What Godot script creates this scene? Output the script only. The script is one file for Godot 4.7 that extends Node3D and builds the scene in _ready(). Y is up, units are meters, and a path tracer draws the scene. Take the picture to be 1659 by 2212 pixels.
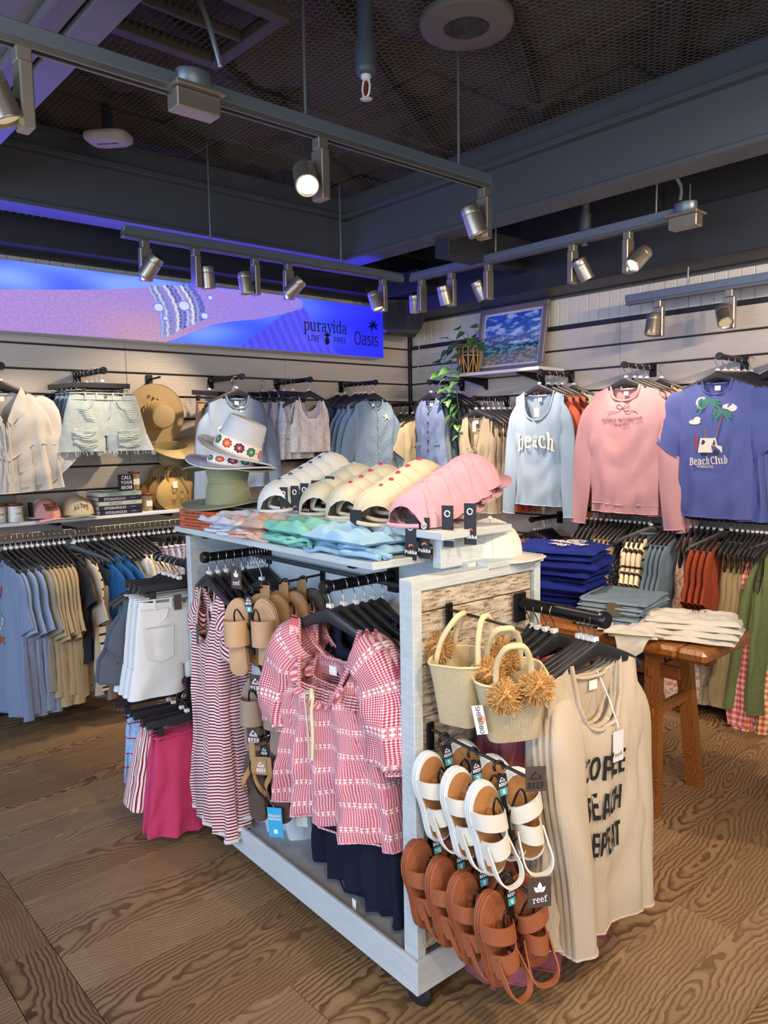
extends Node3D

# ---------------------------------------------------------------- mesh builder
class MB:
	var v := PackedVector3Array()
	var n := PackedVector3Array()
	var t := PackedVector2Array()
	var ix := PackedInt32Array()
	var xf := Transform3D()
	func vert(p: Vector3, nn: Vector3, uv: Vector2) -> int:
		v.append(xf * p)
		n.append((xf.basis * nn).normalized())
		t.append(uv)
		return v.size() - 1
	func face(ps: Array, uvs: Array = []) -> void:
		var nn: Vector3 = (ps[1] - ps[0]).cross(ps[2] - ps[0])
		if nn.length() < 1e-12 and ps.size() > 3:
			nn = (ps[2] - ps[0]).cross(ps[3] - ps[0])
		nn = nn.normalized()
		var a := v.size()
		for k in ps.size():
			var p: Vector3 = ps[k]
			var uv := Vector2.ZERO
			if uvs.size() > k:
				uv = uvs[k]
			elif absf(nn.z) >= absf(nn.x) and absf(nn.z) >= absf(nn.y):
				uv = Vector2(p.x, -p.y)
			elif absf(nn.x) >= absf(nn.y):
				uv = Vector2(p.z, -p.y)
			else:
				uv = Vector2(p.x, p.z)
			vert(p, nn, uv)
		for k in range(1, ps.size() - 1):
			ix.append_array([a, a + k + 1, a + k])
	func box(c: Vector3, s: Vector3, b := 0.0) -> void:
		var h := s * 0.5
		b = minf(b, minf(h.x, minf(h.y, h.z)) * 0.9)
		var co := {}
		for sx in [-1, 1]:
			for sy in [-1, 1]:
				for sz in [-1, 1]:
					var sg := Vector3(sx, sy, sz)
					var arr := []
					for k in 3:
						var q := h - Vector3.ONE * b
						q[k] = h[k]
						arr.append(c + sg * q)
					co[Vector3i(sx, sy, sz)] = arr
		for k in 3:
			var i1 := (k + 1) % 3
			var i2 := (k + 2) % 3
			for s1 in [-1, 1]:
				var f := []
				for pr in [[-1, -1], [1, -1], [1, 1], [-1, 1]]:
					var key := Vector3i.ZERO
					key[k] = s1
					key[i1] = pr[0]
					key[i2] = pr[1]
					f.append(co[key][k])
				if s1 < 0:
					f.reverse()
				face(f)
		if b > 0.0:
			for k in 3:
				var i1 := (k + 1) % 3
				var i2 := (k + 2) % 3
				for s1 in [-1, 1]:
					for s2 in [-1, 1]:
						var ka := Vector3i.ZERO
						var kb := Vector3i.ZERO
						ka[k] = -1
						kb[k] = 1
						ka[i1] = s1
						kb[i1] = s1
						ka[i2] = s2
						kb[i2] = s2
						var f := [co[ka][i1], co[kb][i1], co[kb][i2], co[ka][i2]]
						if s1 * s2 < 0:
							f.reverse()
						face(f)
			for key in co:
				var f: Array = co[key].duplicate()
				if key.x * key.y * key.z < 0:
					f.reverse()
				face(f)
	# rows of points; smooth normals; closed = first and last column coincide
	func grid(rows: Array, closed := false, uvs: Array = [], flip := false) -> void:
		var nr := rows.size()
		var nc: int = rows[0].size()
		var nn := []
		for r in nr:
			var a := PackedVector3Array()
			a.resize(nc)
			nn.append(a)
		for r in nr - 1:
			var r0: PackedVector3Array = rows[r]
			var r1: PackedVector3Array = rows[r + 1]
			for c in nc - 1:
				var fn := (r1[c + 1] - r0[c]).cross(r0[c + 1] - r1[c])
				nn[r][c] += fn
				nn[r][c + 1] += fn
				nn[r + 1][c] += fn
				nn[r + 1][c + 1] += fn
		var base := v.size()
		var sgn := -1.0 if flip else 1.0
		for r in nr:
			for c in nc:
				var m: Vector3 = nn[r][c]
				if closed and (c == 0 or c == nc - 1):
					m = nn[r][0] + nn[r][nc - 1]
				var uv := Vector2(float(c) / (nc - 1), float(r) / (nr - 1))
				if uvs.size() > r:
					uv = uvs[r][c]
				vert(rows[r][c], m.normalized() * sgn if m.length() > 1e-14 else Vector3.UP, uv)
		for r in nr - 1:
			for c in nc - 1:
				var a := base + r * nc + c
				if flip:
					ix.append_array([a, a + nc + 1, a + 1, a, a + nc, a + nc + 1])
				else:
					ix.append_array([a, a + 1, a + nc + 1, a, a + nc + 1, a + nc])
	func tube(path: Array, rad, sides := 8, caps := true, flat := 1.0, loop := false) -> void:
		var np := path.size()
		var rows := []
		var t0: Vector3 = (path[1] - path[0]).normalized()
		var u := t0.cross(Vector3.UP if absf(t0.y) < 0.9 else Vector3.RIGHT).normalized()
		for k in np:
			var tg: Vector3
			if loop:
				tg = path[(k + 1) % np] - path[(k - 1 + np) % np]
			else:
				tg = path[mini(k + 1, np - 1)] - path[maxi(k - 1, 0)]
			tg = tg.normalized()
			u = (u - tg * u.dot(tg)).normalized()
			var w := tg.cross(u)
			var r: float = rad[k] if rad is Array or rad is PackedFloat32Array else rad
			var row := PackedVector3Array()
			for s in sides + 1:
				var a := TAU * s / sides
				row.append(path[k] + u * cos(a) * r + w * sin(a) * r * flat)
			rows.append(row)
		if loop:
			rows.append(rows[0])
		var uvs := []
		var acc := 0.0
		for k in rows.size():
			if k > 0:
				acc += (path[k % np] as Vector3).distance_to(path[(k - 1) % np])
			var ur := PackedVector2Array()
			for s in sides + 1:
				ur.append(Vector2(acc, float(s) / sides * 0.1))
			uvs.append(ur)
		grid(rows, true, uvs)
		if caps and not loop:
			var f0 := Array(rows[0].slice(0, sides))
			var f1 := Array(rows[np - 1].slice(0, sides))
			f1.reverse()
			face(f0)
			face(f1)
	func lathe(prof: Array, segs := 20, sx := 1.0, sz := 1.0) -> void:
		var rows := []
		for p in prof:
			var row := PackedVector3Array()
			for s in segs + 1:
				var a := TAU * s / segs
				row.append(Vector3(cos(a) * p.x * sx, p.y, sin(a) * p.x * sz))
			rows.append(row)
		grid(rows, true)
	# outline in xy, extruded in z
	func prism(poly: PackedVector2Array, z0: float, z1: float) -> void:
		var tri := Geometry2D.triangulate_polygon(poly)
		var cw := Geometry2D.is_polygon_clockwise(poly)
		for z in [z0, z1]:
			var b := v.size()
			var s := -1.0 if z == z0 else 1.0
			for p in poly:
				vert(Vector3(p.x, p.y, z), Vector3(0, 0, s), Vector2(p.x, -p.y))
			for k in range(0, tri.size(), 3):
				var o := [tri[k], tri[k + 1], tri[k + 2]]
				var cr := (poly[o[1]] - poly[o[0]]).cross(poly[o[2]] - poly[o[0]])
				if (cr > 0.0) == (s > 0.0):
					o.reverse()
				ix.append_array([b + o[0], b + o[1], b + o[2]])
		for k in poly.size():
			var p := poly[k]
			var q := poly[(k + 1) % poly.size()]
			var f := [Vector3(p.x, p.y, z0), Vector3(q.x, q.y, z0), Vector3(q.x, q.y, z1), Vector3(p.x, p.y, z1)]
			if cw:
				f.reverse()
			face(f)
	func mesh() -> ArrayMesh:
		var a := []
		a.resize(Mesh.ARRAY_MAX)
		a[Mesh.ARRAY_VERTEX] = v
		a[Mesh.ARRAY_NORMAL] = n
		a[Mesh.ARRAY_TEX_UV] = t
		a[Mesh.ARRAY_INDEX] = ix
		var m := ArrayMesh.new()
		m.add_surface_from_arrays(Mesh.PRIMITIVE_TRIANGLES, a)
		return m

# ---------------------------------------------------------------- scene helpers
var used := {}
var mats := {}
var tex := {}
var cache := {}
var noise := FastNoiseLite.new()
var soft := FastNoiseLite.new()
var rng := RandomNumberGenerator.new()

func numbered(called: String) -> String:
	if not used.has(called):
		used[called] = 0
		return called
	used[called] += 1
	return "%s_%03d" % [called, used[called]]

func tag(o: Node3D, label: String, category: String, group := "") -> Node3D:
	o.set_meta("label", label)
	o.set_meta("category", category)
	if group != "":
		o.set_meta("group", group)
	return o

func thing(called: String, label: String, category: String, at: Vector3, yaw := 0.0, group := "") -> Node3D:
	var o := Node3D.new()
	o.name = numbered(called)
	add_child(o, true)
	o.position = at
	o.rotation.y = yaw
	return tag(o, label, category, group)

func part(parent: Node3D, called: String, m, material: Material, label := "", kind := "") -> MeshInstance3D:
	var o := MeshInstance3D.new()
	o.mesh = m.mesh() if m is MB else m
	o.material_override = null
	for s in o.mesh.get_surface_count():
		o.set_surface_override_material(s, material)
	o.name = numbered(called) if parent == self else called
	parent.add_child(o, true)
	if label != "":
		o.set_meta("label", label)
	if kind != "":
		o.set_meta("kind", kind)
	return o

func struct(called: String, m, material: Material, parent: Node3D = self) -> MeshInstance3D:
	var o := part(parent, called, m, material)
	if parent == self:
		o.set_meta("kind", "structure")
	return o

func mb() -> MB:
	return MB.new()

func bx(c: Vector3, s: Vector3, b := 0.002) -> MB:
	var m := MB.new()
	m.box(c, s, b)
	return m

func tb(path: Array, r, sides := 8, caps := true) -> MB:
	var m := MB.new()
	m.tube(path, r, sides, caps)
	return m

func arc(c: Vector3, u: Vector3, w: Vector3, r: float, a0: float, a1: float, n: int) -> Array:
	var o := []
	for k in n + 1:
		var a := lerpf(a0, a1, float(k) / n)
		o.append(c + u * cos(a) * r + w * sin(a) * r)
	return o

func curve(pts: Array, per := 5) -> Array:
	var o := []
	for k in pts.size() - 1:
		var p0 = pts[maxi(k - 1, 0)]
		var p3 = pts[mini(k + 2, pts.size() - 1)]
		for s in per:
			o.append(pts[k].cubic_interpolate(pts[k + 1], p0, p3, float(s) / per))
	o.append(pts[-1])
	return o

func mat(called: String, hexcol: String, rough := 0.8, metal := 0.0, opt := {}) -> StandardMaterial3D:
	var key := called + hexcol
	if mats.has(key):
		return mats[key]
	var m := StandardMaterial3D.new()
	m.resource_name = called
	m.albedo_color = Color(hexcol)
	m.roughness = rough
	m.metallic = metal
	m.cull_mode = BaseMaterial3D.CULL_DISABLED
	if opt.has("tex"):
		m.albedo_texture = tex[opt.tex]
	if opt.has("scale"):
		m.uv1_scale = opt.scale
	if opt.has("nrm"):
		m.normal_enabled = true
		m.normal_texture = tex[opt.nrm]
		m.normal_scale = opt.get("ns", 1.0)
	if opt.has("bump"):
		m.heightmap_enabled = true
		m.heightmap_texture = tex[opt.bump]
		m.heightmap_scale = opt.get("bs", 0.2)
	if opt.get("tri", false):
		m.uv1_triplanar = true
	if opt.has("emit"):
		m.emission_enabled = true
		m.emission = Color(opt.emit)
		m.emission_energy_multiplier = opt.get("energy", 1.0)
	if opt.has("back"):
		m.backlight_enabled = true
		m.backlight = Color(opt.back)
	if opt.has("spec"):
		m.metallic_specular = opt.spec
	if opt.get("rim", 0.0) > 0.0:
		m.rim_enabled = true
		m.rim = opt.rim
		m.rim_tint = 0.6
	if opt.get("coat", 0.0) > 0.0:
		m.clearcoat_enabled = true
		m.clearcoat = opt.coat
		m.clearcoat_roughness = 0.15
	if opt.get("scissor", false):
		m.transparency = BaseMaterial3D.TRANSPARENCY_ALPHA_SCISSOR
		m.alpha_scissor_threshold = 0.5
	mats[key] = m
	return m

func cloth(hexcol: String, nrm := "weave", texname := "", sc := 1.0) -> StandardMaterial3D:
	var o := {"nrm": nrm, "ns": 0.55 if nrm == "weave" else 1.0, "rim": 0.12, "spec": 0.3}
	if texname != "":
		o.tex = texname
	o.scale = Vector3(1, 1, 1) * 14.0 * sc
	return mat("cloth_" + nrm + texname + str(sc), hexcol, 0.92, 0.0, o)

# ---------------------------------------------------------------- textures
func img(w: int, h: int, f: Callable) -> Image:
	var d := PackedByteArray()
	d.resize(w * h * 3)
	var k := 0
	for y in h:
		for x in w:
			var c: Color = f.call(x, y)
			d[k] = int(clampf(c.r, 0, 1) * 255.0)
			d[k + 1] = int(clampf(c.g, 0, 1) * 255.0)
			d[k + 2] = int(clampf(c.b, 0, 1) * 255.0)
			k += 3
	return Image.create_from_data(w, h, false, Image.FORMAT_RGB8, d)

func itex(called: String, im: Image) -> void:
	tex[called] = ImageTexture.create_from_image(im)

func ntex(called: String, im: Image, strength := 2.0) -> void:
	im.bump_map_to_normal_map(strength)
	tex[called] = ImageTexture.create_from_image(im)

func g(v: float) -> Color:
	return Color(v, v, v)

func wrapn(x: int, y: int, w: int, h: int, fx: float, fy: float) -> float:
	# tiling noise: blend of two offsets
	var a := float(x) / w
	var b := float(y) / h
	var n0 := noise.get_noise_2d(x * fx, y * fy)
	var n1 := noise.get_noise_2d((x - w) * fx, y * fy)
	var n2 := noise.get_noise_2d(x * fx, (y - h) * fy)
	var n3 := noise.get_noise_2d((x - w) * fx, (y - h) * fy)
	return lerpf(lerpf(n0, n1, a), lerpf(n2, n3, a), b)

func make_textures() -> void:
	noise.seed = 7
	noise.noise_type = FastNoiseLite.TYPE_SIMPLEX
	noise.frequency = 1.0
	noise.fractal_type = FastNoiseLite.FRACTAL_FBM
	noise.fractal_octaves = 3
	soft.seed = 21
	soft.noise_type = FastNoiseLite.TYPE_SIMPLEX_SMOOTH
	soft.frequency = 1.0
	soft.fractal_type = FastNoiseLite.FRACTAL_NONE
	ntex("weave", img(128, 128, func(x: int, y: int): return g(0.5 + 0.2 * sin(x * TAU / 4.0) * cos(y * TAU / 4.0) + 0.35 * wrapn(x, y, 128, 128, 0.05, 0.05))), 1.5)
	ntex("knit", img(128, 128, func(x: int, y: int):
		var col := float(x % 16) - 8.0
		var yy := fmod(y + absf(col) * 0.9, 8.0)
		return g(0.25 + 0.5 * (1.0 - absf(col) / 8.0) * (0.4 + 0.6 * sin(yy / 8.0 * PI)) + 0.15 * wrapn(x, y, 128, 128, 0.06, 0.06))), 2.5)
	ntex("cable", img(128, 128, func(x: int, y: int):
		var cx := sin(x * TAU / 32.0 + sin(y * TAU / 32.0) * 1.4)
		return g(0.5 + 0.3 * cx * absf(sin(y * TAU / 64.0 + (0.0 if (x / 32) % 2 == 0 else 1.5))) + 0.1 * wrapn(x, y, 128, 128, 0.1, 0.1))), 4.0)
	ntex("straw", img(128, 128, func(x: int, y: int):
		var k := ((x / 8) + (y / 8)) % 2
		var s := sin((x if k == 0 else y) % 8 / 8.0 * PI)
		return g(0.2 + 0.6 * s + 0.15 * wrapn(x, y, 128, 128, 0.1, 0.1))), 3.0)
	itex("denim", img(256, 256, func(x: int, y: int):
		var m := wrapn(x, y, 256, 256, 0.012, 0.012)
		var f := wrapn(x, y, 256, 256, 0.25, 0.04)
		return g(0.90 + 0.05 * m + 0.14 * f)))
	itex("linen", img(256, 256, func(x: int, y: int):
		return g(0.9 + 0.1 * wrapn(x, y, 256, 256, 0.25, 0.015) + 0.1 * wrapn(x, y, 256, 256, 0.015, 0.25))))
	itex("heather", img(256, 256, func(x: int, y: int):
		return g(0.9 + 0.16 * wrapn(x, y, 256, 256, 0.3, 0.08))))
	# printed and woven cloth patterns
	itex("red_stripe", img(8, 64, func(_x: int, y: int): return Color("7c1830") if (y % 32) < 14 else Color("f0dcd4")))
	itex("red_stripe_up", img(64, 8, func(x: int, _y: int): return Color("8a1f2e") if (x % 16) < 6 else Color("ecd9d0")))
	itex("brown_stripe", img(8, 64, func(_x: int, y: int): return Color("3a2f28") if (y % 32) < 8 else Color("e9dcc0")))
	var ging := func(cell: int, dark: Color, light: Color):
		return img(cell * 2, cell * 2, func(x: int, y: int):
			var a := 1 if x < cell else 0
			var b := 1 if y < cell else 0
			return light.lerp(dark, [0.0, 0.5, 1.0][a + b]))
	itex("orange_gingham", ging.call(8, Color("d9592f"), Color("f6ddb4")))
	itex("pink_gingham", ging.call(8, Color("c94a5c"), Color("f1c9b8")))
	itex("blouse", img(128, 256, func(x: int, y: int):
		var dark := Color("a52c44")
		var light := Color("f3e2da")
		var a := 1 if (x % 8) < 4 else 0
		var b := 1 if (y % 8) < 4 else 0
		var c := light.lerp(dark, [0.04, 0.55, 1.0][a + b])
		var yy := y % 128
		if yy > 84 and yy < 116:
			var fx := x % 16
			var fy := yy - 84
			if fy < 4 or fy > 28:
				c = light if (y % 4) < 2 else dark.lerp(light, 0.35)
			elif absf(fx - 8.0) + absf((fy % 14) - 7.0) < 7.0:
				c = light
			elif absf(fx - 8.0) + absf((fy % 14) - 7.0) < 2.0:
				c = dark
			else:
				c = dark.lerp(light, 0.25) if fx % 4 < 2 else light.lerp(dark, 0.4)
		return c))
	var flowers := func(w: int, bg: Color, cols: Array, count: int, rad: float, sd: int):
		var r := RandomNumberGenerator.new()
		r.seed = sd
		var im := Image.create_empty(w, w, false, Image.FORMAT_RGB8)
		im.fill(bg)
		for k in count:
			var cx := r.randi() % w
			var cy := r.randi() % w
			var c: Color = cols[r.randi() % cols.size()]
			var rr := rad * r.randf_range(0.6, 1.2)
			for dy in range(-int(rr) - 1, int(rr) + 2):
				for dx in range(-int(rr) - 1, int(rr) + 2):
					var an := atan2(dy, dx)
					if Vector2(dx, dy).length() < rr * (0.7 + 0.3 * cos(5.0 * an)):
						im.set_pixel(posmod(cx + dx, w), posmod(cy + dy, w), c if Vector2(dx, dy).length() > rr * 0.3 else c.lerp(Color.WHITE, 0.5))
		return im
	itex("ditsy", flowers.call(128, Color("ece4e0"), [Color("6a6f8f"), Color("8d8fae"), Color("b59a8a")], 110, 3.2, 3))
	itex("ditsy_blue", flowers.call(128, Color("d5d8da"), [Color("5d7590"), Color("7f98b5"), Color("9aa08c")], 120, 4.0, 4))
	itex("posy", flowers.call(128, Color("dfe0ea"), [Color("a86a70"), Color("6b7fae"), Color("c9b3b0"), Color("51688f")], 60, 6.0, 5))
	itex("posy_pink", flowers.call(128, Color("e8d6c2"), [Color("c98a6a"), Color("b56a78"), Color("c7a8b6"), Color("d8a24e")], 70, 8.0, 6))
	itex("lace", flowers.call(128, Color("d9cdb4"), [Color("f1e8d6"), Color("e8dcc4")], 90, 6.0, 8))
	itex("dark_print", flowers.call(128, Color("23252f"), [Color("6b6f86"), Color("b9b2a8"), Color("3f4a6a")], 90, 5.0, 9))
	var ch = flowers.call(128, Color("9db8de"), [Color("8c1d2c"), Color("26324a")], 18, 5.0, 10)
	for y in [40, 41, 42, 43, 44, 100, 101, 102, 103, 104]:
		for x in 128:
			ch.set_pixel(x, y, Color("b01f38"))
	itex("cherry", ch)
	itex("crochet", img(256, 64, func(x: int, y: int):
		var cols := [Color("2f6f63"), Color("5a1f4a"), Color("c9482a"), Color("2f7a4a"), Color("9b1f3a"), Color("d86a3a"), Color("5b2450"), Color("b8402e")]
		var k := int(x / 32)
		var d := Vector2(x % 32 - 16, (y - 32) * 0.62)
		var an := atan2(d.y, d.x)
		var c := Color("eee6da")
		if d.length() < 14.0 - 2.5 * absf(sin(an * 4.0)):
			c = cols[k % 8]
		if d.length() < 8.0:
			c = cols[(k + 3) % 8].lightened(0.25) if absf(sin(an * 4.0)) > 0.45 else cols[k % 8]
		if d.length() < 3.0:
			c = Color("e7c65a")
		if y < 7 or y > 57:
			c = Color("efe9e0") if (x / 3) % 2 == 0 else Color("cfc8bd")
		return c))
	# wood
	noise.fractal_octaves = 2
	var fl := func(w: int, h: int, rows: int, pal: Array, ring: float, sd: float):
		var rh := h / rows
		return img(w, h, func(x: int, y: int):
			var k := y / rh
			var u := float(x) / w
			var yy := (float(y % rh) / rh - 0.5)
			# periodic along the board
			var ax := cos(u * TAU)
			var ay := sin(u * TAU)
			var cc := noise.get_noise_3d(ax * 0.26 + k * 9.1 + sd, ay * 0.26, 1.0)
			var dd := noise.get_noise_3d(ax * 0.32 + k * 5.3 + sd, ay * 0.32, 7.0)
			var fine := noise.get_noise_3d(ax * 5.0 + k * 3.0, ay * 5.0, yy * 3.0 + sd)
			var dist := sqrt(pow(yy - cc * 1.0, 2.0) + pow(dd * 0.75, 2.0)) + fine * 0.03
			var ph := dist * ring
			var fr := ph - floorf(ph)
			var late := smoothstep(0.35, 0.88, fr) * (1.0 - smoothstep(0.93, 1.0, fr))
			var streak := noise.get_noise_3d(ax * 30.0, ay * 30.0, yy * 60.0 + k * 20.0)
			var c: Color = pal[0].lerp(pal[1], clampf(late * (0.75 + 0.5 * cc), 0, 1))
			c = c.lerp(pal[2], clampf(0.25 + 0.9 * noise.get_noise_3d(ax * 1.3 + k, ay * 1.3, yy * 2.0), 0, 1) * 0.45)
			return c * (1.0 + 0.10 * streak))
	itex("floor", fl.call(1024, 640, 4, [Color("ab9271"), Color("654a34"), Color("8d7054")], 13.0, 0.0))
	itex("bench", fl.call(512, 192, 2, [Color("b67b3e"), Color("8a5527"), Color("a0652c")], 12.0, 33.0))
	itex("laminate", img(256, 256, func(x: int, y: int):
		return g(0.94 + 0.045 * wrapn(x, y, 256, 256, 0.012, 0.30) + 0.04 * wrapn(x, y, 256, 256, 0.03, 0.9))))
	noise.fractal_octaves = 4
	itex("weathered", img(768, 512, func(x: int, y: int):
		var k := y / 64
		var yy := float(y % 64) / 64.0
		var kn := Vector2((x - 130.0 - 190.0 * (k % 3)) / 60.0, (yy - 0.55) * 2.2)
		var warp := exp(-kn.length_squared() * 1.4) * 1.5 if k % 3 != 1 else 0.0
		var a := noise.get_noise_2d(x * 0.008, y * 0.085 + warp * 2.0 + k * 10.0)
		var b := noise.get_noise_2d(x * 0.013 + 50.0, y * 0.24 + warp * 3.0)
		var f := sin((yy * 9.0 + kn.length() * 6.0 * minf(warp, 1.0) + a * 5.0) * TAU)
		var c := Color("c4b8a4").lerp(Color("e6dece"), clampf(0.5 + a * 1.6, 0, 1))
		c = c.lerp(Color("8a6e50"), clampf((b - 0.2) * 4.0, 0, 0.75) * (1.0 if a < 0.25 else 0.3))
		c = c.lerp(Color("3f342b"), clampf((f - 0.80) * 4.0, 0, 1) * clampf(0.35 + b * 1.6, 0, 0.75))
		return c))
	noise.fractal_octaves = 3
	itex("lumpy", img(256, 256, func(x: int, y: int): return g(0.5 + 0.5 * wrapn(x, y, 256, 256, 0.02, 0.02) + 0.15 * wrapn(x, y, 256, 256, 0.1, 0.1))))
	itex("poster", poster())
	itex("seascape", seascape())

func inpoly(p: Vector2, poly: PackedVector2Array) -> bool:
	return Geometry2D.is_point_in_polygon(p, poly)

func poster() -> Image:
	# a lit advertisement: a tanned forearm with bracelets in front of a hazy blue sea, drapery to its right
	var w := 1280
	var h := 196
	var arm_top := curve([Vector2(-10, 100), Vector2(110, 92), Vector2(260, 74), Vector2(420, 50), Vector2(560, 22), Vector2(700, 4), Vector2(830, 0), Vector2(960, 4), Vector2(980, 30)], 6)
	var arm_bot := curve([Vector2(980, 36), Vector2(920, 62), Vector2(830, 92), Vector2(720, 118), Vector2(650, 150), Vector2(560, 196), Vector2(420, 230), Vector2(-10, 230)], 6)
	var arm := PackedVector2Array(arm_top + arm_bot)
	var im := img(w, h, func(x: int, y: int):
		var p := Vector2(x, y)
		var u := float(x) / w
		var vv := float(y) / h
		var c := Color("3a55f0").lerp(Color("8fb4ff"), clampf(0.62 + 0.7 * soft.get_noise_2d(x * 0.0035, y * 0.009), 0, 1) * (1.0 - u * 0.5))
		c = c.lerp(Color("1a12ff"), smoothstep(0.55, 1.0, u) * 0.75)
		if u > 0.62 and u < 0.93:
			c = c.lerp(Color("5b86ff"), 0.6 * exp(-pow((u - 0.76) / 0.07, 2.0)) * (1.0 - vv * 0.5))
		# drapery
		var dl := 770.0 + 0.0 * y
		var dr := 960.0 + y * 0.75
		if x > 770 + (196 - y) * 1.1 and x < dr and y > 10:
			c = c.lerp(Color("4a40e0").lerp(Color("5f52ea"), 0.5 + 0.5 * sin((x - y * 0.4) * 0.22)), 0.75)
		if inpoly(p, arm):
			var k := 0.5 + 0.5 * noise.get_noise_2d(x * 0.09, y * 0.09)
			c = Color("8577e8").lerp(Color("b48fd0"), clampf(1.0 - u * 0.9, 0, 1))
			c = c.lerp(Color("d9a59c"), 0.55 * exp(-pow((x - 520.0) / 150.0, 2.0)) * smoothstep(0.2, 0.9, vv))
			c = c * (0.93 + 0.12 * k)
		return c)
	for b in 9:
		var x0 := 524.0 + b * 14.0
		var col: Color = [Color("a9b8ff"), Color("c9d2ff"), Color("8f9af5"), Color("dfe3ff"), Color("7f8cf0"), Color("b6c2ff"), Color("e6e8ff"), Color("98a5f8"), Color("5f74ea")][b]
		for s in 260:
			var q := s / 260.0
			var yy := lerpf(26.0 - b * 2.5, 186.0 - b * 9.0, q)
			var xx := x0 + 30.0 * q + 14.0 * sin(q * PI) + 1.5 * sin(q * 40.0 + b)
			var th := 4 + (4 if b % 3 == 1 and int(q * 24) % 2 == 0 else 0)
			for dy in range(-1, 2):
				for dx in range(-th, th + 1):
					var px := int(xx) + dx
					var py := int(yy) + dy
					if px >= 0 and px < w and py >= 0 and py < h:
						im.set_pixel(px, py, col * (1.0 - 0.06 * absi(dx)))
	for q in [[548, 88, 15], [616, 74, 17], [672, 100, 12], [690, 38, 9], [565, 120, 9]]:
		for dy in range(-q[2], q[2] + 1):
			for dx in range(-q[2], q[2] + 1):
				var r := Vector2(dx, dy).length()
				if r < q[2] and q[1] + dy < h:
					im.set_pixel(q[0] + dx, q[1] + dy, Color("ccd4ff") if r < q[2] - 3 else Color("6d7cee"))
	return im

func seascape() -> Image:
	return img(512, 400, func(x: int, y: int):
		var vv := y / 400.0
		var u := x / 512.0
		var n0 := soft.get_noise_2d(x * 0.007 + y * 0.004, y * 0.016)
		var n1 := noise.get_noise_2d(x * 0.012 + 40.0, y * 0.03)
		var c := Color("2a5fd0").lerp(Color("6f9ad6"), smoothstep(0.0, 0.6, vv))
		c = c.lerp(Color("d5dcea"), clampf(n0 * 1.0 + n1 * 0.8 + 0.05, 0, 0.85))
		c = c.lerp(Color("e0b89a"), clampf(1.0 - absf(vv - 0.5) * 10.0, 0, 1) * 0.5 * clampf(0.5 + n1 * 3.0, 0, 1))
		c = c.lerp(Color("33507f"), clampf((-n0 - n1) * 1.2, 0, 0.55))
		var shore := 0.72 + 0.08 * (1.0 - u)
		if vv > 0.60:
			c = Color("2c6484").lerp(Color("7fa9b8"), clampf(n1 * 3.0 + 0.3, 0, 1))
		if vv > shore:
			c = Color("6b7580").lerp(Color("a59b8c"), clampf(n1 * 2.0 + (vv - shore) * 3.0, 0, 1))
		if absf(u - 0.5) < 0.035 and vv > 0.70 and vv < 0.78 or absf(u - 0.5) < 0.015 and vv >= 0.78 and vv < 0.87:
			c = Color("7f95b0")
		if u > 0.66 and vv > 0.635 and vv < 0.655 + 0.05 * maxf(sin(u * 60.0), 0.0):
			c = Color("2a3040")
		return c)

# ---------------------------------------------------------------- lettering
var fonts := {}
func font(kind: String) -> Font:
	if not fonts.has(kind):
		var f := SystemFont.new()
		var names := {"sans": "Droid Sans", "bold": "Droid Sans", "serif": "Droid Serif", "serifbold": "Droid Serif", "mono": "Droid Sans Mono"}
		f.font_names = PackedStringArray([names[kind]])
		if kind == "bold" or kind == "serifbold":
			f.font_weight = 700
		fonts[kind] = f
	return fonts[kind]

# lettering laid on a surface: f(x, y) gives z (or null = flat). h = letter height in metres
func letters(s: String, kind: String, h: float, at := Vector2.ZERO, f = null, rot := 0.0, sx := 1.0, lift := 0.0015, bend := 0.0) -> ArrayMesh:
	var tm := TextMesh.new()
	tm.text = s
	tm.font = font(kind)
	tm.font_size = 48
	tm.pixel_size = h / 48.0 / 0.72
	tm.depth = 0.001
	tm.curve_step = 4.0
	var a := tm.surface_get_arrays(0)
	var v: PackedVector3Array = a[Mesh.ARRAY_VERTEX]
	for k in v.size():
		var p := Vector2(v[k].x * sx, v[k].y)
		p.y -= bend * p.x * p.x
		p = p.rotated(rot) + at
		var z := 0.0
		if f != null:
			z = f.call(p.x, p.y)
		v[k] = Vector3(p.x, p.y, z + lift + v[k].z)
	var m := ArrayMesh.new()
	var b := []
	b.resize(Mesh.ARRAY_MAX)
	b[Mesh.ARRAY_VERTEX] = v
	b[Mesh.ARRAY_NORMAL] = a[Mesh.ARRAY_NORMAL]
	b[Mesh.ARRAY_INDEX] = a[Mesh.ARRAY_INDEX]
	m.add_surface_from_arrays(Mesh.PRIMITIVE_TRIANGLES, b)
	return m

# a printed shape conformed to a surface
func decal(polys: Array, f = null, lift := 0.0012) -> MB:
	var m := mb()
	for poly in polys:
		var pp := PackedVector2Array(poly)
		var tri := Geometry2D.triangulate_polygon(pp)
		var b := m.v.size()
		for p in pp:
			m.vert(Vector3(p.x, p.y, (f.call(p.x, p.y) if f != null else 0.0) + lift), Vector3(0, 0, 1), p)
		for k in range(0, tri.size(), 3):
			var o := [tri[k], tri[k + 1], tri[k + 2]]
			if (pp[o[1]] - pp[o[0]]).cross(pp[o[2]] - pp[o[0]]) > 0.0:
				o.reverse()
			m.ix.append_array([b + o[0], b + o[1], b + o[2]])
	return m

func ell(c: Vector2, rx: float, ry: float, n := 16, rot := 0.0) -> Array:
	var o := []
	for k in n:
		o.append(c + Vector2(cos(TAU * k / n) * rx, sin(TAU * k / n) * ry).rotated(rot))
	return o

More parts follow.
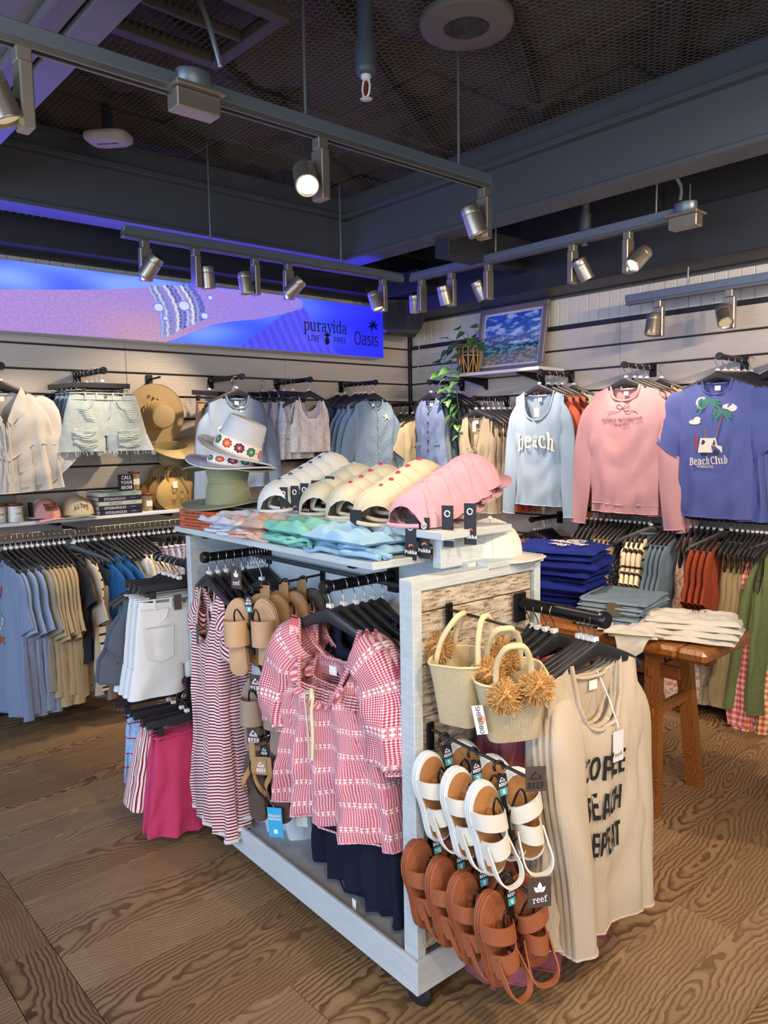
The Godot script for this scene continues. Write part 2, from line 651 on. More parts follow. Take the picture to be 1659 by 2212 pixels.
func star(c: Vector2, r: float, rin := 0.38, rot := 0.0, k := 5) -> Array:
	var o := []
	for i in k * 2:
		var rr := r if i % 2 == 0 else r * rin
		o.append(c + Vector2(0, rr).rotated(rot + PI * i / k))
	return o

func leafpoly(c: Vector2, d: Vector2, w: float) -> Array:
	var s := d.orthogonal().normalized() * w
	return [c, c + d * 0.3 + s, c + d * 0.65 + s * 0.8, c + d, c + d * 0.65 - s * 0.8, c + d * 0.3 - s]

func nth(k: int) -> String:
	return ["first", "second", "third", "fourth", "fifth", "sixth", "seventh", "eighth", "ninth", "tenth", "eleventh", "twelfth"][k]

# ---------------------------------------------------------------- gondola frame of reference
const G0 := Vector3(3.443, 0, 3.281)
const GK := 0.97
const GLIFT := 0.048
const GL := Vector3(-0.99944, 0, -0.03354)
const GE := Vector3(0.03354, 0, -0.99944)
const GYAW := -0.03355
func gp(l: float, e: float, y: float) -> Vector3:
	return G0 + (GL * l + GE * e) * GK + Vector3(0, GLIFT + y * GK, 0)

func _ready() -> void:
	rng.seed = 11
	# camera
	var cam := Camera3D.new()
	cam.name = "camera"
	add_child(cam)
	var a := deg_to_rad(41.5)
	var pitch := -atan(165.6 / 1650.0)
	var roll := atan(0.0168)
	var fw := Vector3(-cos(a), 0, -sin(a))
	var rt := Vector3(sin(a), 0, -cos(a))
	var f := fw * cos(pitch) + Vector3.UP * sin(pitch)
	var u := -fw * sin(pitch) + Vector3.UP * cos(pitch)
	cam.transform = Transform3D(Basis(rt * cos(roll) - u * sin(roll), u * cos(roll) + rt * sin(roll), -f), Vector3(4.84, 1.6, 4.61))
	cam.fov = rad_to_deg(2.0 * atan(1106.0 / 1650.0))
	cam.near = 0.05
	cam.far = 60.0
	cam.current = true
	# sky and exposure
	var we := WorldEnvironment.new()
	we.name = "world_environment"
	var env := Environment.new()
	env.background_mode = Environment.BG_SKY
	var sky := Sky.new()
	var sm := ProceduralSkyMaterial.new()
	sm.sky_top_color = Color("7fa8de")
	sm.sky_horizon_color = Color("cfdcec")
	sm.ground_bottom_color = Color("8a8780")
	sm.ground_horizon_color = Color("b9bdc0")
	sky.sky_material = sm
	env.sky = sky
	env.tonemap_mode = Environment.TONE_MAPPER_LINEAR
	env.tonemap_exposure = 1.0
	env.sdfgi_enabled = true
	env.ssao_enabled = true
	env.ssil_enabled = true
	we.environment = env
	add_child(we)
	# unseen lights behind the camera, placed to light gondola side and plank end
	area("unseen_window_light", Vector3(3.6, 1.75, 7.45), Vector3(0, 0, -1), Vector2(5.6, 2.3), Color("c3dcff"), 24.0)
	area("unseen_side_light", Vector3(7.45, 1.75, 4.4), Vector3(-1, 0, 0), Vector2(3.4, 2.3), Color("fff0dc"), 8.0)  # warm, out of view, placed to light the plank end
	# the lit advertisement above the left wall
	area("advertisement_glow", Vector3(0.19, 2.42, 2.1), Vector3(1, 0, 0), Vector2(3.3, 0.38), Color("4a40ff"), 1.7)
	make_textures()
	room()
	ceiling()
	wall_goods_left()
	wall_goods_right()
	gondola()
	gondola_goods()
	bench()

func area(called: String, at: Vector3, dir: Vector3, size: Vector2, col: Color, e: float) -> void:
	var l := AreaLight3D.new()
	l.name = called
	add_child(l)
	l.look_at_from_position(at, at + dir, Vector3.UP)
	l.area_size = size
	l.light_color = col
	l.light_energy = e
	l.shadow_enabled = true
	l.area_range = 14.0
	l.area_attenuation = 2.0

func room() -> void:
	var slat := mat("slat_laminate", "d6ccc0", 0.55, 0.0, {"tex": "laminate", "scale": Vector3(0.9, 2.2, 1), "spec": 0.4})
	var dark := mat("groove_metal", "47403a", 0.35, 0.6)
	var white := mat("bead_board", "d6d0c4", 0.6)
	var plain := mat("painted_wall", "b9b2a6", 0.8)
	var black := mat("black_paint", "16161a", 0.5)
	var trim := mat("black_trim", "2b2b30", 0.45, 0.3)
	# floor: boards that run along the left wall
	var fl := struct("floor", bx(Vector3(3.9, -0.06, 3.9), Vector3(8.4, 0.1, 8.4), 0), mat("floor_base", "4a3826", 0.9))
	var tints := ["e9e2da", "e2d9cd", "dcd2c5", "e6ddd1", "d8ccbd"]
	var bw := 0.192
	var r := RandomNumberGenerator.new()
	r.seed = 5
	var k := 0
	var x := 0.0
	while x < 6.2:
		var z := -r.randf() * 2.2
		while z < 7.5:
			var ln := r.randf_range(2.0, 3.2)
			var z0 := maxf(z, 0.0)
			var z1 := minf(z + ln, 7.5)
			var cut: Array = [[z0, z1]]
			if x < 6.2:   # the border board crosses the floor along x at z 3.9 .. 4.06
				cut = []
				if z0 < 3.905:
					cut.append([z0, minf(z1, 3.905)])
				if z1 > 4.065:
					cut.append([maxf(z0, 4.065), z1])
			for c in cut:
				if c[1] - c[0] < 0.05:
					continue
				var m := mb()
				var b := Vector3(x + bw * 0.5, -0.005, (c[0] + c[1]) * 0.5)
				m.box(b, Vector3(bw - 0.0015, 0.012, c[1] - c[0] - 0.0015), 0.0012)
				var off := Vector2(r.randf(), float(r.randi() % 4) * 0.25)
				for i in m.v.size():
					m.t[i] = Vector2(m.v[i].z / 2.9 + off.x, (m.v[i].x - x) / bw * 0.25 * 0.98 + off.y + 0.002)
				var pm := mat("floor_board", tints[r.randi() % tints.size()], 0.5, 0.0, {"tex": "floor", "spec": 0.35})
				part(fl, "plank", m, pm)
				k += 1
			z += ln
		x += bw
	for s in 3:
		var m := mb()
		m.box(Vector3(1.3 + s * 2.2, -0.0045, 3.985), Vector3(2.198, 0.012, 0.157), 0.0012)
		for i in m.v.size():
			m.t[i] = Vector2(m.v[i].x / 2.6 + s * 0.37, (m.v[i].z - 3.906) / 0.157 * 0.245 + 0.25 * s)
		part(fl, "plank", m, mat("floor_board", "cdbba6", 0.5, 0.0, {"tex": "floor", "spec": 0.35}), "border board laid across the others")
	# walls
	var wl := struct("wall_left", bx(Vector3(-0.14, 1.75, 3.8), Vector3(0.2, 3.5, 7.9), 0), plain)
	var wb := struct("wall_back", bx(Vector3(3.7, 1.75, -0.14), Vector3(7.9, 3.5, 0.2), 0), plain)
	struct("wall_right", frame_wall(7.6, 0.0, 7.6, true, 2.6, 6.2), plain)
	struct("wall_front", frame_wall(7.6, 0.0, 7.6, false, 0.8, 6.4), plain)
	for w in 2:
		var pane := mat("window_glass", "ffffff14", 0.05)
		pane.transparency = BaseMaterial3D.TRANSPARENCY_ALPHA
		var cx := Vector3(7.66, 1.75, 4.4) if w == 0 else Vector3(3.6, 1.75, 7.66)
		var sz := Vector3(0.012, 2.5, 3.6) if w == 0 else Vector3(5.6, 2.5, 0.012)
		var wn := struct("unseen_window_%d" % (w + 1), bx(cx, sz, 0), pane)  # out of view, openings for the unseen lights behind the camera
		for q in 4:
			var ff := (q - 1.5) / 3.0
			var bar := bx(cx + (Vector3(0, 0, ff * 3.56) if w == 0 else Vector3(ff * 5.56, 0, 0)), Vector3(0.05, 2.5, 0.05), 0.004)
			part(wn, "window_frame", bar, trim)
	# slatwall boards
	struct("trim_1", bx(Vector3(-0.03, 1.2, 2.4), Vector3(0.016, 2.46, 4.76), 0), dark)
	struct("trim_2", bx(Vector3(2.1, 1.15, -0.03), Vector3(4.2, 2.34, 0.016), 0), dark)
	for row in 17:
		var y0 := 2.475 - 0.1483 * (row + 1)
		for s in [[0.02, 1.29], [1.29, 2.53], [2.53, 3.75], [3.75, 4.8]]:
			if y0 > 0.02:
				part(wl, "slat", bx(Vector3(-0.012, y0 + 0.0741, (s[0] + s[1]) * 0.5), Vector3(0.024, 0.1363, s[1] - s[0] - 0.0015), 0.004), slat)
		for s in [[0.02, 0.80], [0.80, 2.02], [2.02, 3.24], [3.24, 4.2]]:
			if y0 > 0.02 and row > 0:
				part(wb, "slat", bx(Vector3((s[0] + s[1]) * 0.5, y0 + 0.0741, -0.012), Vector3(s[1] - s[0] - 0.0015, 0.1363, 0.024), 0.004), slat)
	struct("trim_3", bx(Vector3(2.1, 2.337, -0.008), Vector3(4.2, 0.03, 0.036), 0.003), trim)
	struct("trim_4", bx(Vector3(0.004, 1.24, 0.004), Vector3(0.034, 2.48, 0.034), 0.003), trim)
	struct("trim_5", bx(Vector3(-0.008, 2.482, 2.4), Vector3(0.03, 0.014, 4.76), 0.003), trim)
	for i in 52:
		part(wb, "board", bx(Vector3(0.04 + i * 0.08, 2.63, -0.031), Vector3(0.078, 0.56, 0.012), 0.004), white)
	for i in 58:
		part(wl, "board", bx(Vector3(-0.031, 2.70, 0.04 + i * 0.08), Vector3(0.012, 0.42, 0.078), 0.004), white)
	struct("baseboard_left", bx(Vector3(0.05, 0.13, 2.4), Vector3(0.1, 0.26, 4.8), 0.004), black)
	struct("baseboard_back", bx(Vector3(2.1, 0.11, 0.05), Vector3(4.2, 0.22, 0.1), 0.004), black)
	# grey base deck with a white top at the right of the back wall
	var d := thing("display_plinth", "low grey plinth with white top by the back wall, beneath the green pinafores", "plinth", Vector3(3.55, 0, 0.23))
	part(d, "body", bx(Vector3(0, 0.1, 0), Vector3(0.82, 0.2, 0.42), 0.004), mat("grey_board", "55524f", 0.6))
	part(d, "top", bx(Vector3(0, 0.215, 0), Vector3(0.84, 0.03, 0.44), 0.004), mat("white_laminate", "dfe0e2", 0.5))
	lightbox()
	framed_picture()
	plant()

func frame_wall(at: float, lo: float, hi: float, along_z: bool, w0: float, w1: float) -> MB:
	var m := mb()
	for r in [[lo - 0.2, w0, 0.0, 3.5], [w1, hi + 0.2, 0.0, 3.5], [w0, w1, 0.0, 0.5], [w0, w1, 3.0, 3.5]]:
		var c := Vector3(at + 0.06, (r[2] + r[3]) * 0.5, (r[0] + r[1]) * 0.5)
		var s := Vector3(0.2, r[3] - r[2], r[1] - r[0])
		if not along_z:
			c = Vector3(c.z, c.y, c.x)
			s = Vector3(s.z, s.y, s.x)
		m.box(c, s, 0)
	return m

func lightbox() -> void:
	var o := thing("advertising_lightbox", "long glowing blue lightbox showing a braceleted forearm, mounted above the left wall slats", "lightbox", Vector3(0.0, 2.42, 2.12))
	o.rotation.y = PI / 2
	var w := 3.36
	part(o, "case", bx(Vector3(0, 0, 0.085), Vector3(w, 0.40, 0.13), 0.004), mat("white_metal", "c7c9d6", 0.4, 0.2))
	var m := mb()
	m.face([Vector3(-w / 2, -0.196, 0.1525), Vector3(w / 2, -0.196, 0.1525), Vector3(w / 2, 0.196, 0.1525), Vector3(-w / 2, 0.196, 0.1525)], [Vector2(0, 1), Vector2(1, 1), Vector2(1, 0), Vector2(0, 0)])
	var pm := StandardMaterial3D.new()
	pm.resource_name = "lit_poster"
	pm.albedo_color = Color("101020")
	pm.emission_enabled = true
	pm.emission = Color.WHITE
	pm.emission_operator = BaseMaterial3D.EMISSION_OP_MULTIPLY
	pm.emission_texture = tex.poster
	pm.emission_energy_multiplier = 1.1
	pm.cull_mode = BaseMaterial3D.CULL_DISABLED
	part(o, "lit_poster", m, pm)
	var ink := mat("ink", "12124a", 0.7)
	var zf := func(_x, _y): return 0.153
	part(o, "lettering", letters("puravida", "serif", 0.088, Vector2(1.10, 0.005), zf, 0.0, 0.78, 0.001), ink)
	part(o, "lettering", letters("LIVE", "sans", 0.045, Vector2(0.985, -0.088), zf, 0.0, 0.95, 0.001), ink)
	part(o, "lettering", letters("FREE", "sans", 0.045, Vector2(1.235, -0.088), zf, 0.0, 0.95, 0.001), ink)
	part(o, "lettering", letters("Oasis", "sans", 0.105, Vector2(1.50, -0.06), zf, 0.0, 0.72, 0.001), ink)
	var ps := [ell(Vector2(1.11, -0.1), 0.022, 0.03, 12)]
	for k in 5:
		ps.append(leafpoly(Vector2(1.11, -0.07), Vector2(0, 0.045).rotated((k - 2) * 0.5), 0.006))
	for k in 7:
		ps.append(leafpoly(Vector2(1.575, 0.045), Vector2(0.055, 0.02).rotated(k * 0.75 - 0.8), 0.008))
	part(o, "emblem", decal(ps.slice(0, 6), zf), ink, "small pineapple mark")
	part(o, "emblem", decal(ps.slice(6), zf), ink, "palm crown over the letters")

func framed_picture() -> void:
	# stands on the picture shelf and leans against the wall
	var o := thing("framed_picture", "framed beach picture with a cloudy blue sky, standing on the white corner shelf", "picture", Vector3(1.165, 2.052, 0.115))
	o.rotation.x = -0.16
	var w := 0.64
	var h := 0.50
	var fm := mat("pewter_frame", "847c7a", 0.5, 0.35)
	for s in [[Vector3(0, 0.022, 0), Vector3(w, 0.044, 0.03)], [Vector3(0, h - 0.022, 0), Vector3(w, 0.044, 0.03)], [Vector3(-w / 2 + 0.022, h / 2, 0), Vector3(0.044, h - 0.088, 0.03)], [Vector3(w / 2 - 0.022, h / 2, 0), Vector3(0.044, h - 0.088, 0.03)]]:
		part(o, "frame_rail", bx(s[0], s[1], 0.006), fm)
	part(o, "mount", bx(Vector3(0, h / 2, -0.004), Vector3(w - 0.08, h - 0.08, 0.006), 0), mat("white_card", "c9c6cc", 0.8))
	var m := mb()
	var a := w / 2 - 0.062
	m.face([Vector3(-a, 0.062, 0.0005), Vector3(a, 0.062, 0.0005), Vector3(a, h - 0.062, 0.0005), Vector3(-a, h - 0.062, 0.0005)], [Vector2(0, 1), Vector2(1, 1), Vector2(1, 0), Vector2(0, 0)])
	part(o, "print", m, mat("picture_print", "ffffff", 0.35, 0.0, {"tex": "seascape"}))
	# its shelf
	var s := thing("wall_shelf", "white shelf in the back corner carrying the picture and the plant basket", "shelf", Vector3(1.14, 2.04, 0.17))
	part(s, "board", bx(Vector3(0, 0, 0), Vector3(0.92, 0.022, 0.30), 0.002), mat("white_laminate", "dfe0e2", 0.5))
	for k in [-1, 1]:
		var pr := mb()
		pr.xf = Transform3D(Basis(Vector3.UP, -PI / 2), Vector3(k * 0.27 + 0.0, 0, 0))
		pr.prism(PackedVector2Array([Vector2(-0.165, -0.012), Vector2(0.13, -0.012), Vector2(0.13, -0.025), Vector2(-0.13, -0.075), Vector2(-0.165, -0.10)]), -0.012, 0.012)
		part(s, "bracket", pr, mat("black_metal", "1b1b1d", 0.4, 0.6))

func plant() -> void:
	var o := thing("potted_plant", "trailing pothos plant in an open rattan basket on the corner shelf", "plant", Vector3(0.86, 2.053, 0.20))
	var rat := mat("rattan", "b98a52", 0.6)
	var b := mb()
	for k in 14:
		var a := TAU * k / 14
		var r := 0.085
		b.tube([Vector3(cos(a) * r * 0.85, 0, sin(a) * r * 0.85), Vector3(cos(a) * r * 1.05, 0.12, sin(a) * r * 1.05), Vector3(cos(a) * r, 0.2, sin(a) * r)], 0.0055, 6)
		if k % 2 == 0:
			for s in [-1, 1]:
				var a2: float = a + s * 0.42
				b.tube([Vector3(cos(a) * r * 0.87, 0.005, sin(a) * r * 0.87), Vector3(cos(a2) * r * 1.08, 0.13, sin(a2) * r * 1.08)], 0.004, 5)
	for y in [0.005, 0.135, 0.2]:
		b.tube(arc(Vector3(0, y, 0), Vector3.RIGHT, Vector3.BACK, 0.088, 0, TAU * 0.98, 20), 0.0055, 6)
	for k in 7:
		var a := TAU * k / 7
		var c := Vector3(cos(a) * 0.085, 0.2, sin(a) * 0.085)
		var tg := Vector3(-sin(a), 0, cos(a))
		b.tube(arc(c, tg, Vector3.UP, 0.036, 0, PI, 8), 0.0045, 5)
	part(o, "basket", b, rat)
	var pot := mb()
	pot.lathe([Vector2(0.0, 0.004), Vector2(0.055, 0.004), Vector2(0.066, 0.15), Vector2(0.07, 0.15), Vector2(0.066, 0.155), Vector2(0.06, 0.14), Vector2(0.0, 0.14)], 18)
	part(o, "pot", pot, mat("black_pot", "141416", 0.5))
	var st := mat("vine_stem", "5f7f3a", 0.6)
	var lm := [mat("leaf_green", "2c5a30", 0.45, 0.0, {"back": "1c3312"}), mat("leaf_light", "41702f", 0.45, 0.0, {"back": "2a4417"})]
	var r := RandomNumberGenerator.new()
	r.seed = 3
	# (end of each vine, number of leaves)
	var vines := [
		[[Vector3(0, 0.15, 0), Vector3(-0.03, 0.23, 0.05), Vector3(-0.12, 0.27, 0.09)], 3], [[Vector3(0, 0.15, 0), Vector3(-0.02, 0.26, 0.02), Vector3(-0.05, 0.33, 0.05)], 2],
		[[Vector3(0, 0.15, 0), Vector3(0.03, 0.25, 0.03), Vector3(0.04, 0.31, 0.07)], 2], [[Vector3(0, 0.15, 0), Vector3(0.1, 0.24, 0.08), Vector3(0.18, 0.26, 0.12), Vector3(0.20, 0.32, 0.10)], 4],
		[[Vector3(0, 0.15, 0), Vector3(0.1, 0.22, 0.09), Vector3(0.2, 0.20, 0.14), Vector3(0.26, 0.2, 0.16)], 6],
		[[Vector3(0, 0.15, 0), Vector3(0.0, 0.22, 0.1), Vector3(-0.02, 0.08, 0.16), Vector3(-0.03, -0.06, 0.18), Vector3(-0.05, -0.2, 0.18), Vector3(0.02, -0.32, 0.18), Vector3(0.1, -0.46, 0.18)], 16],
		[[Vector3(0, 0.15, 0), Vector3(-0.05, 0.21, 0.1), Vector3(-0.12, 0.1, 0.15), Vector3(-0.13, 0.0, 0.16)], 6],
		[[Vector3(0, 0.15, 0), Vector3(0.03, 0.22, 0.1), Vector3(0.05, 0.06, 0.15), Vector3(0.04, -0.12, 0.18), Vector3(0.06, -0.26, 0.18)], 9]]
	for vn in vines:
		var pts := curve(vn[0], 6)
		part(o, "stem", tb(pts, 0.0026, 5), st)
		for k in vn[1]:
			var q := int(lerpf(pts.size() * 0.35, pts.size() - 1, float(k) / maxf(1.0, vn[1] - 1)))
			var base: Vector3 = pts[q]
			var an := r.randf() * TAU
			var dir := Vector3(cos(an) * 0.8, r.randf_range(-0.9, 0.3), absf(sin(an)) * 0.7 + 0.35).normalized()
			var ln := r.randf_range(0.07, 0.10)
			var nrm := Vector3(r.randf_range(-0.4, 0.4), 0.7, 0.6).normalized()
			var sd := dir.cross(nrm).normalized()
			nrm = sd.cross(dir)
			var rows := []
			for i in 7:
				var s := i / 6.0
				var wv := ln * 0.42 * sin(PI * pow(s, 0.62)) + 0.0005
				var row := PackedVector3Array()
				for j in [-1.0, -0.5, 0.0, 0.5, 1.0]:
					row.append(base + dir * (0.012 + s * ln) + sd * wv * j + nrm * (absf(j) * 0.25 * wv - s * s * ln * 0.3))
				rows.append(row)
			var lf := mb()
			lf.grid(rows)
			lf.tube([base, base + dir * 0.014], 0.0015, 4, false)
			part(o, "leaf", lf, lm[k % 2])

# ---------------------------------------------------------------- ceiling, beams, track lights
func ceiling() -> void:
	var steel := mat("blue_grey_steel", "565b60", 0.42, 0.25)
	var steel2 := mat("dark_steel", "303237", 0.5, 0.2)
	var deck := mat("black_insulation", "4a433e", 0.95, 0.0, {"bump": "lumpy", "bs": 2.0, "scale": Vector3(1.2, 1.2, 1), "tri": true})
	var joist := mat("dark_joist", "332e2b", 0.9)
	struct("ceiling", bx(Vector3(3.8, 3.55, 3.8), Vector3(8, 0.1, 8), 0), mat("black_deck", "1d1b1a", 0.9))
	# lumpy insulation blanket between joists
	var rows := []
	for i in 72:
		var row := PackedVector3Array()
		for j in 72:
			var x := 0.0 + 5.2 * i / 71.0
			var z := 0.0 + 5.2 * j / 71.0
			var q := 0.07 * noise.get_noise_2d(x * 1.4, z * 1.4) + 0.045 * noise.get_noise_2d(x * 4.0, z * 4.0 + 9.0)
			var s := absf(sin((x * 0.86 + z * 0.5) * PI / 0.62))
			row.append(Vector3(x, 3.30 + q - 0.05 * pow(s, 0.6) , z))
		rows.append(row)
	var ins := mb()
	ins.grid(rows, false, [], true)
	var si := part(self, "insulation_blanket", ins, deck)
	si.set_meta("kind", "structure")
	for k in 9:
		var m := mb()
		m.xf = Transform3D(Basis(Vector3.UP, 0.526), Vector3(2.4, 3.245, 2.2))
		m.box(Vector3(-2.7 + k * 0.62 + 0.0, 0, 0), Vector3(0.05, 0.10, 7.0), 0.004)
		var jo := part(self, "trim_%d" % (10 + k), m, joist)
		jo.set_meta("kind", "structure")
	# hexagonal wire netting
	var tile := mb()
	var w := 0.03
	var hh := w / sqrt(3.0)
	for r in 12:
		for c in 20:
			var o := Vector3(c * w + (w * 0.5 if r % 2 else 0.0), 0, r * hh * 1.5)
			var p0 := o + Vector3(0, 0, -hh * 0.5)
			for q in [[p0, o + Vector3(0, 0, hh * 0.5)], [p0, o + Vector3(w * 0.5, 0, -hh)], [p0, o + Vector3(-w * 0.5, 0, -hh)]]:
				tile.tube([q[0], q[1]], 0.0011, 3, false)
	var mm := MultiMesh.new()
	mm.transform_format = MultiMesh.TRANSFORM_3D
	mm.mesh = tile.mesh()
	(mm.mesh as ArrayMesh).surface_set_material(0, mat("black_wire", "77726b", 0.6, 0.0))
	var tw := w * 20
	var th := hh * 1.5 * 12
	var list := []
	for i in 9:
		for j in 17:
			list.append(Transform3D(Basis(), Vector3(i * tw, 3.155 + 0.012 * sin(i * 2.0 + j), j * th)))
	mm.instance_count = list.size()
	for i in list.size():
		mm.set_instance_transform(i, list[i])
	var net := MultiMeshInstance3D.new()
	net.name = "wire_netting"
	net.multimesh = mm
	add_child(net)
	net.set_meta("kind", "stuff")
	tag(net, "black hexagonal wire netting stretched below the dark ceiling insulation", "netting")
	# steel beams round the coffer
	struct("trim_20", ibeam(Vector3(0.62, 0, 1.19), Vector3(6.6, 0, 1.19), 1.0), steel)
	struct("trim_21", ibeam(Vector3(0.64, 0, 5.0), Vector3(0.64, 0, 1.2), 1.0), steel)
	var b3 := mb()
	b3.box(Vector3(3.0, 2.96, 3.92), Vector3(6.6, 0.30, 0.40), 0.003)
	b3.box(Vector3(3.0, 2.815, 3.66), Vector3(6.6, 0.03, 0.10), 0.003)
	b3.box(Vector3(3.0, 2.80, 3.80), Vector3(6.6, 0.02, 0.015), 0.001)
	b3.box(Vector3(3.0, 2.95, 3.70), Vector3(6.6, 0.24, 0.02), 0.001)
	struct("trim_22", b3, mat("grey_steel_duct", "767476", 0.4, 0.5))
	struct("trim_23", bx(Vector3(2.4, 2.70, 0.16), Vector3(4.6, 0.30, 0.40), 0.004), steel2)
	struct("trim_24", bx(Vector3(0.12, 2.86, 2.4), Vector3(0.32, 0.36, 4.9), 0.004), steel2)
	struct("trim_27", bx(Vector3(2.4, 3.0, 0.03), Vector3(4.6, 0.92, 0.06), 0.0), steel2)
	struct("trim_28", bx(Vector3(0.03, 3.1, 2.4), Vector3(0.06, 0.6, 4.9), 0.0), steel2)
	struct("trim_25", bx(Vector3(1.50, 2.78, 0.75), Vector3(0.12, 0.2, 0.80), 0.004), steel2)
	struct("trim_26", bx(Vector3(0.42, 2.74, 0.36), Vector3(0.55, 0.16, 0.42), 0.004), steel2)
	# suspended tracks
	var bar := mat("galvanised_bar", "7f8d99", 0.4, 0.65)
	track("light_track", Vector3(2.56, 2.68, 4.3), Vector3(2.56, 2.68, 1.95), bar, "grey ceiling light track crossing the top of the photo beneath the coffer", [Vector3(2.62, 2.7, 2.93), Vector3(2.62, 2.7, 2.14)])
	track("light_track", Vector3(0.83, 2.68, 2.87), Vector3(0.83, 2.68, 0.86), bar, "grey light track hung in front of the glowing lightbox", [Vector3(0.83, 2.7, 2.35), Vector3(0.83, 2.7, 1.4)])
	track("light_track", Vector3(0.88, 2.68, 0.81), Vector3(2.86, 2.68, 0.81), bar, "grey light track running along the back wall below the steel beam", [Vector3(2.72, 2.7, 0.81), Vector3(1.64, 2.7, 0.81)])
	track("light_track", Vector3(2.2, 2.40, 0.22), Vector3(3.6, 2.40, 0.22), bar, "low light track right above the back wall slats", [Vector3(2.6, 2.42, 0.22)])
	# heads: position, barrel side, aim, lit, label
	var heads := [
		[Vector3(2.56, 2.65, 3.88), Vector3(0, 0, 1), Vector3(0.12, -1, -0.35), 0, "large brushed track spotlight cut by the left edge beside the steel duct"],
		[Vector3(2.56, 2.65, 2.87), Vector3(0, 0, 1), Vector3(0.62, -0.66, 0.34), 2, "glowing track spotlight hanging midway along the upper track"],
		[Vector3(2.56, 2.65, 1.98), Vector3(0, 0, 1), Vector3(0.25, -1, -0.25), 1, "brushed track spotlight at the far end of the upper track"],
		[Vector3(0.83, 2.65, 2.75), Vector3(1, 0, 0), Vector3(-0.45, -0.8, 0.4), 1, "brass-tinted tilted spotlight first on the track by the lightbox"],
		[Vector3(0.83, 2.65, 2.45), Vector3(0, 0, -1), Vector3(-0.1, -1, -0.1), 1, "finned spotlight hanging straight down second on the lightbox track"],
		[Vector3(0.83, 2.65, 2.06), Vector3(0, 0, 1), Vector3(0.1, -1, -0.1), 1, "upright spotlight with driver box third on the lightbox track"],
		[Vector3(0.83, 2.65, 1.82), Vector3(1, 0, 0), Vector3(-0.55, -0.7, 0.5), 1, "slanting spotlight fourth on the lightbox track above the forearm"],
		[Vector3(0.83, 2.65, 1.04), Vector3(0, 0, 1), Vector3(0.28, -0.9, -0.12), 2, "glowing spotlight near the inner corner of the tracks"],
		[Vector3(0.98, 2.65, 0.81), Vector3(-1, 0, 0), Vector3(-0.2, -1, -0.3), 1, "finned spotlight first on the back wall track next to the corner joint"],
		[Vector3(1.26, 2.65, 0.81), Vector3(0, 0, 1), Vector3(0.0, -1, -0.35), 1, "plain can spotlight without visible box on the back wall track"],
		[Vector3(1.58, 2.65, 0.81), Vector3(-1, 0, 0), Vector3(0.25, -1, -0.45), 1, "finned spotlight beside its driver box above the framed picture"],
		[Vector3(2.21, 2.65, 0.81), Vector3(1, 0, 0), Vector3(0.3, -1, -0.45), 1, "finned dull spotlight fourth on the back wall track"],
		[Vector3(2.56, 2.65, 0.81), Vector3(1, 0, 0), Vector3(-0.22, -0.62, 0.62), 2, "glowing spotlight tilted forward near the end of the back wall track"],
		[Vector3(2.42, 2.37, 0.22), Vector3(0, 0, 1), Vector3(0.0, -1, 0.2), 0, "small dark spotlight at the near end of the low wall track"],
		[Vector3(2.85, 2.37, 0.22), Vector3(0, 0, 1), Vector3(0.4, -0.8, 0.5), 0, "brushed spotlight on the low track right above the slats"]]
	for h in heads:
		track_head(h[0], h[1], h[2], h[3], h[4])
	# one unseen track, its heads placed to light the gondola and back wall
	track("light_track", Vector3(5.1, 2.68, 5.6), Vector3(5.1, 2.68, 1.2), bar, "unseen light track over the aisle right of the gondola", [Vector3(5.1, 2.7, 5.0), Vector3(5.1, 2.7, 2.6)])
	var way := ["due east", "north-east", "farthest south-east", "south-east"]
	var spots := [Vector3(5.1, 2.65, 3.2), Vector3(5.1, 2.65, 2.0), Vector3(5.1, 2.65, 5.2), Vector3(5.1, 2.65, 4.4)]
	for k in 4:
		track_head(spots[k], Vector3(0, 0, 1), Vector3(3.3, 0.9, 2.6) - spots[k], 2, "unseen track spotlight %s of the gondola over the shop floor" % way[k])
	var wash := ["first unseen wall-washing spotlight right of the back wall", "second unseen wall-washing spotlight right of the back wall", "third unseen wall-washing spotlight right of the back wall"]
	for k in 3:
		var p: Vector3 = [Vector3(5.1, 2.65, 1.75), Vector3(5.1, 2.65, 1.45), Vector3(5.1, 2.65, 2.3)][k]
		track_head(p, Vector3(0, 0, 1), ([Vector3(1.9, 2.0, 0), Vector3(2.9, 1.9, 0), Vector3(2.2, 1.5, 0)][k] as Vector3) - p, 3, wash[k])
	# junction boxes and conduit
	power_box(Vector3(2.57, 2.66, 3.37), 0.0, [Vector3(2.62, 2.76, 3.30), Vector3(2.6, 2.9, 3.33), Vector3(2.52, 3.1, 3.36), Vector3(2.5, 3.3, 3.36)], "track feed box with galvanised cap and flexible conduit on the upper track")
	power_box(Vector3(2.88, 2.66, 0.81), PI / 2, [Vector3(2.85, 2.76, 0.81), Vector3(2.84, 2.85, 0.80), Vector3(2.76, 3.0, 0.86), Vector3(2.7, 3.2, 0.9)], "track feed box with flexible conduit at the end of the back wall track")
	# sprinklers
	for s in [[Vector3(2.75, 2.82, 2.81), "white sprinkler head on a thick grey pipe at the top of the photo"], [Vector3(2.08, 2.80, 0.5), "white sprinkler head hanging above the back wall track"]]:
		var o := thing("fire_sprinkler", s[1], "sprinkler", s[0])
		var pm := mb()
		pm.lathe([Vector2(0, 0.50), Vector2(0.028, 0.5), Vector2(0.028, 0.12), Vector2(0.038, 0.11), Vector2(0.038, 0.03), Vector2(0.03, 0.01), Vector2(0, 0.01)], 18)
		part(o, "pipe", pm, mat("grey_pipe", "4a525c", 0.5, 0.3))
		var wm := mat("white_enamel", "cfcac4", 0.4)
		var hd := mb()
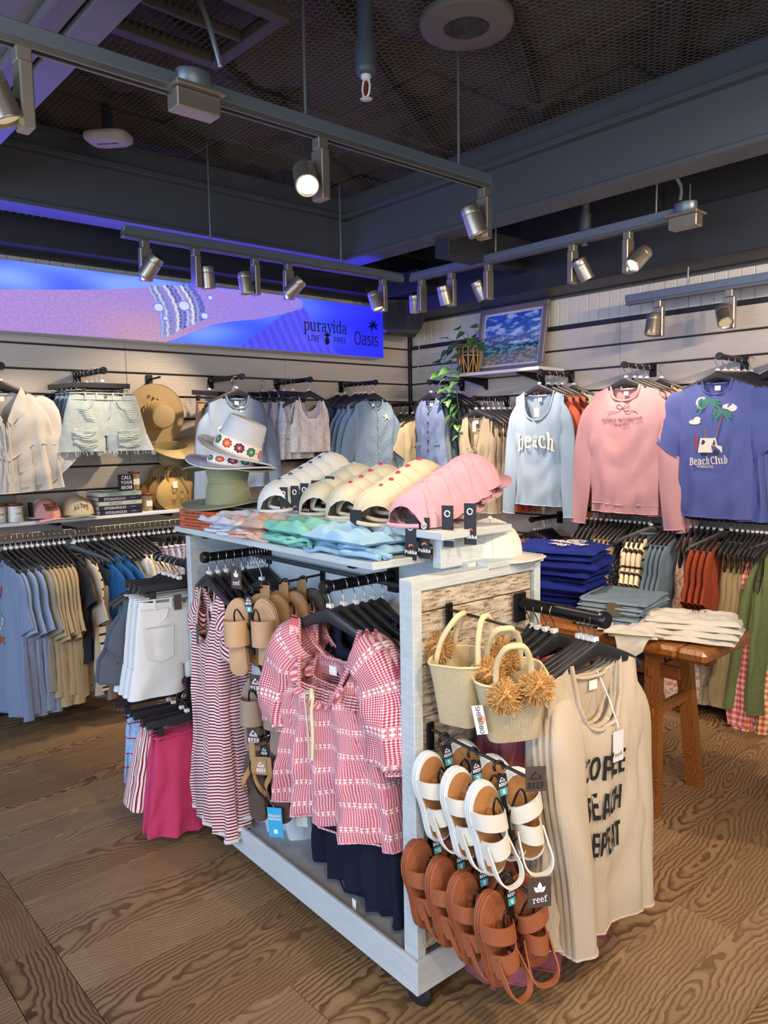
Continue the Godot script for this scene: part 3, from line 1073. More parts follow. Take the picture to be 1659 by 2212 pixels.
		hd.lathe([Vector2(0, 0.02), Vector2(0.018, 0.02), Vector2(0.018, 0.0), Vector2(0.009, -0.008), Vector2(0, -0.008)], 12)
		for k in [-1, 1]:
			hd.tube([Vector3(k * 0.012, 0, 0), Vector3(k * 0.02, -0.03, 0), Vector3(k * 0.014, -0.055, 0), Vector3(0, -0.062, 0)], 0.004, 6)
		for k in 12:
			var a := TAU * k / 12
			hd.box(Vector3(cos(a) * 0.016, -0.068, sin(a) * 0.016), Vector3(0.008, 0.002, 0.008))
		hd.lathe([Vector2(0, -0.066), Vector2(0.014, -0.066), Vector2(0.014, -0.07), Vector2(0, -0.07)], 12)
		part(o, "frame", hd, wm)
		part(o, "bulb", tb([Vector3(0, -0.005, 0), Vector3(0, -0.05, 0)], 0.003, 6), mat("red_glass", "a01818", 0.2))
	# flush loudspeaker
	var sp := thing("ceiling_speaker", "round grey loudspeaker grille set in the dark ceiling", "speaker", Vector3(2.78, 3.14, 2.33))
	var ring := mb()
	ring.lathe([Vector2(0.085, -0.012), Vector2(0.09, -0.02), Vector2(0.17, -0.016), Vector2(0.178, 0.0), Vector2(0.178, 0.02)], 40)
	part(sp, "rim", ring, mat("speaker_rim", "6a625c", 0.6))
	var gr := mb()
	gr.lathe([Vector2(0, -0.012), Vector2(0.086, -0.012)], 32)
	for k in 9:
		gr.tube(arc(Vector3(0, -0.014, 0), Vector3.RIGHT, Vector3.BACK, 0.008 + k * 0.0092, 0, TAU, 32), 0.002, 4, false)
	part(sp, "grille", gr, mat("speaker_grille", "4a4540", 0.6))
	var can := mb()
	can.lathe([Vector2(0.15, 0.0), Vector2(0.15, 0.16), Vector2(0, 0.16)], 24)
	part(sp, "housing", can, mat("speaker_can", "35322f", 0.8))
	# air grille
	var vt := thing("air_vent", "dark square ceiling air grille with angled louvres at top left", "vent", Vector3(2.27, 3.08, 3.20))
	vt.scale = Vector3(0.82, 1, 0.82)
	vt.rotation.y = 0.03
	var vm := mat("vent_metal", "4f4843", 0.6, 0.2)
	for s in [[Vector3(0, 0, -0.27), Vector3(0.60, 0.05, 0.06)], [Vector3(0, 0, 0.27), Vector3(0.60, 0.05, 0.06)], [Vector3(-0.27, 0, 0), Vector3(0.06, 0.05, 0.48)], [Vector3(0.27, 0, 0), Vector3(0.06, 0.05, 0.48)], [Vector3(0, 0.0, 0), Vector3(0.02, 0.04, 0.48)]]:
		part(vt, "frame", bx(s[0], s[1], 0.004), vm)
	for k in 14:
		for q in 2:
			var m := mb()
			m.xf = Transform3D(Basis(Vector3.RIGHT, 0.6), Vector3(-0.13 + q * 0.26, 0.01, -0.225 + k * 0.0345))
			m.box(Vector3.ZERO, Vector3(0.22, 0.003, 0.036))
			part(vt, "louvre", m, vm)
	var v2 := thing("air_vent", "slim ceiling vent catching blue light above the lightbox at far left", "vent", Vector3(0.42, 2.84, 3.25))
	part(v2, "frame", bx(Vector3(0, 0.02, 0), Vector3(0.26, 0.02, 0.5), 0.003), steel2)
	for k in 12:
		part(v2, "louvre", bx(Vector3(0, 0.0, -0.22 + k * 0.04), Vector3(0.22, 0.02, 0.012), 0.002), vm)
	# wireless access point
	var ap := thing("access_point", "white rounded wireless access point on the dark ceiling", "access point", Vector3(1.16, 3.02, 3.06), 0.75)
	var am := mb()
	var rr := []
	for s in [[0.0, 0.0, -0.024], [0.055, 0.035, -0.024], [0.085, 0.06, -0.021], [0.105, 0.078, -0.008], [0.108, 0.08, 0.012], [0.1, 0.07, 0.024], [0.0, 0.0, 0.024]]:
		var row := PackedVector3Array()
		for k in 29:
			var a := TAU * k / 28
			row.append(Vector3(signf(cos(a)) * pow(absf(cos(a)), 0.55) * s[0], s[2], signf(sin(a)) * pow(absf(sin(a)), 0.55) * s[1]))
		rr.append(row)
	am.grid(rr, true)
	part(ap, "housing", am, mat("off_white_plastic", "a99c90", 0.5))
	var lt := letters("Access Point", "bold", 0.012, Vector2.ZERO)
	var li := part(ap, "lettering", lt, mat("ink_dark", "2a2526", 0.7))
	li.rotation = Vector3(PI / 2, 0, 0)
	li.position = Vector3(0, -0.024, 0.01)
	part(ap, "mount", bx(Vector3(0, 0.09, 0), Vector3(0.04, 0.14, 0.04), 0.003), steel2)
	# black loudspeaker in the corner
	var ls := thing("corner_speaker", "black wedge loudspeaker hanging in the dark corner beside the lightbox", "speaker", Vector3(0.30, 2.52, 0.36), 0.85)
	var wd := mb()
	wd.prism(PackedVector2Array([Vector2(-0.16, -0.10), Vector2(0.10, -0.13), Vector2(0.16, -0.05), Vector2(0.16, 0.13), Vector2(-0.16, 0.13)]), -0.13, 0.13)
	part(ls, "cabinet", wd, mat("black_speaker", "0e0e12", 0.5))
	part(ls, "grille", bx(Vector3(0, 0.0, 0.132), Vector3(0.28, 0.2, 0.006), 0.002), mat("black_mesh", "1b1b20", 0.7))
	part(ls, "cable", tb(curve([Vector3(0.1, -0.05, -0.15), Vector3(0.14, -0.2, -0.2), Vector3(0.12, -0.45, -0.24)], 5), 0.004, 6), mat("white_cable", "b7b2aa", 0.6))

func ibeam(p: Vector3, q: Vector3, _s: float) -> MB:
	var m := mb()
	var d := (q - p).normalized()
	var len := p.distance_to(q)
	var c := (p + q) * 0.5
	m.xf = Transform3D(Basis(d, Vector3.UP, d.cross(Vector3.UP)), Vector3(c.x, 0, c.z))
	m.box(Vector3(0, 2.785, 0), Vector3(len, 0.022, 0.18), 0.003)
	m.box(Vector3(0, 2.92, 0.0), Vector3(len, 0.25, 0.13), 0.002)
	m.box(Vector3(0, 3.05, 0), Vector3(len, 0.03, 0.24), 0.003)
	m.box(Vector3(0, 3.12, 0), Vector3(len, 0.12, 0.17), 0.003)
	return m

func track(called: String, p: Vector3, q: Vector3, bar: Material, label: String, rods: Array) -> void:
	var c := (p + q) * 0.5
	var d := (q - p)
	var len := d.length()
	var o := thing(called, label, "light track", c, -atan2(d.z, d.x), "")
	part(o, "support_bar", bx(Vector3(0, 0.022, 0), Vector3(len, 0.044, 0.04), 0.003), bar)
	var tm := mat("track_metal", "8d8c88", 0.35, 0.8)
	part(o, "track_rail", bx(Vector3(0, -0.009, -0.015), Vector3(len, 0.018, 0.008), 0.001), tm)
	part(o, "track_rail", bx(Vector3(0, -0.009, 0.015), Vector3(len, 0.018, 0.008), 0.001), tm)
	part(o, "slot", bx(Vector3(0, -0.003, 0), Vector3(len, 0.006, 0.024), 0.0), mat("black_slot", "0c0c0c", 0.6))
	for s in [-1, 1]:
		part(o, "end_cap", bx(Vector3(s * len * 0.5, 0.0, 0), Vector3(0.006, 0.03, 0.044), 0.001), tm)
	for r in rods:
		var lp: Vector3 = o.transform.affine_inverse() * r
		part(o, "hanger_rod", tb([Vector3(lp.x, 0.03, 0), Vector3(lp.x, 0.62, 0)], 0.006, 8), mat("steel_rod", "9aa0a6", 0.35, 0.8))

func track_head(at: Vector3, side: Vector3, aim: Vector3, lit: int, label: String) -> void:
	aim = aim.normalized()
	side = side.normalized()
	var o := thing("track_spotlight", label, "spotlight", at)
	var metal := mat("satin_nickel", "b3aa9c", 0.36, 0.85)
	var dark := mat("fin_black", "1a1918", 0.5, 0.3)
	part(o, "adapter", bx(Vector3(0, -0.008, 0), Vector3(0.042, 0.04, 0.042), 0.003), metal)
	var far := side.cross(Vector3.UP).normalized()
	var bb := mb()
	bb.xf = Transform3D(Basis(side, Vector3.UP, far), Vector3(0, -0.115, 0))
	bb.box(Vector3.ZERO, Vector3(0.036, 0.175, 0.066), 0.004)
	part(o, "driver_box", bb, metal)
	var c := side * 0.068 + Vector3(0, -0.135, 0)
	part(o, "knuckle", tb([side * 0.01 + Vector3(0, -0.135, 0), c], 0.012, 10), dark)
	var u := aim.cross(Vector3.UP if absf(aim.y) < 0.95 else Vector3.RIGHT).normalized()
	var bs := Basis(u, aim, u.cross(aim))
	var b := mb()
	b.xf = Transform3D(bs, c)
	b.lathe([Vector2(0.0, -0.062), Vector2(0.034, -0.062), Vector2(0.04, -0.058), Vector2(0.041, -0.03), Vector2(0.038, -0.0285), Vector2(0.038, -0.0245), Vector2(0.0415, -0.023), Vector2(0.043, 0.06), Vector2(0.0415, 0.064), Vector2(0.038, 0.064), Vector2(0.035, 0.052), Vector2(0.0, 0.045)], 28)
	part(o, "barrel", b, metal)
	var fn := mb()
	fn.xf = Transform3D(bs, c)
	for k in 10:
		var a := TAU * k / 10
		fn.box(Vector3(cos(a) * 0.019, -0.064, sin(a) * 0.019), Vector3(0.022 if absf(cos(a)) > 0.7 else 0.006, 0.008, 0.022 if absf(cos(a)) <= 0.7 else 0.006), 0.001)
	part(o, "cooling_fin", fn, dark)
	var ln := mb()
	ln.xf = Transform3D(bs, c)
	ln.lathe([Vector2(0, 0.056), Vector2(0.02, 0.055), Vector2(0.034, 0.0535)], 24)
	var on: Material = mat("lamp_lens_lit", "fff4dc", 0.3, 0.0, {"emit": "fff0d0", "energy": 9.0})
	part(o, "lens", ln, on if lit >= 2 else mat("lamp_lens", "6d6558", 0.15, 0.1, {"emit": "ffe2b0", "energy": 0.5}))
	if lit == 0:
		return
	var s := SpotLight3D.new()
	s.name = "lamp_light"
	o.add_child(s)
	s.position = c + aim * 0.07
	s.basis = Basis.looking_at(aim, Vector3.UP if absf(aim.y) < 0.95 else Vector3.RIGHT)
	s.light_color = Color("ffe3c2")
	s.light_energy = 1.8 * (1.35 if lit == 3 else 1.4 if lit == 2 else 1.25)
	s.spot_angle = 34.0
	s.spot_angle_attenuation = 0.7
	s.light_size = 0.035
	s.spot_range = 12.0
	s.spot_attenuation = 2.0
	s.shadow_enabled = true

func power_box(at: Vector3, yaw: float, path: Array, label: String) -> void:
	var o := thing("track_feed_box", label, "junction box", at, yaw)
	var gal := mat("galvanised_box", "6f7b84", 0.4, 0.6)
	var nick := mat("satin_nickel", "b3aa9c", 0.36, 0.85)
	var a := mb()
	a.lathe([Vector2(0, 0.082), Vector2(0.042, 0.082), Vector2(0.044, 0.078), Vector2(0.044, 0.03), Vector2(0, 0.03)], 24, 1.0, 1.35)
	part(o, "round_box", a, gal)
	part(o, "cover", bx(Vector3(0, 0.022, 0), Vector3(0.11, 0.012, 0.17), 0.002), nick)
	part(o, "feed_housing", bx(Vector3(0, -0.015, 0), Vector3(0.07, 0.06, 0.15), 0.004), nick)
	var pts := curve(path, 8)
	var lp := []
	for p in pts:
		lp.append(o.transform.affine_inverse() * p)
	var n := lp.size() * 4
	var rad := PackedFloat32Array()
	var fine := []
	for k in n:
		var t := float(k) / (n - 1) * (lp.size() - 1)
		var i := mini(int(t), lp.size() - 2)
		fine.append((lp[i] as Vector3).lerp(lp[i + 1], t - i))
		rad.append(0.0095 if k % 2 else 0.0075)
	var m := mb()
	m.tube(fine, rad, 10)
	part(o, "conduit", m, mat("conduit_metal", "a9b0b5", 0.35, 0.8))

# ---------------------------------------------------------------- garments on hangers (local frame: rail at the origin, front = +z)
const SHIRT := {"y0": -0.112, "sh": 0.19, "w": 0.255, "hem": 0.26, "len": 0.68, "nw": 0.085, "nd": 0.085, "nb": 0.022, "v": false, "slope": 0.42, "T": 0.042, "fold": 0.016, "nf": 4.0, "ah": 0.0, "st": 0.14, "slv": "none", "sl": 0.2, "sw": 0.095, "splay": 0.04, "rib": true, "ph": 0.0, "dip": 0.0, "crump": 0.010, "open": 0.0}

func spec(o: Dictionary) -> Dictionary:
	var s := SHIRT.duplicate()
	s.merge(o, true)
	return s

func sy_top(s: Dictionary, x: float, front: bool) -> float:
	var ax := absf(x)
	var y: float = s.y0
	if ax < s.nw:
		var k: float = ax / s.nw
		var drop: float = s.nd if front else s.nb
		if s.v:
			return y - drop * (1.0 - k) if front else y - drop * (1.0 - k * k)
		return y - drop * sqrt(maxf(0.0, 1.0 - pow(k, 2.6)))
	y -= (ax - s.nw) * s.slope
	if s.ah > 0.0 and ax > s.st:
		y -= s.ah * pow(clampf((ax - s.st) / maxf(0.001, s.sh - s.st), 0.0, 1.0), 0.6)
	return y

func s_width(s: Dictionary, h: float) -> float:
	if s.has("waist"):
		var hw: float = s.waist_h
		if h < hw:
			return lerpf(s.sh, s.w, smoothstep(0.0, 0.25, h)) if h < 0.25 else lerpf(s.w, s.waist, smoothstep(0.25, hw, h))
		return lerpf(s.waist, s.hem, pow((h - hw) / (1.0 - hw), 0.8))
	if h < 0.28:
		return lerpf(s.sh, s.w, smoothstep(0.0, 0.28, h))
	return lerpf(s.w, s.hem, (h - 0.28) / 0.72)

func s_fold(s: Dictionary, xn: float, h: float, front: bool) -> float:
	var p: float = s.ph + (0.0 if front else 1.9)
	var k := pow(clampf(h * 1.25 - 0.06, 0.0, 1.0), 1.0)
	var a: float = s.fold * 1.25
	var q := sin(s.nf * PI * xn + p + 1.3 * sin(xn * 2.7 + p * 1.7) + h * 0.7)
	return a * k * (q + 0.22 * sin(s.nf * 2.3 * PI * xn + p * 2.0)) + s.crump * (noise.get_noise_3d(xn * 2.2 + p, h * 5.0, p) + 0.9 * soft.get_noise_3d(xn * 3.0 + h * 4.0, h * 3.0 - xn * 2.0, p + 5.0))

func s_point(s: Dictionary, a: float, v: float) -> Vector3:
	var ca := cos(a)
	var sa := sin(a)
	var xn := signf(ca) * pow(absf(ca), 0.8)
	var front := sa >= 0.0
	var yt := sy_top(s, xn * s.sh, front)
	if absf(sa) < 0.02 and s.ah > 0.0:
		yt = s.y0 - (s.sh - s.nw) * s.slope - s.ah
	var yb: float = s.y0 - s.len - s.dip * (1.0 - xn * xn)
	var y := lerpf(yt, yb, v)
	var h: float = clampf((s.y0 - y) / s.len, 0.0, 1.0)
	var z: float = signf(sa) * pow(absf(sa), 0.6) * s.T * (0.2 + 0.8 * smoothstep(0.0, 0.3, h))
	z += s_fold(s, xn, h, front) * smoothstep(0.0, 0.25, absf(sa))
	return Vector3(xn * s_width(s, h), y, z)

func s_front(s: Dictionary, x: float, y: float) -> float:
	var h: float = clampf((s.y0 - y) / s.len, 0.0, 1.0)
	var xn := clampf(x / s_width(s, h), -0.98, 0.98)
	var ca := pow(absf(xn), 1.25)
	var sa := sqrt(1.0 - ca * ca)
	return pow(sa, 0.6) * s.T * (0.2 + 0.8 * smoothstep(0.0, 0.3, h)) + s_fold(s, xn, h, true)

func body_mesh(s: Dictionary, nu := 44, nv := 16) -> MB:
	var m := mb()
	var rows := []
	var uvs := []
	var arcu := PackedFloat32Array([0.0])
	for i in nu:
		var p := s_point(s, TAU * i / nu + 0.0001, 1.0)
		var q := s_point(s, TAU * (i + 1) / nu + 0.0001, 1.0)
		arcu.append(arcu[i] + Vector2(p.x, p.z).distance_to(Vector2(q.x, q.z)))
	for j in nv + 1:
		var row := PackedVector3Array()
		var ur := PackedVector2Array()
		for i in nu + 1:
			var p := s_point(s, TAU * i / nu + 0.0001, float(j) / nv)
			row.append(p)
			ur.append(Vector2(-arcu[i], -p.y))
		rows.append(row)
		uvs.append(ur)
	m.grid(rows, true, uvs)
	return m

func neck_loop(s: Dictionary) -> Array:
	var o := []
	for k in 15:
		var x: float = lerpf(-s.nw, s.nw, k / 14.0)
		o.append(Vector3(x, sy_top(s, x, true), s_front(s, x, sy_top(s, x, true))))
	for k in range(1, 10):
		var x: float = lerpf(s.nw, -s.nw, k / 10.0)
		o.append(Vector3(x, sy_top(s, x, false), -s_front(s, x, sy_top(s, x, false)) * 0.8))
	return o

func hem_loop(s: Dictionary, v := 1.0, n := 36) -> Array:
	var o := []
	for i in n:
		o.append(s_point(s, TAU * i / n + 0.0001, v))
	return o

func sleeve_path(s: Dictionary, side: int) -> Array:
	var p := Vector3(side * (s.sh - 0.05), s.y0 - s.slope * (s.sh - s.nw) - 0.055, 0)
	var o := Vector3(side, 0, 0)
	var d := Vector3.DOWN
	match s.slv:
		"long":
			if s.has("fwd") and side == -1:
				return [p, p + o * 0.015 + d * 0.10 + Vector3(0, 0, 0.03), p + o * 0.02 + d * 0.26 + Vector3(0, 0, 0.05), p - o * 0.005 + d * s.sl * 0.68 + Vector3(0, 0, 0.062), p - o * 0.02 + d * s.sl + Vector3(0, 0, 0.065)]
			var w: float = s.w - s.sh + 0.05
			return [p, p + o * w * 0.75 + d * 0.10, p + o * (w + s.splay * 0.35) + d * 0.24, p + o * (w + s.splay * 0.7) + d * s.sl * 0.68 + Vector3(0, 0, 0.01), p + o * (w + s.splay) + d * s.sl + Vector3(0, 0, 0.012)]
		"puff":
			return [p + Vector3(0, 0.02, 0), p + o * 0.07 + d * 0.03, p + o * 0.11 + d * 0.12, p + o * 0.12 + d * s.sl * 0.85, p + o * 0.12 + d * s.sl]
	return [p, p + o * 0.05 + d * 0.05, p + o * 0.07 + d * s.sl * 0.6, p + o * (0.085 + s.splay) + d * s.sl]

func sleeve_mesh(s: Dictionary, side: int) -> Array:
	var pts := curve(sleeve_path(s, side), 5)
	var n := pts.size()
	var rows := []
	var uvs := []
	var nu := 22
	for k in n:
		var t := float(k) / (n - 1)
		var tg: Vector3 = (pts[mini(k + 1, n - 1)] - pts[maxi(k - 1, 0)]).normalized()
		var sd := Vector3(-tg.y, tg.x, 0).normalized()
		var hw: float
		var ht := 0.021
		if s.slv == "long":
			hw = lerpf(s.sw, s.sw * 0.56, pow(t, 0.7))
		elif s.slv == "puff":
			hw = s.sw * lerpf(0.85, 1.25, sin(minf(t * 1.3, 1.0) * PI * 0.5)) * (1.0 if t < 0.86 else (0.62 if t < 0.95 else 0.85))
			ht = 0.055 if t < 0.86 else 0.035
		else:
			hw = s.sw * lerpf(1.0, 1.05, t)
		ht *= smoothstep(-0.25, 0.2, t)
		if s.slv != "puff":
			hw *= lerpf(0.55, 1.0, smoothstep(0.0, 0.3, t))
		var row := PackedVector3Array()
		var ur := PackedVector2Array()
		for i in nu + 1:
			var a := TAU * i / nu
			var wob: float = 0.2 * sin(3.0 * a + s.ph + t * 4.0) * t + 0.12 * sin(t * 17.0 + a * 2.0 + s.ph + side) * sin(t * PI)
			if s.slv == "puff":
				wob += 0.22 * sin(a * 7.0) * t
			row.append(pts[k] + sd * cos(a) * hw + Vector3(0, 0, 1) * sin(a) * ht * (1.0 + wob * 1.6))
			ur.append(Vector2(cos(a) * hw * 1.1, t * s.sl * 1.1))
		rows.append(row)
		uvs.append(ur)
	var m := mb()
	m.grid(rows, true, uvs)
	return [m, Array(rows[n - 1].slice(0, nu))]

# list of [part name, mesh, material, label]
func make_shirt(s: Dictionary, m: Material, trim_m: Material = null) -> Array:
	var tm := trim_m if trim_m else m
	var o := [["body", body_mesh(s, s.get("nu", 44), s.get("nv", 16)).mesh(), m, ""]]
	if s.rib:
		var nk := mb()
		nk.tube(neck_loop(s), s.get("rr", 0.007), 6, false, 0.7, true)
		o.append(["collar", nk.mesh(), tm, ""])
	if s.get("hemband", true):
		var hm := mb()
		hm.tube(hem_loop(s), 0.0035, 4, false, 1.0, true)
		o.append(["hem", hm.mesh(), tm, ""])
	if s.slv != "none":
		for side in [-1, 1]:
			var r := sleeve_mesh(s, side)
			o.append(["sleeve", r[0].mesh(), m, ""])
			var c := mb()
			c.tube(r[1], 0.004, 4, false, 1.0, true)
			o.append(["cuff", c.mesh(), tm, ""])
	if s.get("label", true):
		o.append(["neck_label", bx(Vector3(0, s.y0 - s.nb - 0.022, -s.T * 0.10), Vector3(0.032, 0.026, 0.0012), 0).mesh(), mat("white_tag", "e6e2da", 0.8), ""])
	return o

func size_sticker(at: Vector3, w := 0.028, h := 0.05, col := "ece8df") -> Array:
	return [["price_tag", bx(at + Vector3(0, -h * 0.5 - 0.02, 0), Vector3(w, h, 0.0015), 0).mesh(), mat("paper_tag", col, 0.75), ""], ["tag_string", tb([at + Vector3(0, 0.02, -0.004), at + Vector3(0, -0.022, 0)], 0.0008, 4).mesh(), mat("string", "d8d2c6", 0.8), ""]]

# skirt: gathered waist to wide hem
func make_skirt(y0: float, waist: float, hem: float, ln: float, m: Material, fold := 0.018, nf := 5.0, ph := 0.0, tiers := 0) -> Array:
	var s := spec({"y0": y0, "sh": waist, "w": lerpf(waist, hem, 0.35), "hem": hem, "len": ln, "nw": 0.0, "slope": 0.0, "nb": 0.0, "nd": 0.0, "T": 0.05, "fold": fold, "nf": nf, "ph": ph})
	var o := [["body", body_mesh(s, 44, 12).mesh(), m, ""]]
	var wb := mb()
	wb.tube(hem_loop(s, 0.015), 0.012, 6, false, 0.5, true)
	o.append(["waistband", wb.mesh(), m, ""])
	for k in tiers:
		var t := mb()
		t.tube(hem_loop(s, 0.35 + 0.3 * k), 0.006, 4, false, 1.0, true)
		o.append(["tier_seam", t.mesh(), m, ""])
	return o

# shorts: hips then two legs
func shorts_point(w0: float, w1: float, y0: float, crotch: float, ln: float, T: float, leg: int, a: float, v: float) -> Vector3:
	var y := y0 - crotch - (ln - crotch) * v
	var t := (y0 - y) / ln
	var w := lerpf(w0, w1, pow(t, 0.8))
	var cx := w * 0.5 * (1.02 + 0.05 * v)
	var hw := w * 0.5 * lerpf(1.0, 1.06, v)
	var ca := cos(a)
	var x := cx + signf(ca) * pow(absf(ca), 0.8) * hw
	var z := signf(sin(a)) * pow(absf(sin(a)), 0.6) * T * (1.0 + 0.25 * v)
	return Vector3(leg * x, y, z)

func make_shorts(w0: float, w1: float, ln: float, crotch: float, m: Material, y0 := -0.175, T := 0.035, fringe := true) -> Array:
	var o := []
	var b := mb()
	var rows := []
	var uvs := []
	for j in 11:
		var v := j / 10.0
		var row := PackedVector3Array()
		var ur := PackedVector2Array()
		var t := crotch * v / ln
		var w := lerpf(w0, w1, pow(t, 0.8))
		for i in 37:
			var a := TAU * i / 36
			var ca := cos(a)
			var z := signf(sin(a)) * pow(absf(sin(a)), 0.6) * T * (0.55 + 0.45 * v)
			z -= 0.012 * exp(-pow(ca * w / 0.03, 2.0)) * v * signf(sin(a))
			z += 0.004 * noise.get_noise_3d(ca * 3.0, v * 3.0, signf(sin(a)) + w0)
			var p := Vector3(signf(ca) * pow(absf(ca), 0.8) * w, y0 - crotch * v - (0.0 if j > 0 else 0.012 * (1.0 - ca * ca) * (1.0 if sin(a) > 0 else 0.0)), z)
			row.append(p)
			ur.append(Vector2(p.x + (0.5 if sin(a) < 0 else 0.0), -p.y))
		rows.append(row)
		uvs.append(ur)
	b.grid(rows, true, uvs)
	for leg in [-1, 1]:
		rows = []
		uvs = []
		for j in 9:
			var row := PackedVector3Array()
			var ur := PackedVector2Array()
			for i in 29:
				var p := shorts_point(w0, w1, y0, crotch * 0.97, ln, T, leg, TAU * i / 28, j / 8.0)
				p.z += 0.006 * sin(p.x * 40.0 + j * 0.5) * j / 8.0
				row.append(p)
				ur.append(Vector2(p.x, -p.y))
			rows.append(row)
			uvs.append(ur)
		b.grid(rows, true, uvs)
	o.append(["body", b.mesh(), m, ""])
	var sf := func(x: float, y: float) -> float:
		var t := clampf((y0 - y) / ln, 0, 1)
		var w := lerpf(w0, w1, pow(t, 0.8))
		if t * ln < crotch:
			var ca := pow(clampf(absf(x) / w, 0, 0.98), 1.25)
			return pow(1.0 - ca * ca, 0.3) * T * (0.55 + 0.45 * t * ln / crotch)
		var c2 := pow(clampf(absf(absf(x) - w * 0.5) / (w * 0.52), 0, 0.98), 1.25)
		return pow(1.0 - c2 * c2, 0.3) * T * 1.1
	# waistband, belt loops, fly, pockets as raised seams
	var wb := mb()
	for q in [0.004, -0.032]:
		var lp := []
		for i in 36:
			var a := TAU * i / 36
			lp.append(Vector3(signf(cos(a)) * pow(absf(cos(a)), 0.8) * w0 * 1.005, y0 + q, signf(sin(a)) * pow(absf(sin(a)), 0.6) * T * 0.6 + signf(sin(a)) * 0.001))
		wb.tube(lp, 0.004, 4, false, 1.0, true)
	o.append(["waistband", wb.mesh(), m, ""])
	var st := mb()
	for x in [-0.11, -0.045, 0.05, 0.115]:
		st.box(Vector3(x, y0 - 0.014, sf.call(x, y0 - 0.014) + 0.004), Vector3(0.011, 0.045, 0.006), 0.002)
	o.append(["belt_loop", st.mesh(), m, ""])
	var fl := mb()
	var path := []
	for k in 7:
		path.append(Vector3(0.035 - (0.02 * pow(k / 6.0, 4.0)), y0 - 0.04 - 0.10 * k / 6.0, sf.call(0.03, y0 - 0.04 - 0.1 * k / 6.0) + 0.002))
	fl.tube(path, 0.0025, 4)
	for sd in [-1, 1]:
		path = []
		for k in 9:
			var q := k / 8.0
			var x: float = sd * (0.075 + 0.07 * sin(q * PI * 0.5))
			var y := y0 - 0.035 - 0.065 * (1.0 - cos((1.0 - q) * PI * 0.5)) - 0.0 - 0.06 * (1.0 - q)
			path.append(Vector3(sd * (w0 * 0.35 + 0.085 * q), y0 - 0.035 - 0.065 * sqrt(maxf(0.0, 1.0 - pow(1.0 - q, 2.0))) , sf.call(x, y) + 0.0015))
		fl.tube(path, 0.003, 4)
	o.append(["pocket_seam", fl.mesh(), m, ""])
	o.append(["button", tb([Vector3(0.008, y0 - 0.014, sf.call(0.0, y0) + 0.002), Vector3(0.008, y0 - 0.014, sf.call(0.0, y0) + 0.008)], 0.008, 10).mesh(), mat("copper_button", "a98a62", 0.35, 0.8), ""])
	if fringe:
		var fr := mb()
		var r := RandomNumberGenerator.new()
		r.seed = 4
		for leg in [-1, 1]:
			for i in 90:
				var p := shorts_point(w0, w1, y0, crotch, ln, T, leg, r.randf() * TAU, 1.0)
				var d := Vector3(r.randf_range(-0.012, 0.012), -r.randf_range(0.012, 0.03), r.randf_range(-0.008, 0.01))
				fr.tube([p + Vector3(0, 0.004, 0), p + d * 0.5 + Vector3(r.randf_range(-0.004, 0.004), 0, 0), p + d], 0.0016, 3, false)
		o.append(["fringe", fr.mesh(), mat("raw_thread", "c9d2cc", 0.95), "", "stuff"])
	return o

# ---------------------------------------------------------------- hangers
func hanger_parts(kind: String) -> Array:
	if cache.has("hanger" + kind):
		return cache["hanger" + kind]
	var plastic := mat("black_hanger", "26262a", 0.42, 0.0, {"spec": 0.5})
	var chrome := mat("chrome_wire", "b9b6b0", 0.22, 1.0)
	var o := []
	var hk := arc(Vector3(0, -0.002, 0), Vector3.RIGHT, Vector3.UP, 0.0195, -0.5, PI + 0.1, 12)
	hk.append_array([Vector3(-0.017, -0.014, 0), Vector3(-0.006, -0.028, 0), Vector3(0, -0.042, 0), Vector3(0, -0.068, 0)])
	o.append(["hook", tb(hk, 0.0019, 5).mesh(), chrome, ""])
	if kind == "clip":
		o.append(["bar", bx(Vector3(0, -0.085, 0), Vector3(0.33, 0.03, 0.012), 0.003).mesh(), plastic, ""])
		var m := mb()
		m.tube([Vector3(-0.15, -0.112, 0), Vector3(0.15, -0.112, 0)], 0.0022, 5)
		for sx in [-1, 1]:
			m.tube([Vector3(sx * 0.15, -0.098, 0), Vector3(sx * 0.15, -0.112, 0)], 0.0022, 5)
		o.append(["wire", m.mesh(), chrome, ""])
		for sx in [-1, 1]:
			var c := mb()
			c.box(Vector3(sx * 0.11, -0.128, 0.008), Vector3(0.022, 0.05, 0.004), 0.0015)
			c.box(Vector3(sx * 0.11, -0.128, -0.008), Vector3(0.022, 0.05, 0.004), 0.0015)
			o.append(["clip", c.mesh(), plastic, ""])
	else:
		var rows := []
		for k in 17:
			var x := lerpf(-0.212, 0.212, k / 16.0)
			var q := absf(x) / 0.212
			var cy := -0.084 - 0.078 * pow(q, 1.1) - 0.012 * smoothstep(0.8, 1.0, q)
			var hh := lerpf(0.024, 0.012, pow(q, 0.7))
			var hz := 0.0085 * (1.0 if q < 0.97 else 0.6)
			var row := PackedVector3Array()
			for i in 11:
				var a := TAU * i / 10
				row.append(Vector3(x, cy + signf(sin(a)) * pow(absf(sin(a)), 0.7) * hh, signf(cos(a)) * pow(absf(cos(a)), 0.7) * hz - 0.022 * q * q + 0.006))
			rows.append(row)
		var m := mb()
		m.grid(rows, true)
		m.face(Array(rows[0].slice(0, 10)))
		m.face(Array(rows[16].slice(0, 10)))
		o.append(["body", m.mesh(), plastic, ""])
	o.append(["size_marker", bx(Vector3(0, -0.058, 0), Vector3(0.02, 0.014, 0.016), 0.002).mesh(), mat("white_marker", "e4e2de", 0.5), ""])
	cache["hanger" + kind] = o
	return o

func put(o: Node3D, parts: Array) -> void:
	for p in parts:
		part(o, p[0], p[1], p[2], p[3], p[4] if p.size() > 4 else "")

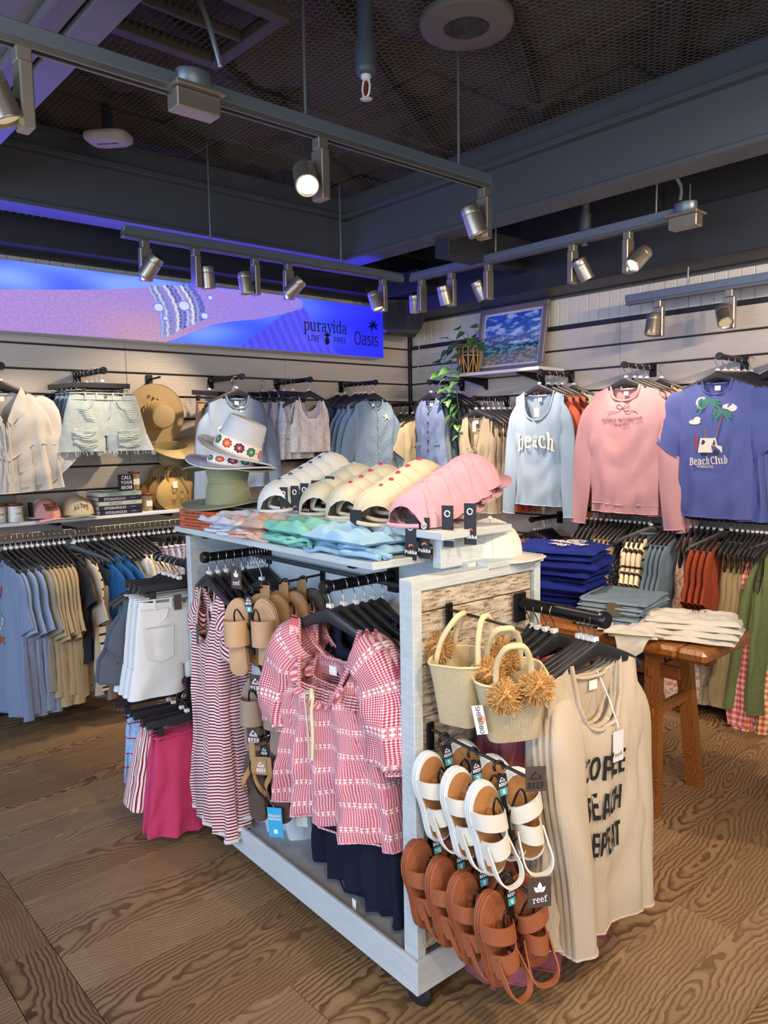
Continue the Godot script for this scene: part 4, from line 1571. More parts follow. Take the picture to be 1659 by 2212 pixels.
func hang(called: String, cat: String, parts: Array, label: String, at: Vector3, yaw: float, hanger := "top", grp := "", tilt := 0.0) -> Node3D:
	var o := thing(called, label, cat, at, yaw, grp)
	o.rotation.z = tilt
	put(o, parts)
	if hanger != "":
		var h := thing("clip_hanger" if hanger == "clip" else "clothes_hanger", ("black %shanger holding the %s" % ["clip " if hanger == "clip" else "", label]) if label.split(" ").size() < 12 else "hanger for the " + label, "hanger", at, yaw, (grp + " hangers") if grp != "" else "")
		h.rotation.z = tilt
		put(h, hanger_parts(hanger))
	return o

# black bar standing out from a wall or panel, with end knob; from base to tip
func display_arm(label: String, base: Vector3, tip: Vector3, r := 0.0165) -> void:
	var o := thing("display_bar", label, "display arm", base)
	var d := tip - base
	var bk := mat("black_metal", "1b1b1d", 0.4, 0.6)
	part(o, "tube", tb([Vector3.ZERO, d], r, 14), bk)
	var n := d.normalized()
	part(o, "end_knob", tb([d - n * 0.004, d, d + n * 0.014, d + n * 0.02], [r * 1.12, r * 1.3, r * 1.3, r * 1.1], 16), mat("black_plastic", "121213", 0.3))
	var m := mb()
	var u := n.cross(Vector3.UP).normalized()
	m.xf = Transform3D(Basis(u, Vector3.UP, -n), Vector3(0, -0.012, 0) + n * 0.006)
	m.box(Vector3.ZERO, Vector3(0.045, 0.085, 0.012), 0.002)
	part(o, "bracket", m, bk)

# ---------------------------------------------------------------- caps, hats and other shapes used in several places
func cap_k(h: float) -> float:
	return sqrt(maxf(0.0, 1.0 - pow(h, 2.3)))

func cap_front(x: float, y: float) -> float:
	var k := cap_k(clampf(y / 0.108, 0, 0.99))
	return 0.098 * sqrt(maxf(0.0, k * k - pow(x / 0.09, 2.0))) + 0.001

func cap_parts(crown: Material, brim: Material, back: Material, button: Material, droop := 0.35) -> Array:
	var o := []
	for half in 2:
		var rows := []
		var uvs := []
		for j in 11:
			var row := PackedVector3Array()
			var ur := PackedVector2Array()
			for i in 15:
				var ph := lerpf(-PI * 0.36, PI * 0.36, i / 14.0) if half == 0 else lerpf(PI * 0.36, PI * 1.64, i / 14.0)
				var h0 := 0.0
				if half == 1:
					h0 = 0.58 * sqrt(maxf(0.0, 1.0 - pow((ph - PI) / 0.75, 2.0)))
				var h := lerpf(h0, 1.0, sin(j / 10.0 * PI * 0.5))
				var k := cap_k(h)
				row.append(Vector3(sin(ph) * 0.09 * k, 0.108 * h + 0.004 * sin(ph * 6.0) * h * (1.0 - h), cos(ph) * 0.098 * k))
				ur.append(Vector2(ph * 0.09, -h * 0.12))
			rows.append(row)
			uvs.append(ur)
		var m := mb()
		m.grid(rows, false, uvs)
		o.append(["crown_front" if half == 0 else "crown_back", m.mesh(), crown if half == 0 else back, ""])
	var sm := mb()
	for ph in [0.0, PI * 0.36, -PI * 0.36, PI * 0.68, -PI * 0.68]:
		var pts := []
		for j in 9:
			var h := sin(j / 8.0 * PI * 0.5)
			var k := cap_k(h)
			pts.append(Vector3(sin(ph) * 0.0905 * k, 0.1085 * h, cos(ph) * 0.0985 * k))
		sm.tube(pts, 0.0013, 4, false)
	o.append(["seam", sm.mesh(), crown, ""])
	var rows := []
	for j in 7:
		var row := PackedVector3Array()
		for i in 17:
			var ph := lerpf(-1.18, 1.18, i / 16.0)
			var q := j / 6.0
			var ext := 0.072 * pow(maxf(0.0, cos(ph * 1.22)), 0.55) * q
			var x := sin(ph) * (0.09 + ext * 0.25)
			row.append(Vector3(x, 0.004 - droop * 5.2 * x * x - 0.10 * ext * droop, cos(ph) * 0.098 + ext))
		rows.append(row)
	var bm := mb()
	bm.grid(rows)
	var r2 := []
	for row in rows:
		var rr := PackedVector3Array()
		for p in row:
			rr.append(p + Vector3(0, -0.003, 0))
		r2.append(rr)
	bm.grid(r2, false, [], true)
	var edge := []
	for i in 17:
		edge.append(rows[6][i] + Vector3(0, -0.0015, 0))
	bm.tube(edge, 0.0022, 5)
	o.append(["brim", bm.mesh(), brim, ""])
	o.append(["button", tb([Vector3(0, 0.106, 0), Vector3(0, 0.112, 0), Vector3(0, 0.115, 0)], [0.008, 0.0075, 0.004], 10).mesh(), button, ""])
	var strap := []
	for i in 9:
		var ph := lerpf(PI - 0.7, PI + 0.7, i / 8.0)
		strap.append(Vector3(sin(ph) * 0.09, 0.008, cos(ph) * 0.099))
	o.append(["strap", tb(strap, 0.007, 6, true).mesh(), back, ""])
	return o

func hat_parts(m: Material, r0: float, r1: float, hh: float, wave: float, band: Material, ridge := 0.0, top_dent := 0.0) -> Array:
	var o := []
	var rows := []
	var prof := []
	for k in 9:
		prof.append(Vector2(lerpf(r1, r0 * 1.04, k / 8.0), 0.0))
	for k in 7:
		var q := k / 6.0
		prof.append(Vector2(r0 * (1.0 - 0.16 * q), hh * q))
	prof.append(Vector2(r0 * 0.74, hh * 1.06))
	prof.append(Vector2(r0 * 0.4, hh * 1.08))
	prof.append(Vector2(0.001, hh * (1.08 - top_dent)))
	var uvs := []
	for j in prof.size():
		var row := PackedVector3Array()
		var ur := PackedVector2Array()
		for i in 41:
			var a := TAU * i / 40
			var p: Vector2 = prof[j]
			var bq := clampf((p.x - r0) / maxf(0.001, r1 - r0), 0, 1)
			var y := p.y + wave * bq * bq * cos(a * 2.0) + ridge * sin(j * 2.1) * (1.0 - bq)
			row.append(Vector3(cos(a) * p.x, y, sin(a) * p.x * (1.0 if j < 9 else 1.08)))
			ur.append(Vector2(a * 0.12, p.x + p.y))
		rows.append(row)
		uvs.append(ur)
	var b := mb()
	b.grid(rows, true, uvs, true)
	o.append(["body", b.mesh(), m, ""])
	var ed := []
	for i in 40:
		ed.append(rows[0][i])
	var e := mb()
	e.tube(ed, 0.0035, 5, false, 1.0, true)
	o.append(["brim_edge", e.mesh(), m, ""])
	if band:
		var bd := mb()
		var rr := []
		var uv2 := []
		for q in [0.03, 0.06, 0.42, 0.45]:
			var row := PackedVector3Array()
			var ur := PackedVector2Array()
			for i in 41:
				var a := TAU * i / 40
				var rad: float = r0 * (1.0 - 0.16 * q) + (0.003 if q == 0.06 or q == 0.42 else 0.0005)
				row.append(Vector3(cos(a) * rad, hh * q, sin(a) * rad * 1.08))
				ur.append(Vector2(i / 40.0 * 1.4, (q - 0.03) / 0.42))
			rr.append(row)
			uv2.append(ur)
		bd.grid(rr, true, uv2, true)
		o.append(["band", bd.mesh(), band, ""])
	return o

func book(called: String, label: String, at: Vector3, yaw: float, sz: Vector3, cover: Material, title: String, ink: Material, grp: String, side := 1) -> Node3D:
	# lies flat, spine towards +z
	var o := thing(called, label, "book", at, yaw, grp)
	part(o, "pages", bx(Vector3(0, sz.y * 0.5, -0.003), Vector3(sz.x - 0.006, sz.y - 0.005, sz.z - 0.008), 0), mat("paper_pages", "d8d2c4", 0.9))
	var c := mb()
	c.box(Vector3(0, sz.y - 0.00125, 0), Vector3(sz.x, 0.0025, sz.z), 0.0006)
	c.box(Vector3(0, 0.00125, 0), Vector3(sz.x, 0.0025, sz.z), 0.0006)
	c.box(Vector3(0, sz.y * 0.5, sz.z * 0.5 - 0.00125), Vector3(sz.x, sz.y, 0.0025), 0.0006)
	part(o, "cover", c, cover)
	if title != "":
		var l := part(o, "lettering", letters(title, "serif", sz.y * 0.55, Vector2(0, 0), null, 0.0, 0.95, 0.0), ink)
		l.position = Vector3(-sz.x * 0.12, sz.y * 0.5, sz.z * 0.5 + 0.0004)
		var l2 := part(o, "lettering", letters("by the editors", "sans", sz.y * 0.13, Vector2(0, 0), null, 0.0, 1.0, 0.0), ink)
		l2.position = Vector3(sz.x * 0.30, sz.y * 0.55, sz.z * 0.5 + 0.0004)
	return o

# ---------------------------------------------------------------- goods on the left wall
func wall_goods_left() -> void:
	var E := PI / 2
	# shelf
	var sh := thing("wall_shelf", "long white shelf on the left wall carrying caps, books and candles", "shelf", Vector3(0.16, 1.14, 3.3))
	part(sh, "board", bx(Vector3.ZERO, Vector3(0.31, 0.02, 2.1), 0.002), mat("white_laminate", "dfe0e2", 0.5))
	for z in [-0.9, -0.2, 0.25, 0.9]:
		part(sh, "bracket", bx(Vector3(-0.02, -0.022, z), Vector3(0.26, 0.022, 0.03), 0.002), mat("black_metal", "1b1b1d", 0.4, 0.6))
	# rail
	var rail := thing("garment_rail", "flat bronze-toned hanging rail under the left wall shelf", "rail", Vector3(0.355, 1.075, 3.0))
	part(rail, "bar", bx(Vector3.ZERO, Vector3(0.012, 0.036, 3.2), 0.002), mat("bronze_bar", "8f8676", 0.32, 0.9))
	for z in [-1.4, 0.0, 1.2]:
		part(rail, "bracket", bx(Vector3(-0.15, 0.0, z), Vector3(0.30, 0.02, 0.02), 0.002), mat("black_metal", "1b1b1d", 0.4, 0.6))
	# display arms
	for d in [[3.40, 2.0, "display arm holding the white blouse at the far left"], [2.85, 2.0, "display arm holding the ripped denim shorts"], [1.93, 2.0, "display arm holding the lettered light blue crewneck"], [1.38, 2.0, "display arm holding the ditsy floral top"], [0.77, 2.0, "display arm holding the blue cardigans"], [0.28, 1.85, "low display arm holding the cream starfish tee next to the wall corner"], [1.38, 1.43, "empty short display arm below the ditsy floral top"]]:
		display_arm(d[2], Vector3(0.0, d[1], d[0]), Vector3(0.42, d[1] + 0.0, d[0] + 0.0))
	# white blouse
	var white := cloth("d9d4cb", "weave", "linen")
	var s := spec({"sh": 0.18, "w": 0.24, "hem": 0.30, "len": 0.53, "v": true, "nd": 0.20, "nw": 0.10, "slv": "short", "sl": 0.34, "sw": 0.12, "splay": 0.10, "fold": 0.02, "nf": 6.0, "dip": 0.02, "rib": true})
	var bl := make_shirt(s, white)
	var q := mb()
	q.tube(hem_loop(s, 0.52), 0.006, 5, false, 1.0, true)
	bl.append(["waist_seam", q.mesh(), white, ""])
	for sd in [-1, 1]:
		bl.append(["front_placket", tb([Vector3(sd * 0.012, -0.29, s_front(s, 0.012, -0.29) + 0.003), Vector3(sd * 0.012, -0.45, s_front(s, 0.012, -0.45) + 0.004), Vector3(sd * 0.014, -0.6, s_front(s, 0.014, -0.6) + 0.004)], 0.005, 5).mesh(), white, ""])
	var col := mb()
	for sd in [-1, 1]:
		var rr := []
		for j in 8:
			var y := lerpf(-0.09, -0.27, j / 7.0)
			var xi := 0.10 * (1.0 - (y + 0.088) / -0.2)
			var row := PackedVector3Array()
			for i in 4:
				var x: float = sd * (xi + 0.055 * (i / 3.0) * sin(PI * (j + 1.0) / 9.0))
				row.append(Vector3(x, y - 0.01 * i, s_front(s, x, y - 0.01 * i) + 0.006))
			rr.append(row)
		col.grid(rr)
	bl.append(["collar_flap", col.mesh(), white, ""])
	hang("white_blouse", "blouse", bl, "white cotton blouse with peplum hem at the left edge", Vector3(0.40, 1.985, 3.40), E)
	for k in 2:
		hang("white_blouse", "blouse", bl, "%s white blouse hanging behind the front white blouse" % nth(k), Vector3(0.365 - k * 0.035, 1.985, 3.40 + 0.012 * k), E)
	# ripped denim shorts
	var lightd := cloth("b4c1c2", "weave", "denim", 0.35)
	var dark := cloth("2c3648", "weave", "denim", 0.35)
	var mid := cloth("7f94a8", "weave", "denim", 0.35)
	var sp := make_shorts(0.19, 0.275, 0.33, 0.24, lightd, -0.135)
	var shreds := mb()
	var r := RandomNumberGenerator.new()
	r.seed = 2
	var rip := mb()
	for leg in [-1, 1]:
		for k in 13:
			var y := -0.33 - 0.008 * k
			var pts := []
			for j in 6:
				var x: float = leg * (0.06 + 0.135 * j / 5.0)
				pts.append(Vector3(x, y - 0.016 * sin(j / 5.0 * PI) + r.randf_range(-0.003, 0.003), 0.046 + 0.004 * sin(j + k)))
			shreds.tube(pts, 0.0024, 4)
		rip.face([Vector3(leg * 0.06, -0.43, 0.0415), Vector3(leg * 0.2, -0.43, 0.0415), Vector3(leg * 0.2, -0.325, 0.0415), Vector3(leg * 0.06, -0.325, 0.0415)])
		for k in 7:
			var yy := -0.205 - 0.012 * k
			shreds.tube([Vector3(leg * 0.10 + 0.006 * k, yy, 0.040), Vector3(leg * 0.15 + 0.006 * k, yy + 0.005, 0.0395)], 0.002, 4)
	sp.append(["torn_threads", shreds.mesh(), mat("raw_thread", "c9d2cc", 0.95), "", "stuff"])
	hang("denim_shorts", "shorts", sp, "ripped pale denim shorts with frayed hems facing out", Vector3(0.40, 2.0, 2.85), E, "clip")
	var mids := make_shorts(0.185, 0.26, 0.32, 0.24, mid, -0.135, 0.03, false)
	for k in 3:
		hang("denim_shorts", "shorts", mids, "%s faded denim shorts behind the ripped pale shorts" % nth(k), Vector3(0.345 - k * 0.05, 2.0, 2.86 + 0.01 * k), E + 0.03, "clip")
	for k in 2:
		hang("denim_shorts", "shorts", make_shorts(0.185, 0.25, 0.32, 0.24, dark, -0.135, 0.03, false), "%s dark denim shorts at the back of the shorts arm" % nth(k), Vector3(0.16 - k * 0.05, 2.0, 2.90), E + 0.06, "clip")
	# straw hats
	var straw := mat("straw_tan", "cfb585", 0.8, 0.0, {"nrm": "straw", "ns": 1.6, "scale": Vector3(11, 11, 1)})
	var olive := mat("straw_olive", "a8966a", 0.8, 0.0, {"nrm": "straw", "ns": 1.6, "scale": Vector3(11, 11, 1)})
	var hk := thing("straw_hat", "wide-brimmed tan straw hat hung flat on the left wall", "hat", Vector3(0.07, 1.755, 2.38))
	hk.rotation = Vector3(0, 0, -PI / 2 - 0.12)
	put(hk, hat_parts(straw, 0.09, 0.205, 0.12, 0.006, null))
	var br := mb()
	for sgn in [0.0, PI]:
		var pts := []
		for k in 80:
			var a := TAU * k / 80
			var rad: float = 0.092 + 0.004 * sin(k * 0.8 + sgn)
			pts.append(Vector3(cos(a) * rad, 0.016 + 0.005 * cos(k * 0.8 + sgn), sin(a) * rad * 1.02))
		br.tube(pts, 0.005, 5, false, 1.0, true)
	part(hk, "rope_band", br, mat("rope", "d2ab6b", 0.85))
	for k in 3:
		var sg := mb()
		sg.lathe([Vector2(0, 0.012), Vector2(0.008, 0.004), Vector2(0.009, -0.004), Vector2(0, -0.012)], 10)
		var so := part(hk, "shell", sg, mat("shell", "cdbb9a", 0.4))
		so.position = Vector3(-0.105 - 0.012 * k, 0.01, -0.02 + 0.03 * k)
	part(hk, "price_tag", bx(Vector3(0.19, 0.02, 0.02), Vector3(0.05, 0.0015, 0.035), 0), mat("paper_tag", "ece8df", 0.75))
	var h2 := thing("straw_hat", "olive straw hat hung brim-up below the wide tan hat", "hat", Vector3(0.17, 1.555, 2.32))
	h2.rotation = Vector3(0.12, 0, PI - 0.25)
	put(h2, hat_parts(olive, 0.095, 0.195, 0.115, 0.035, null))
	part(h2, "price_tag", bx(Vector3(0.0, 0.03, -0.19), Vector3(0.03, 0.045, 0.0015), 0), mat("paper_tag", "ece8df", 0.75))
	display_arm("short peg carrying the two straw hats", Vector3(0, 1.99, 2.38), Vector3(0.10, 2.0, 2.36), 0.006)
	# light blue lettered crewneck and its neighbours
	var skyb := cloth("8ea3bd", "weave", "heather")
	s = spec({"sh": 0.20, "w": 0.225, "hem": 0.235, "len": 0.60, "slv": "long", "sl": 0.58, "sw": 0.09, "splay": 0.07, "fold": 0.012, "nf": 3.0, "rr": 0.011})
	var cr := make_shirt(s, skyb)
	var sfn := func(x, y): return s_front(s, x, y)
	cr.append(["lettering", letters("EVERY GRAE", "bold", 0.10, Vector2(0.0, -0.335), sfn, 0.0, 0.44, 0.008, 1.2), mat("cream_ink", "cfc6b4", 0.8), ""])
	cr.append_array(size_sticker(Vector3(0.02, -0.16, s_front(s, 0.02, -0.18) + 0.008), 0.028, 0.065))
	hang("crewneck_sweatshirt", "sweatshirt", cr, "light blue crewneck with arched cream lettering facing out", Vector3(0.40, 1.985, 1.96), E)
	var pale := cloth("a9b9cf", "weave", "heather")
	s = spec({"sh": 0.20, "w": 0.225, "hem": 0.235, "len": 0.61, "slv": "long", "sl": 0.58, "sw": 0.09, "splay": 0.05, "fold": 0.014, "nf": 4.0, "ph": 2.0, "rr": 0.011})
	var cr2 := make_shirt(s, pale)
	for k in 4:
		hang("crewneck_sweatshirt", "sweatshirt", cr2, "%s plain light blue sweatshirt behind the lettered crewneck" % nth(k), Vector3(0.355 - k * 0.03, 1.985, 1.945 - k * 0.015), E)
	var tan := cloth("a98d6b")
	hang("tan_skirt", "skirt", make_skirt(-0.14, 0.12, 0.15, 0.36, tan, 0.01, 3.0), "tan skirt clipped at the back of the crewneck arm", Vector3(0.20, 1.985, 2.05), E + 0.35, "clip")
	# ditsy floral top and skirts
	var ditsy := cloth("ffffff", "weave", "ditsy", 0.75)
	s = spec({"sh": 0.15, "w": 0.165, "hem": 0.17, "len": 0.38, "nw": 0.095, "nd": 0.15, "nb": 0.10, "ah": 0.17, "st": 0.125, "fold": 0.008, "nf": 4.0, "T": 0.035, "rib": true, "rr": 0.005})
	var cm := make_shirt(s, ditsy)
	cm.append_array(size_sticker(Vector3(-0.17, -0.36, 0.01), 0.02, 0.06))
	hang("floral_camisole", "top", cm, "white ditsy floral square-neck crop top facing out", Vector3(0.41, 1.985, 1.38), E)
	var skm := [cloth("ffffff", "weave", "ditsy_blue", 0.6), cloth("c08d7e")]
	for k in 3:
		hang("floral_skirt", "skirt", make_skirt(-0.145, 0.13, 0.19, 0.40, skm[0], 0.02, 6.0, k * 1.1, 2), "%s blue floral tiered skirt behind the ditsy crop top" % nth(k), Vector3(0.33 - k * 0.07, 1.99, 1.46 + 0.03 * k), E + 0.25, "clip")
	hang("rose_skirt", "skirt", make_skirt(-0.145, 0.13, 0.2, 0.42, skm[1], 0.02, 5.0, 0.4, 1), "dusty rose skirt at the back of the floral skirts", Vector3(0.10, 1.99, 1.56), E + 0.3, "clip")
	# cardigans
	var cardm := cloth("7f97b0", "cable", "", 0.55)
	s = spec({"sh": 0.17, "w": 0.205, "hem": 0.20, "len": 0.51, "slv": "long", "sl": 0.60, "sw": 0.095, "splay": 0.12, "fold": 0.012, "nf": 3.0, "rr": 0.009, "nd": 0.075})
	var cd := make_shirt(s, cardm)
	var pl := mb()
	var bt := mb()
	var pp := []
	for k in 12:
		var y := -0.16 - 0.435 * k / 11.0
		pp.append(Vector3(0.0, y, s_front(s, 0.0, y) + 0.002))
	pl.tube(pp, 0.012, 6, true, 0.35)
	cd.append(["button_band", pl.mesh(), cardm, ""])
	for k in 7:
		var y := -0.175 - 0.066 * k
		var zz := s_front(s, 0, y) + 0.006
		cd.append(["button", tb([Vector3(0, y, zz), Vector3(0, y, zz + 0.003)], 0.006, 10).mesh(), mat("pearl_button", "d8dde4", 0.25), ""])
	sfn = func(x, y): return s_front(s, x, y)
	cd.append(["starfish_patch", decal([star(Vector2(0.085, -0.24), 0.036, 0.3, 0.2)], sfn, 0.006), mat("cream_patch", "e4e2dc", 0.8), ""])
	hang("knit_cardigan", "cardigan", cd, "blue cable-knit cardigan with pearly buttons and white starfish patch", Vector3(0.40, 1.985, 0.77), E)
	for k in 3:
		hang("knit_cardigan", "cardigan", make_shirt(spec({"sh": 0.18, "w": 0.21, "hem": 0.2, "len": 0.54, "slv": "long", "sl": 0.6, "splay": 0.1, "ph": k * 1.0, "nf": 3.0}), cardm), "%s blue cable-knit cardigan behind the starfish cardigan" % nth(k), Vector3(0.34 - k * 0.045, 1.985, 0.80 + k * 0.01), E + 0.08)
	var navy := cloth("46567c", "weave", "heather")
	for k in 2:
		hang("navy_sweatshirt", "sweatshirt", make_shirt(spec({"len": 0.60, "slv": "long", "sl": 0.62, "splay": 0.12, "ph": k * 2.0, "nf": 4.0}), navy), "%s slate blue sweatshirt at the back of the cardigan arm" % nth(k), Vector3(0.17 - k * 0.06, 1.985, 0.86 + k * 0.03), E + 0.16)
	# cream starfish tee
	var cream := cloth("cdbf9f", "weave", "heather")
	s = spec({"sh": 0.18, "w": 0.22, "hem": 0.23, "len": 0.50, "slv": "short", "sl": 0.2, "fold": 0.016, "nf": 4.0})
	var st := make_shirt(s, cream)
	sfn = func(x, y): return s_front(s, x, y)
	st.append(["printed_starfish", decal([star(Vector2(-0.06, -0.33), 0.06, 0.3, 0.3), star(Vector2(0.10, -0.31), 0.055, 0.3, -0.4)], sfn, 0.004), mat("coral_ink", "b8604a", 0.8), ""])
	st.append(["printed_wave", decal([[Vector2(-0.15, -0.52), Vector2(-0.05, -0.55), Vector2(0.05, -0.51), Vector2(0.15, -0.54), Vector2(0.15, -0.58), Vector2(-0.15, -0.58)]], sfn, 0.004), mat("teal_ink", "5f8f90", 0.8), ""])
	hang("starfish_tee", "t-shirt", st, "cream tee printed with coral starfish by the wall corner", Vector3(0.40, 1.835, 0.28), E + 0.1)
	for k in 3:
		hang("starfish_tee", "t-shirt", make_shirt(spec({"len": 0.5, "slv": "short", "ph": k * 1.3}), cream), "%s cream tee behind the starfish tee" % nth(k), Vector3(0.34 - k * 0.06, 1.835, 0.30 + 0.01 * k), E + 0.12)
	left_shelf()
	left_rail()

func left_shelf() -> void:
	var E := PI / 2
	var y := 1.15
	var glass := mat("candle_glass", "d8d0c2", 0.25, 0.0, {"spec": 0.6})
	var lid := mat("pale_wood", "b08a58", 0.5, 0.0, {"tex": "bench", "scale": Vector3(2, 2, 1)})
	var k := 0
	for c in [[0.26, 3.42, "cream candle jar at the very left end of the shelf"], [0.27, 3.33, "cream candle jar beside the pink cap"], [0.18, 3.36, "cream candle jar behind the front candles"]]:
		var o := thing("candle_jar", c[2], "candle", Vector3(c[0], y, c[1]))
		var m := mb()
		m.lathe([Vector2(0, 0.001), Vector2(0.038, 0.001), Vector2(0.04, 0.004), Vector2(0.04, 0.088), Vector2(0.038, 0.092), Vector2(0.0, 0.092)], 24)
		part(o, "jar", m, glass)
		var l := mb()
		l.lathe([Vector2(0, 0.092), Vector2(0.0405, 0.092), Vector2(0.0405, 0.103), Vector2(0.038, 0.105), Vector2(0, 0.105)], 24)
		part(o, "lid", l, lid)
		var lb := mb()
		var rows := []
		for q in [0.025, 0.075]:
			var row := PackedVector3Array()
			for i in 9:
				var a := lerpf(-0.5, 0.75, i / 8.0)
				row.append(Vector3(cos(a) * 0.0408, q, sin(a) * 0.0408))
			rows.append(row)
		lb.grid(rows)
		part(o, "paper_label", lb, mat("paper_tag", "ece8df", 0.75))
		var t := part(o, "lettering", letters("candle", "sans", 0.008), mat("ink_dark", "2a2526", 0.7))
		t.position = Vector3(0.0415, 0.05, -0.004)
		t.rotation.y = E
		k += 1
	var gb := thing("notice_box", "small grey box standing behind the candles", "box", Vector3(0.10, y, 3.38))
	part(gb, "carton", bx(Vector3(0, 0.07, 0), Vector3(0.06, 0.14, 0.2), 0.003), mat("grey_card", "77756f", 0.8))
	# caps
	var pinkc := cloth("c9948e")
	var mesh_w := cloth("d8c9bb", "straw")
	var o := thing("baseball_cap", "pink cap with brown leather patch on the wall shelf", "cap", Vector3(0.24, y + 0.012, 3.17), E + 0.25)
	put(o, cap_parts(pinkc, pinkc, mesh_w, pinkc, 0.5))
	var ps := mb()
	var rows := []
	for j in 3:
		var row := PackedVector3Array()
		for i in 7:
			var x := lerpf(-0.037, 0.037, i / 6.0)
			var yy := lerpf(0.042, 0.082, j / 2.0)
			row.append(Vector3(x, yy, cap_front(x, yy) + 0.0025))
		rows.append(row)
	ps.grid(rows)
	part(o, "leather_patch", ps, mat("leather", "6b3420", 0.6))
	var cf := func(x, yy): return cap_front(x, yy) + 0.003
	part(o, "lettering", letters("wander", "serif", 0.009, Vector2(0, 0.062), cf), mat("dark_tooling", "3a1a10", 0.7))
	part(o, "hang_tag", bx(Vector3(-0.09, 0.05, 0.02), Vector3(0.001, 0.085, 0.05), 0), mat("black_card", "16161a", 0.6))
	var tanc := cloth("c9b491")
	var green := cloth("7f8f78")
	o = thing("baseball_cap", "tan cap with sage green brim and upside-down arched lettering", "cap", Vector3(0.24, y + 0.014, 2.975), E - 0.1)
	put(o, cap_parts(tanc, green, tanc, green, 0.45))
	var lt := letters("SALTY", "bold", 0.026, Vector2(0, 0.058), cf, PI, 0.85, 0.001, -8.0)
	part(o, "lettering", lt, mat("slate_thread", "5b6f7a", 0.8))
	# books
	var plum := mat("plum_cover", "2b2340", 0.5)
	var sage := mat("sage_cover", "b3c2b2", 0.5)
	var wi := mat("white_ink", "e8e6ea", 0.6)
	var gi := mat("grey_ink", "6d7d78", 0.6)
	var order := ["h", "h", "p", "h", "p"]
	var names := ["bottom dark plum flower book of the shelf stack", "dark plum flower book second from the bottom of the shelf stack", "sage green flower book in the middle of the shelf stack", "dark plum flower book just below the top of the shelf stack", "sage green flower book on top of the shelf stack"]
	for i in 5:
		var h: bool = order[i] == "h"
		book("hardcover_book", names[i], Vector3(0.215, y + 0.0275 * i, 2.74 + 0.004 * (i % 2)), E, Vector3(0.265, 0.027, 0.2), plum if h else sage, "HYDRANGEAS" if h else "PEONIES", wi if h else gi, "flower books on the wall shelf")
	var sg := thing("block_sign", "small black block sign with three words in white on the book stack", "sign", Vector3(0.26, y + 0.1375, 2.68), E)
	part(sg, "block", bx(Vector3(0, 0.05, 0), Vector3(0.09, 0.10, 0.025), 0.003), mat("black_card", "16161a", 0.6))
	for i in 3:
		part(sg, "lettering", letters(["CALL", "YOUR", "MOM"][i], "bold", 0.021, Vector2(0, 0.08 - 0.03 * i), null, 0.0, 0.95, 0.0128), mat("white_ink", "e8e6ea", 0.6))
	for j in [[Vector3(0.25, y, 2.545), "glass match jar with cork lid beside the book stack"], [Vector3(0.2, y + 0.1375, 2.60), "shorter glass match jar standing on the book stack"]]:
		var mj := thing("match_jar", j[1], "jar", j[0])
		var gm := mat("thin_glass", "ffffff1e", 0.05)
		gm.transparency = BaseMaterial3D.TRANSPARENCY_ALPHA
		var m := mb()
		m.lathe([Vector2(0, 0.002), Vector2(0.032, 0.002), Vector2(0.034, 0.006), Vector2(0.034, 0.10)], 20)
		part(mj, "glass", m, gm)
		var ml := mb()
		ml.lathe([Vector2(0, 0.10), Vector2(0.037, 0.10), Vector2(0.037, 0.114), Vector2(0, 0.114)], 20)
		part(mj, "lid", ml, lid)
		var ms := mb()
		var r := RandomNumberGenerator.new()
		r.seed = 5
		for i in 40:
			var a := r.randf() * TAU
			var rr := r.randf() * 0.026
			ms.box(Vector3(cos(a) * rr, 0.047, sin(a) * rr), Vector3(0.0035, 0.09, 0.0035))
		part(mj, "matchstick", ms, mat("match_wood", "d3ac6b", 0.7), "", "stuff")
		part(mj, "paper_label", bx(Vector3(0.0345, 0.05, 0), Vector3(0.001, 0.035, 0.04), 0), mat("paper_tag", "ece8df", 0.75))
	# round straw handbags
	var sb := mat("seagrass", "c9a763", 0.85, 0.0, {"nrm": "straw", "ns": 1.6, "scale": Vector3(12, 12, 1)})
	var sb2 := mat("seagrass_dark", "a5834a", 0.85, 0.0, {"nrm": "straw", "ns": 1.6, "scale": Vector3(12, 12, 1)})
	for i in 3:
		var bg := thing("straw_handbag", ["round woven straw handbag with ring handles on the shelf end", "second woven straw handbag just behind the round one", "rearmost woven straw handbag against the wall"][i], "handbag", Vector3(0.27 - i * 0.075, y, 2.35 + i * 0.02), E + 0.12)
		var rws := []
		var uvs := []
		for jx in 13:
			var v := jx / 12.0
			var yy := 0.205 * v
			var hw := 0.15 * pow(sin(clampf(v * 0.82 + 0.1, 0, 1) * PI), 0.55)
			var row := PackedVector3Array()
			var ur := PackedVector2Array()
			for ix2 in 33:
				var a := TAU * ix2 / 32
				row.append(Vector3(cos(a) * hw, yy + 0.004 * sin(a * 16.0 + jx * PI), signf(sin(a)) * pow(absf(sin(a)), 0.8) * (0.012 + 0.022 * sin(v * PI)) + 0.003 * sin(ix2 * PI + jx * PI)))
				ur.append(Vector2(cos(a) * hw, yy))
			rws.append(row)
			uvs.append(ur)
		var bm := mb()
		bm.grid(rws, true, uvs)
		part(bg, "body", bm, sb if i == 0 else sb2)
		for zz in [-0.014, 0.014]:
			part(bg, "handle", tb(arc(Vector3(0, 0.205, zz), Vector3.RIGHT, Vector3.UP, 0.07, -0.3, PI + 0.3, 16), 0.007, 7), sb2)
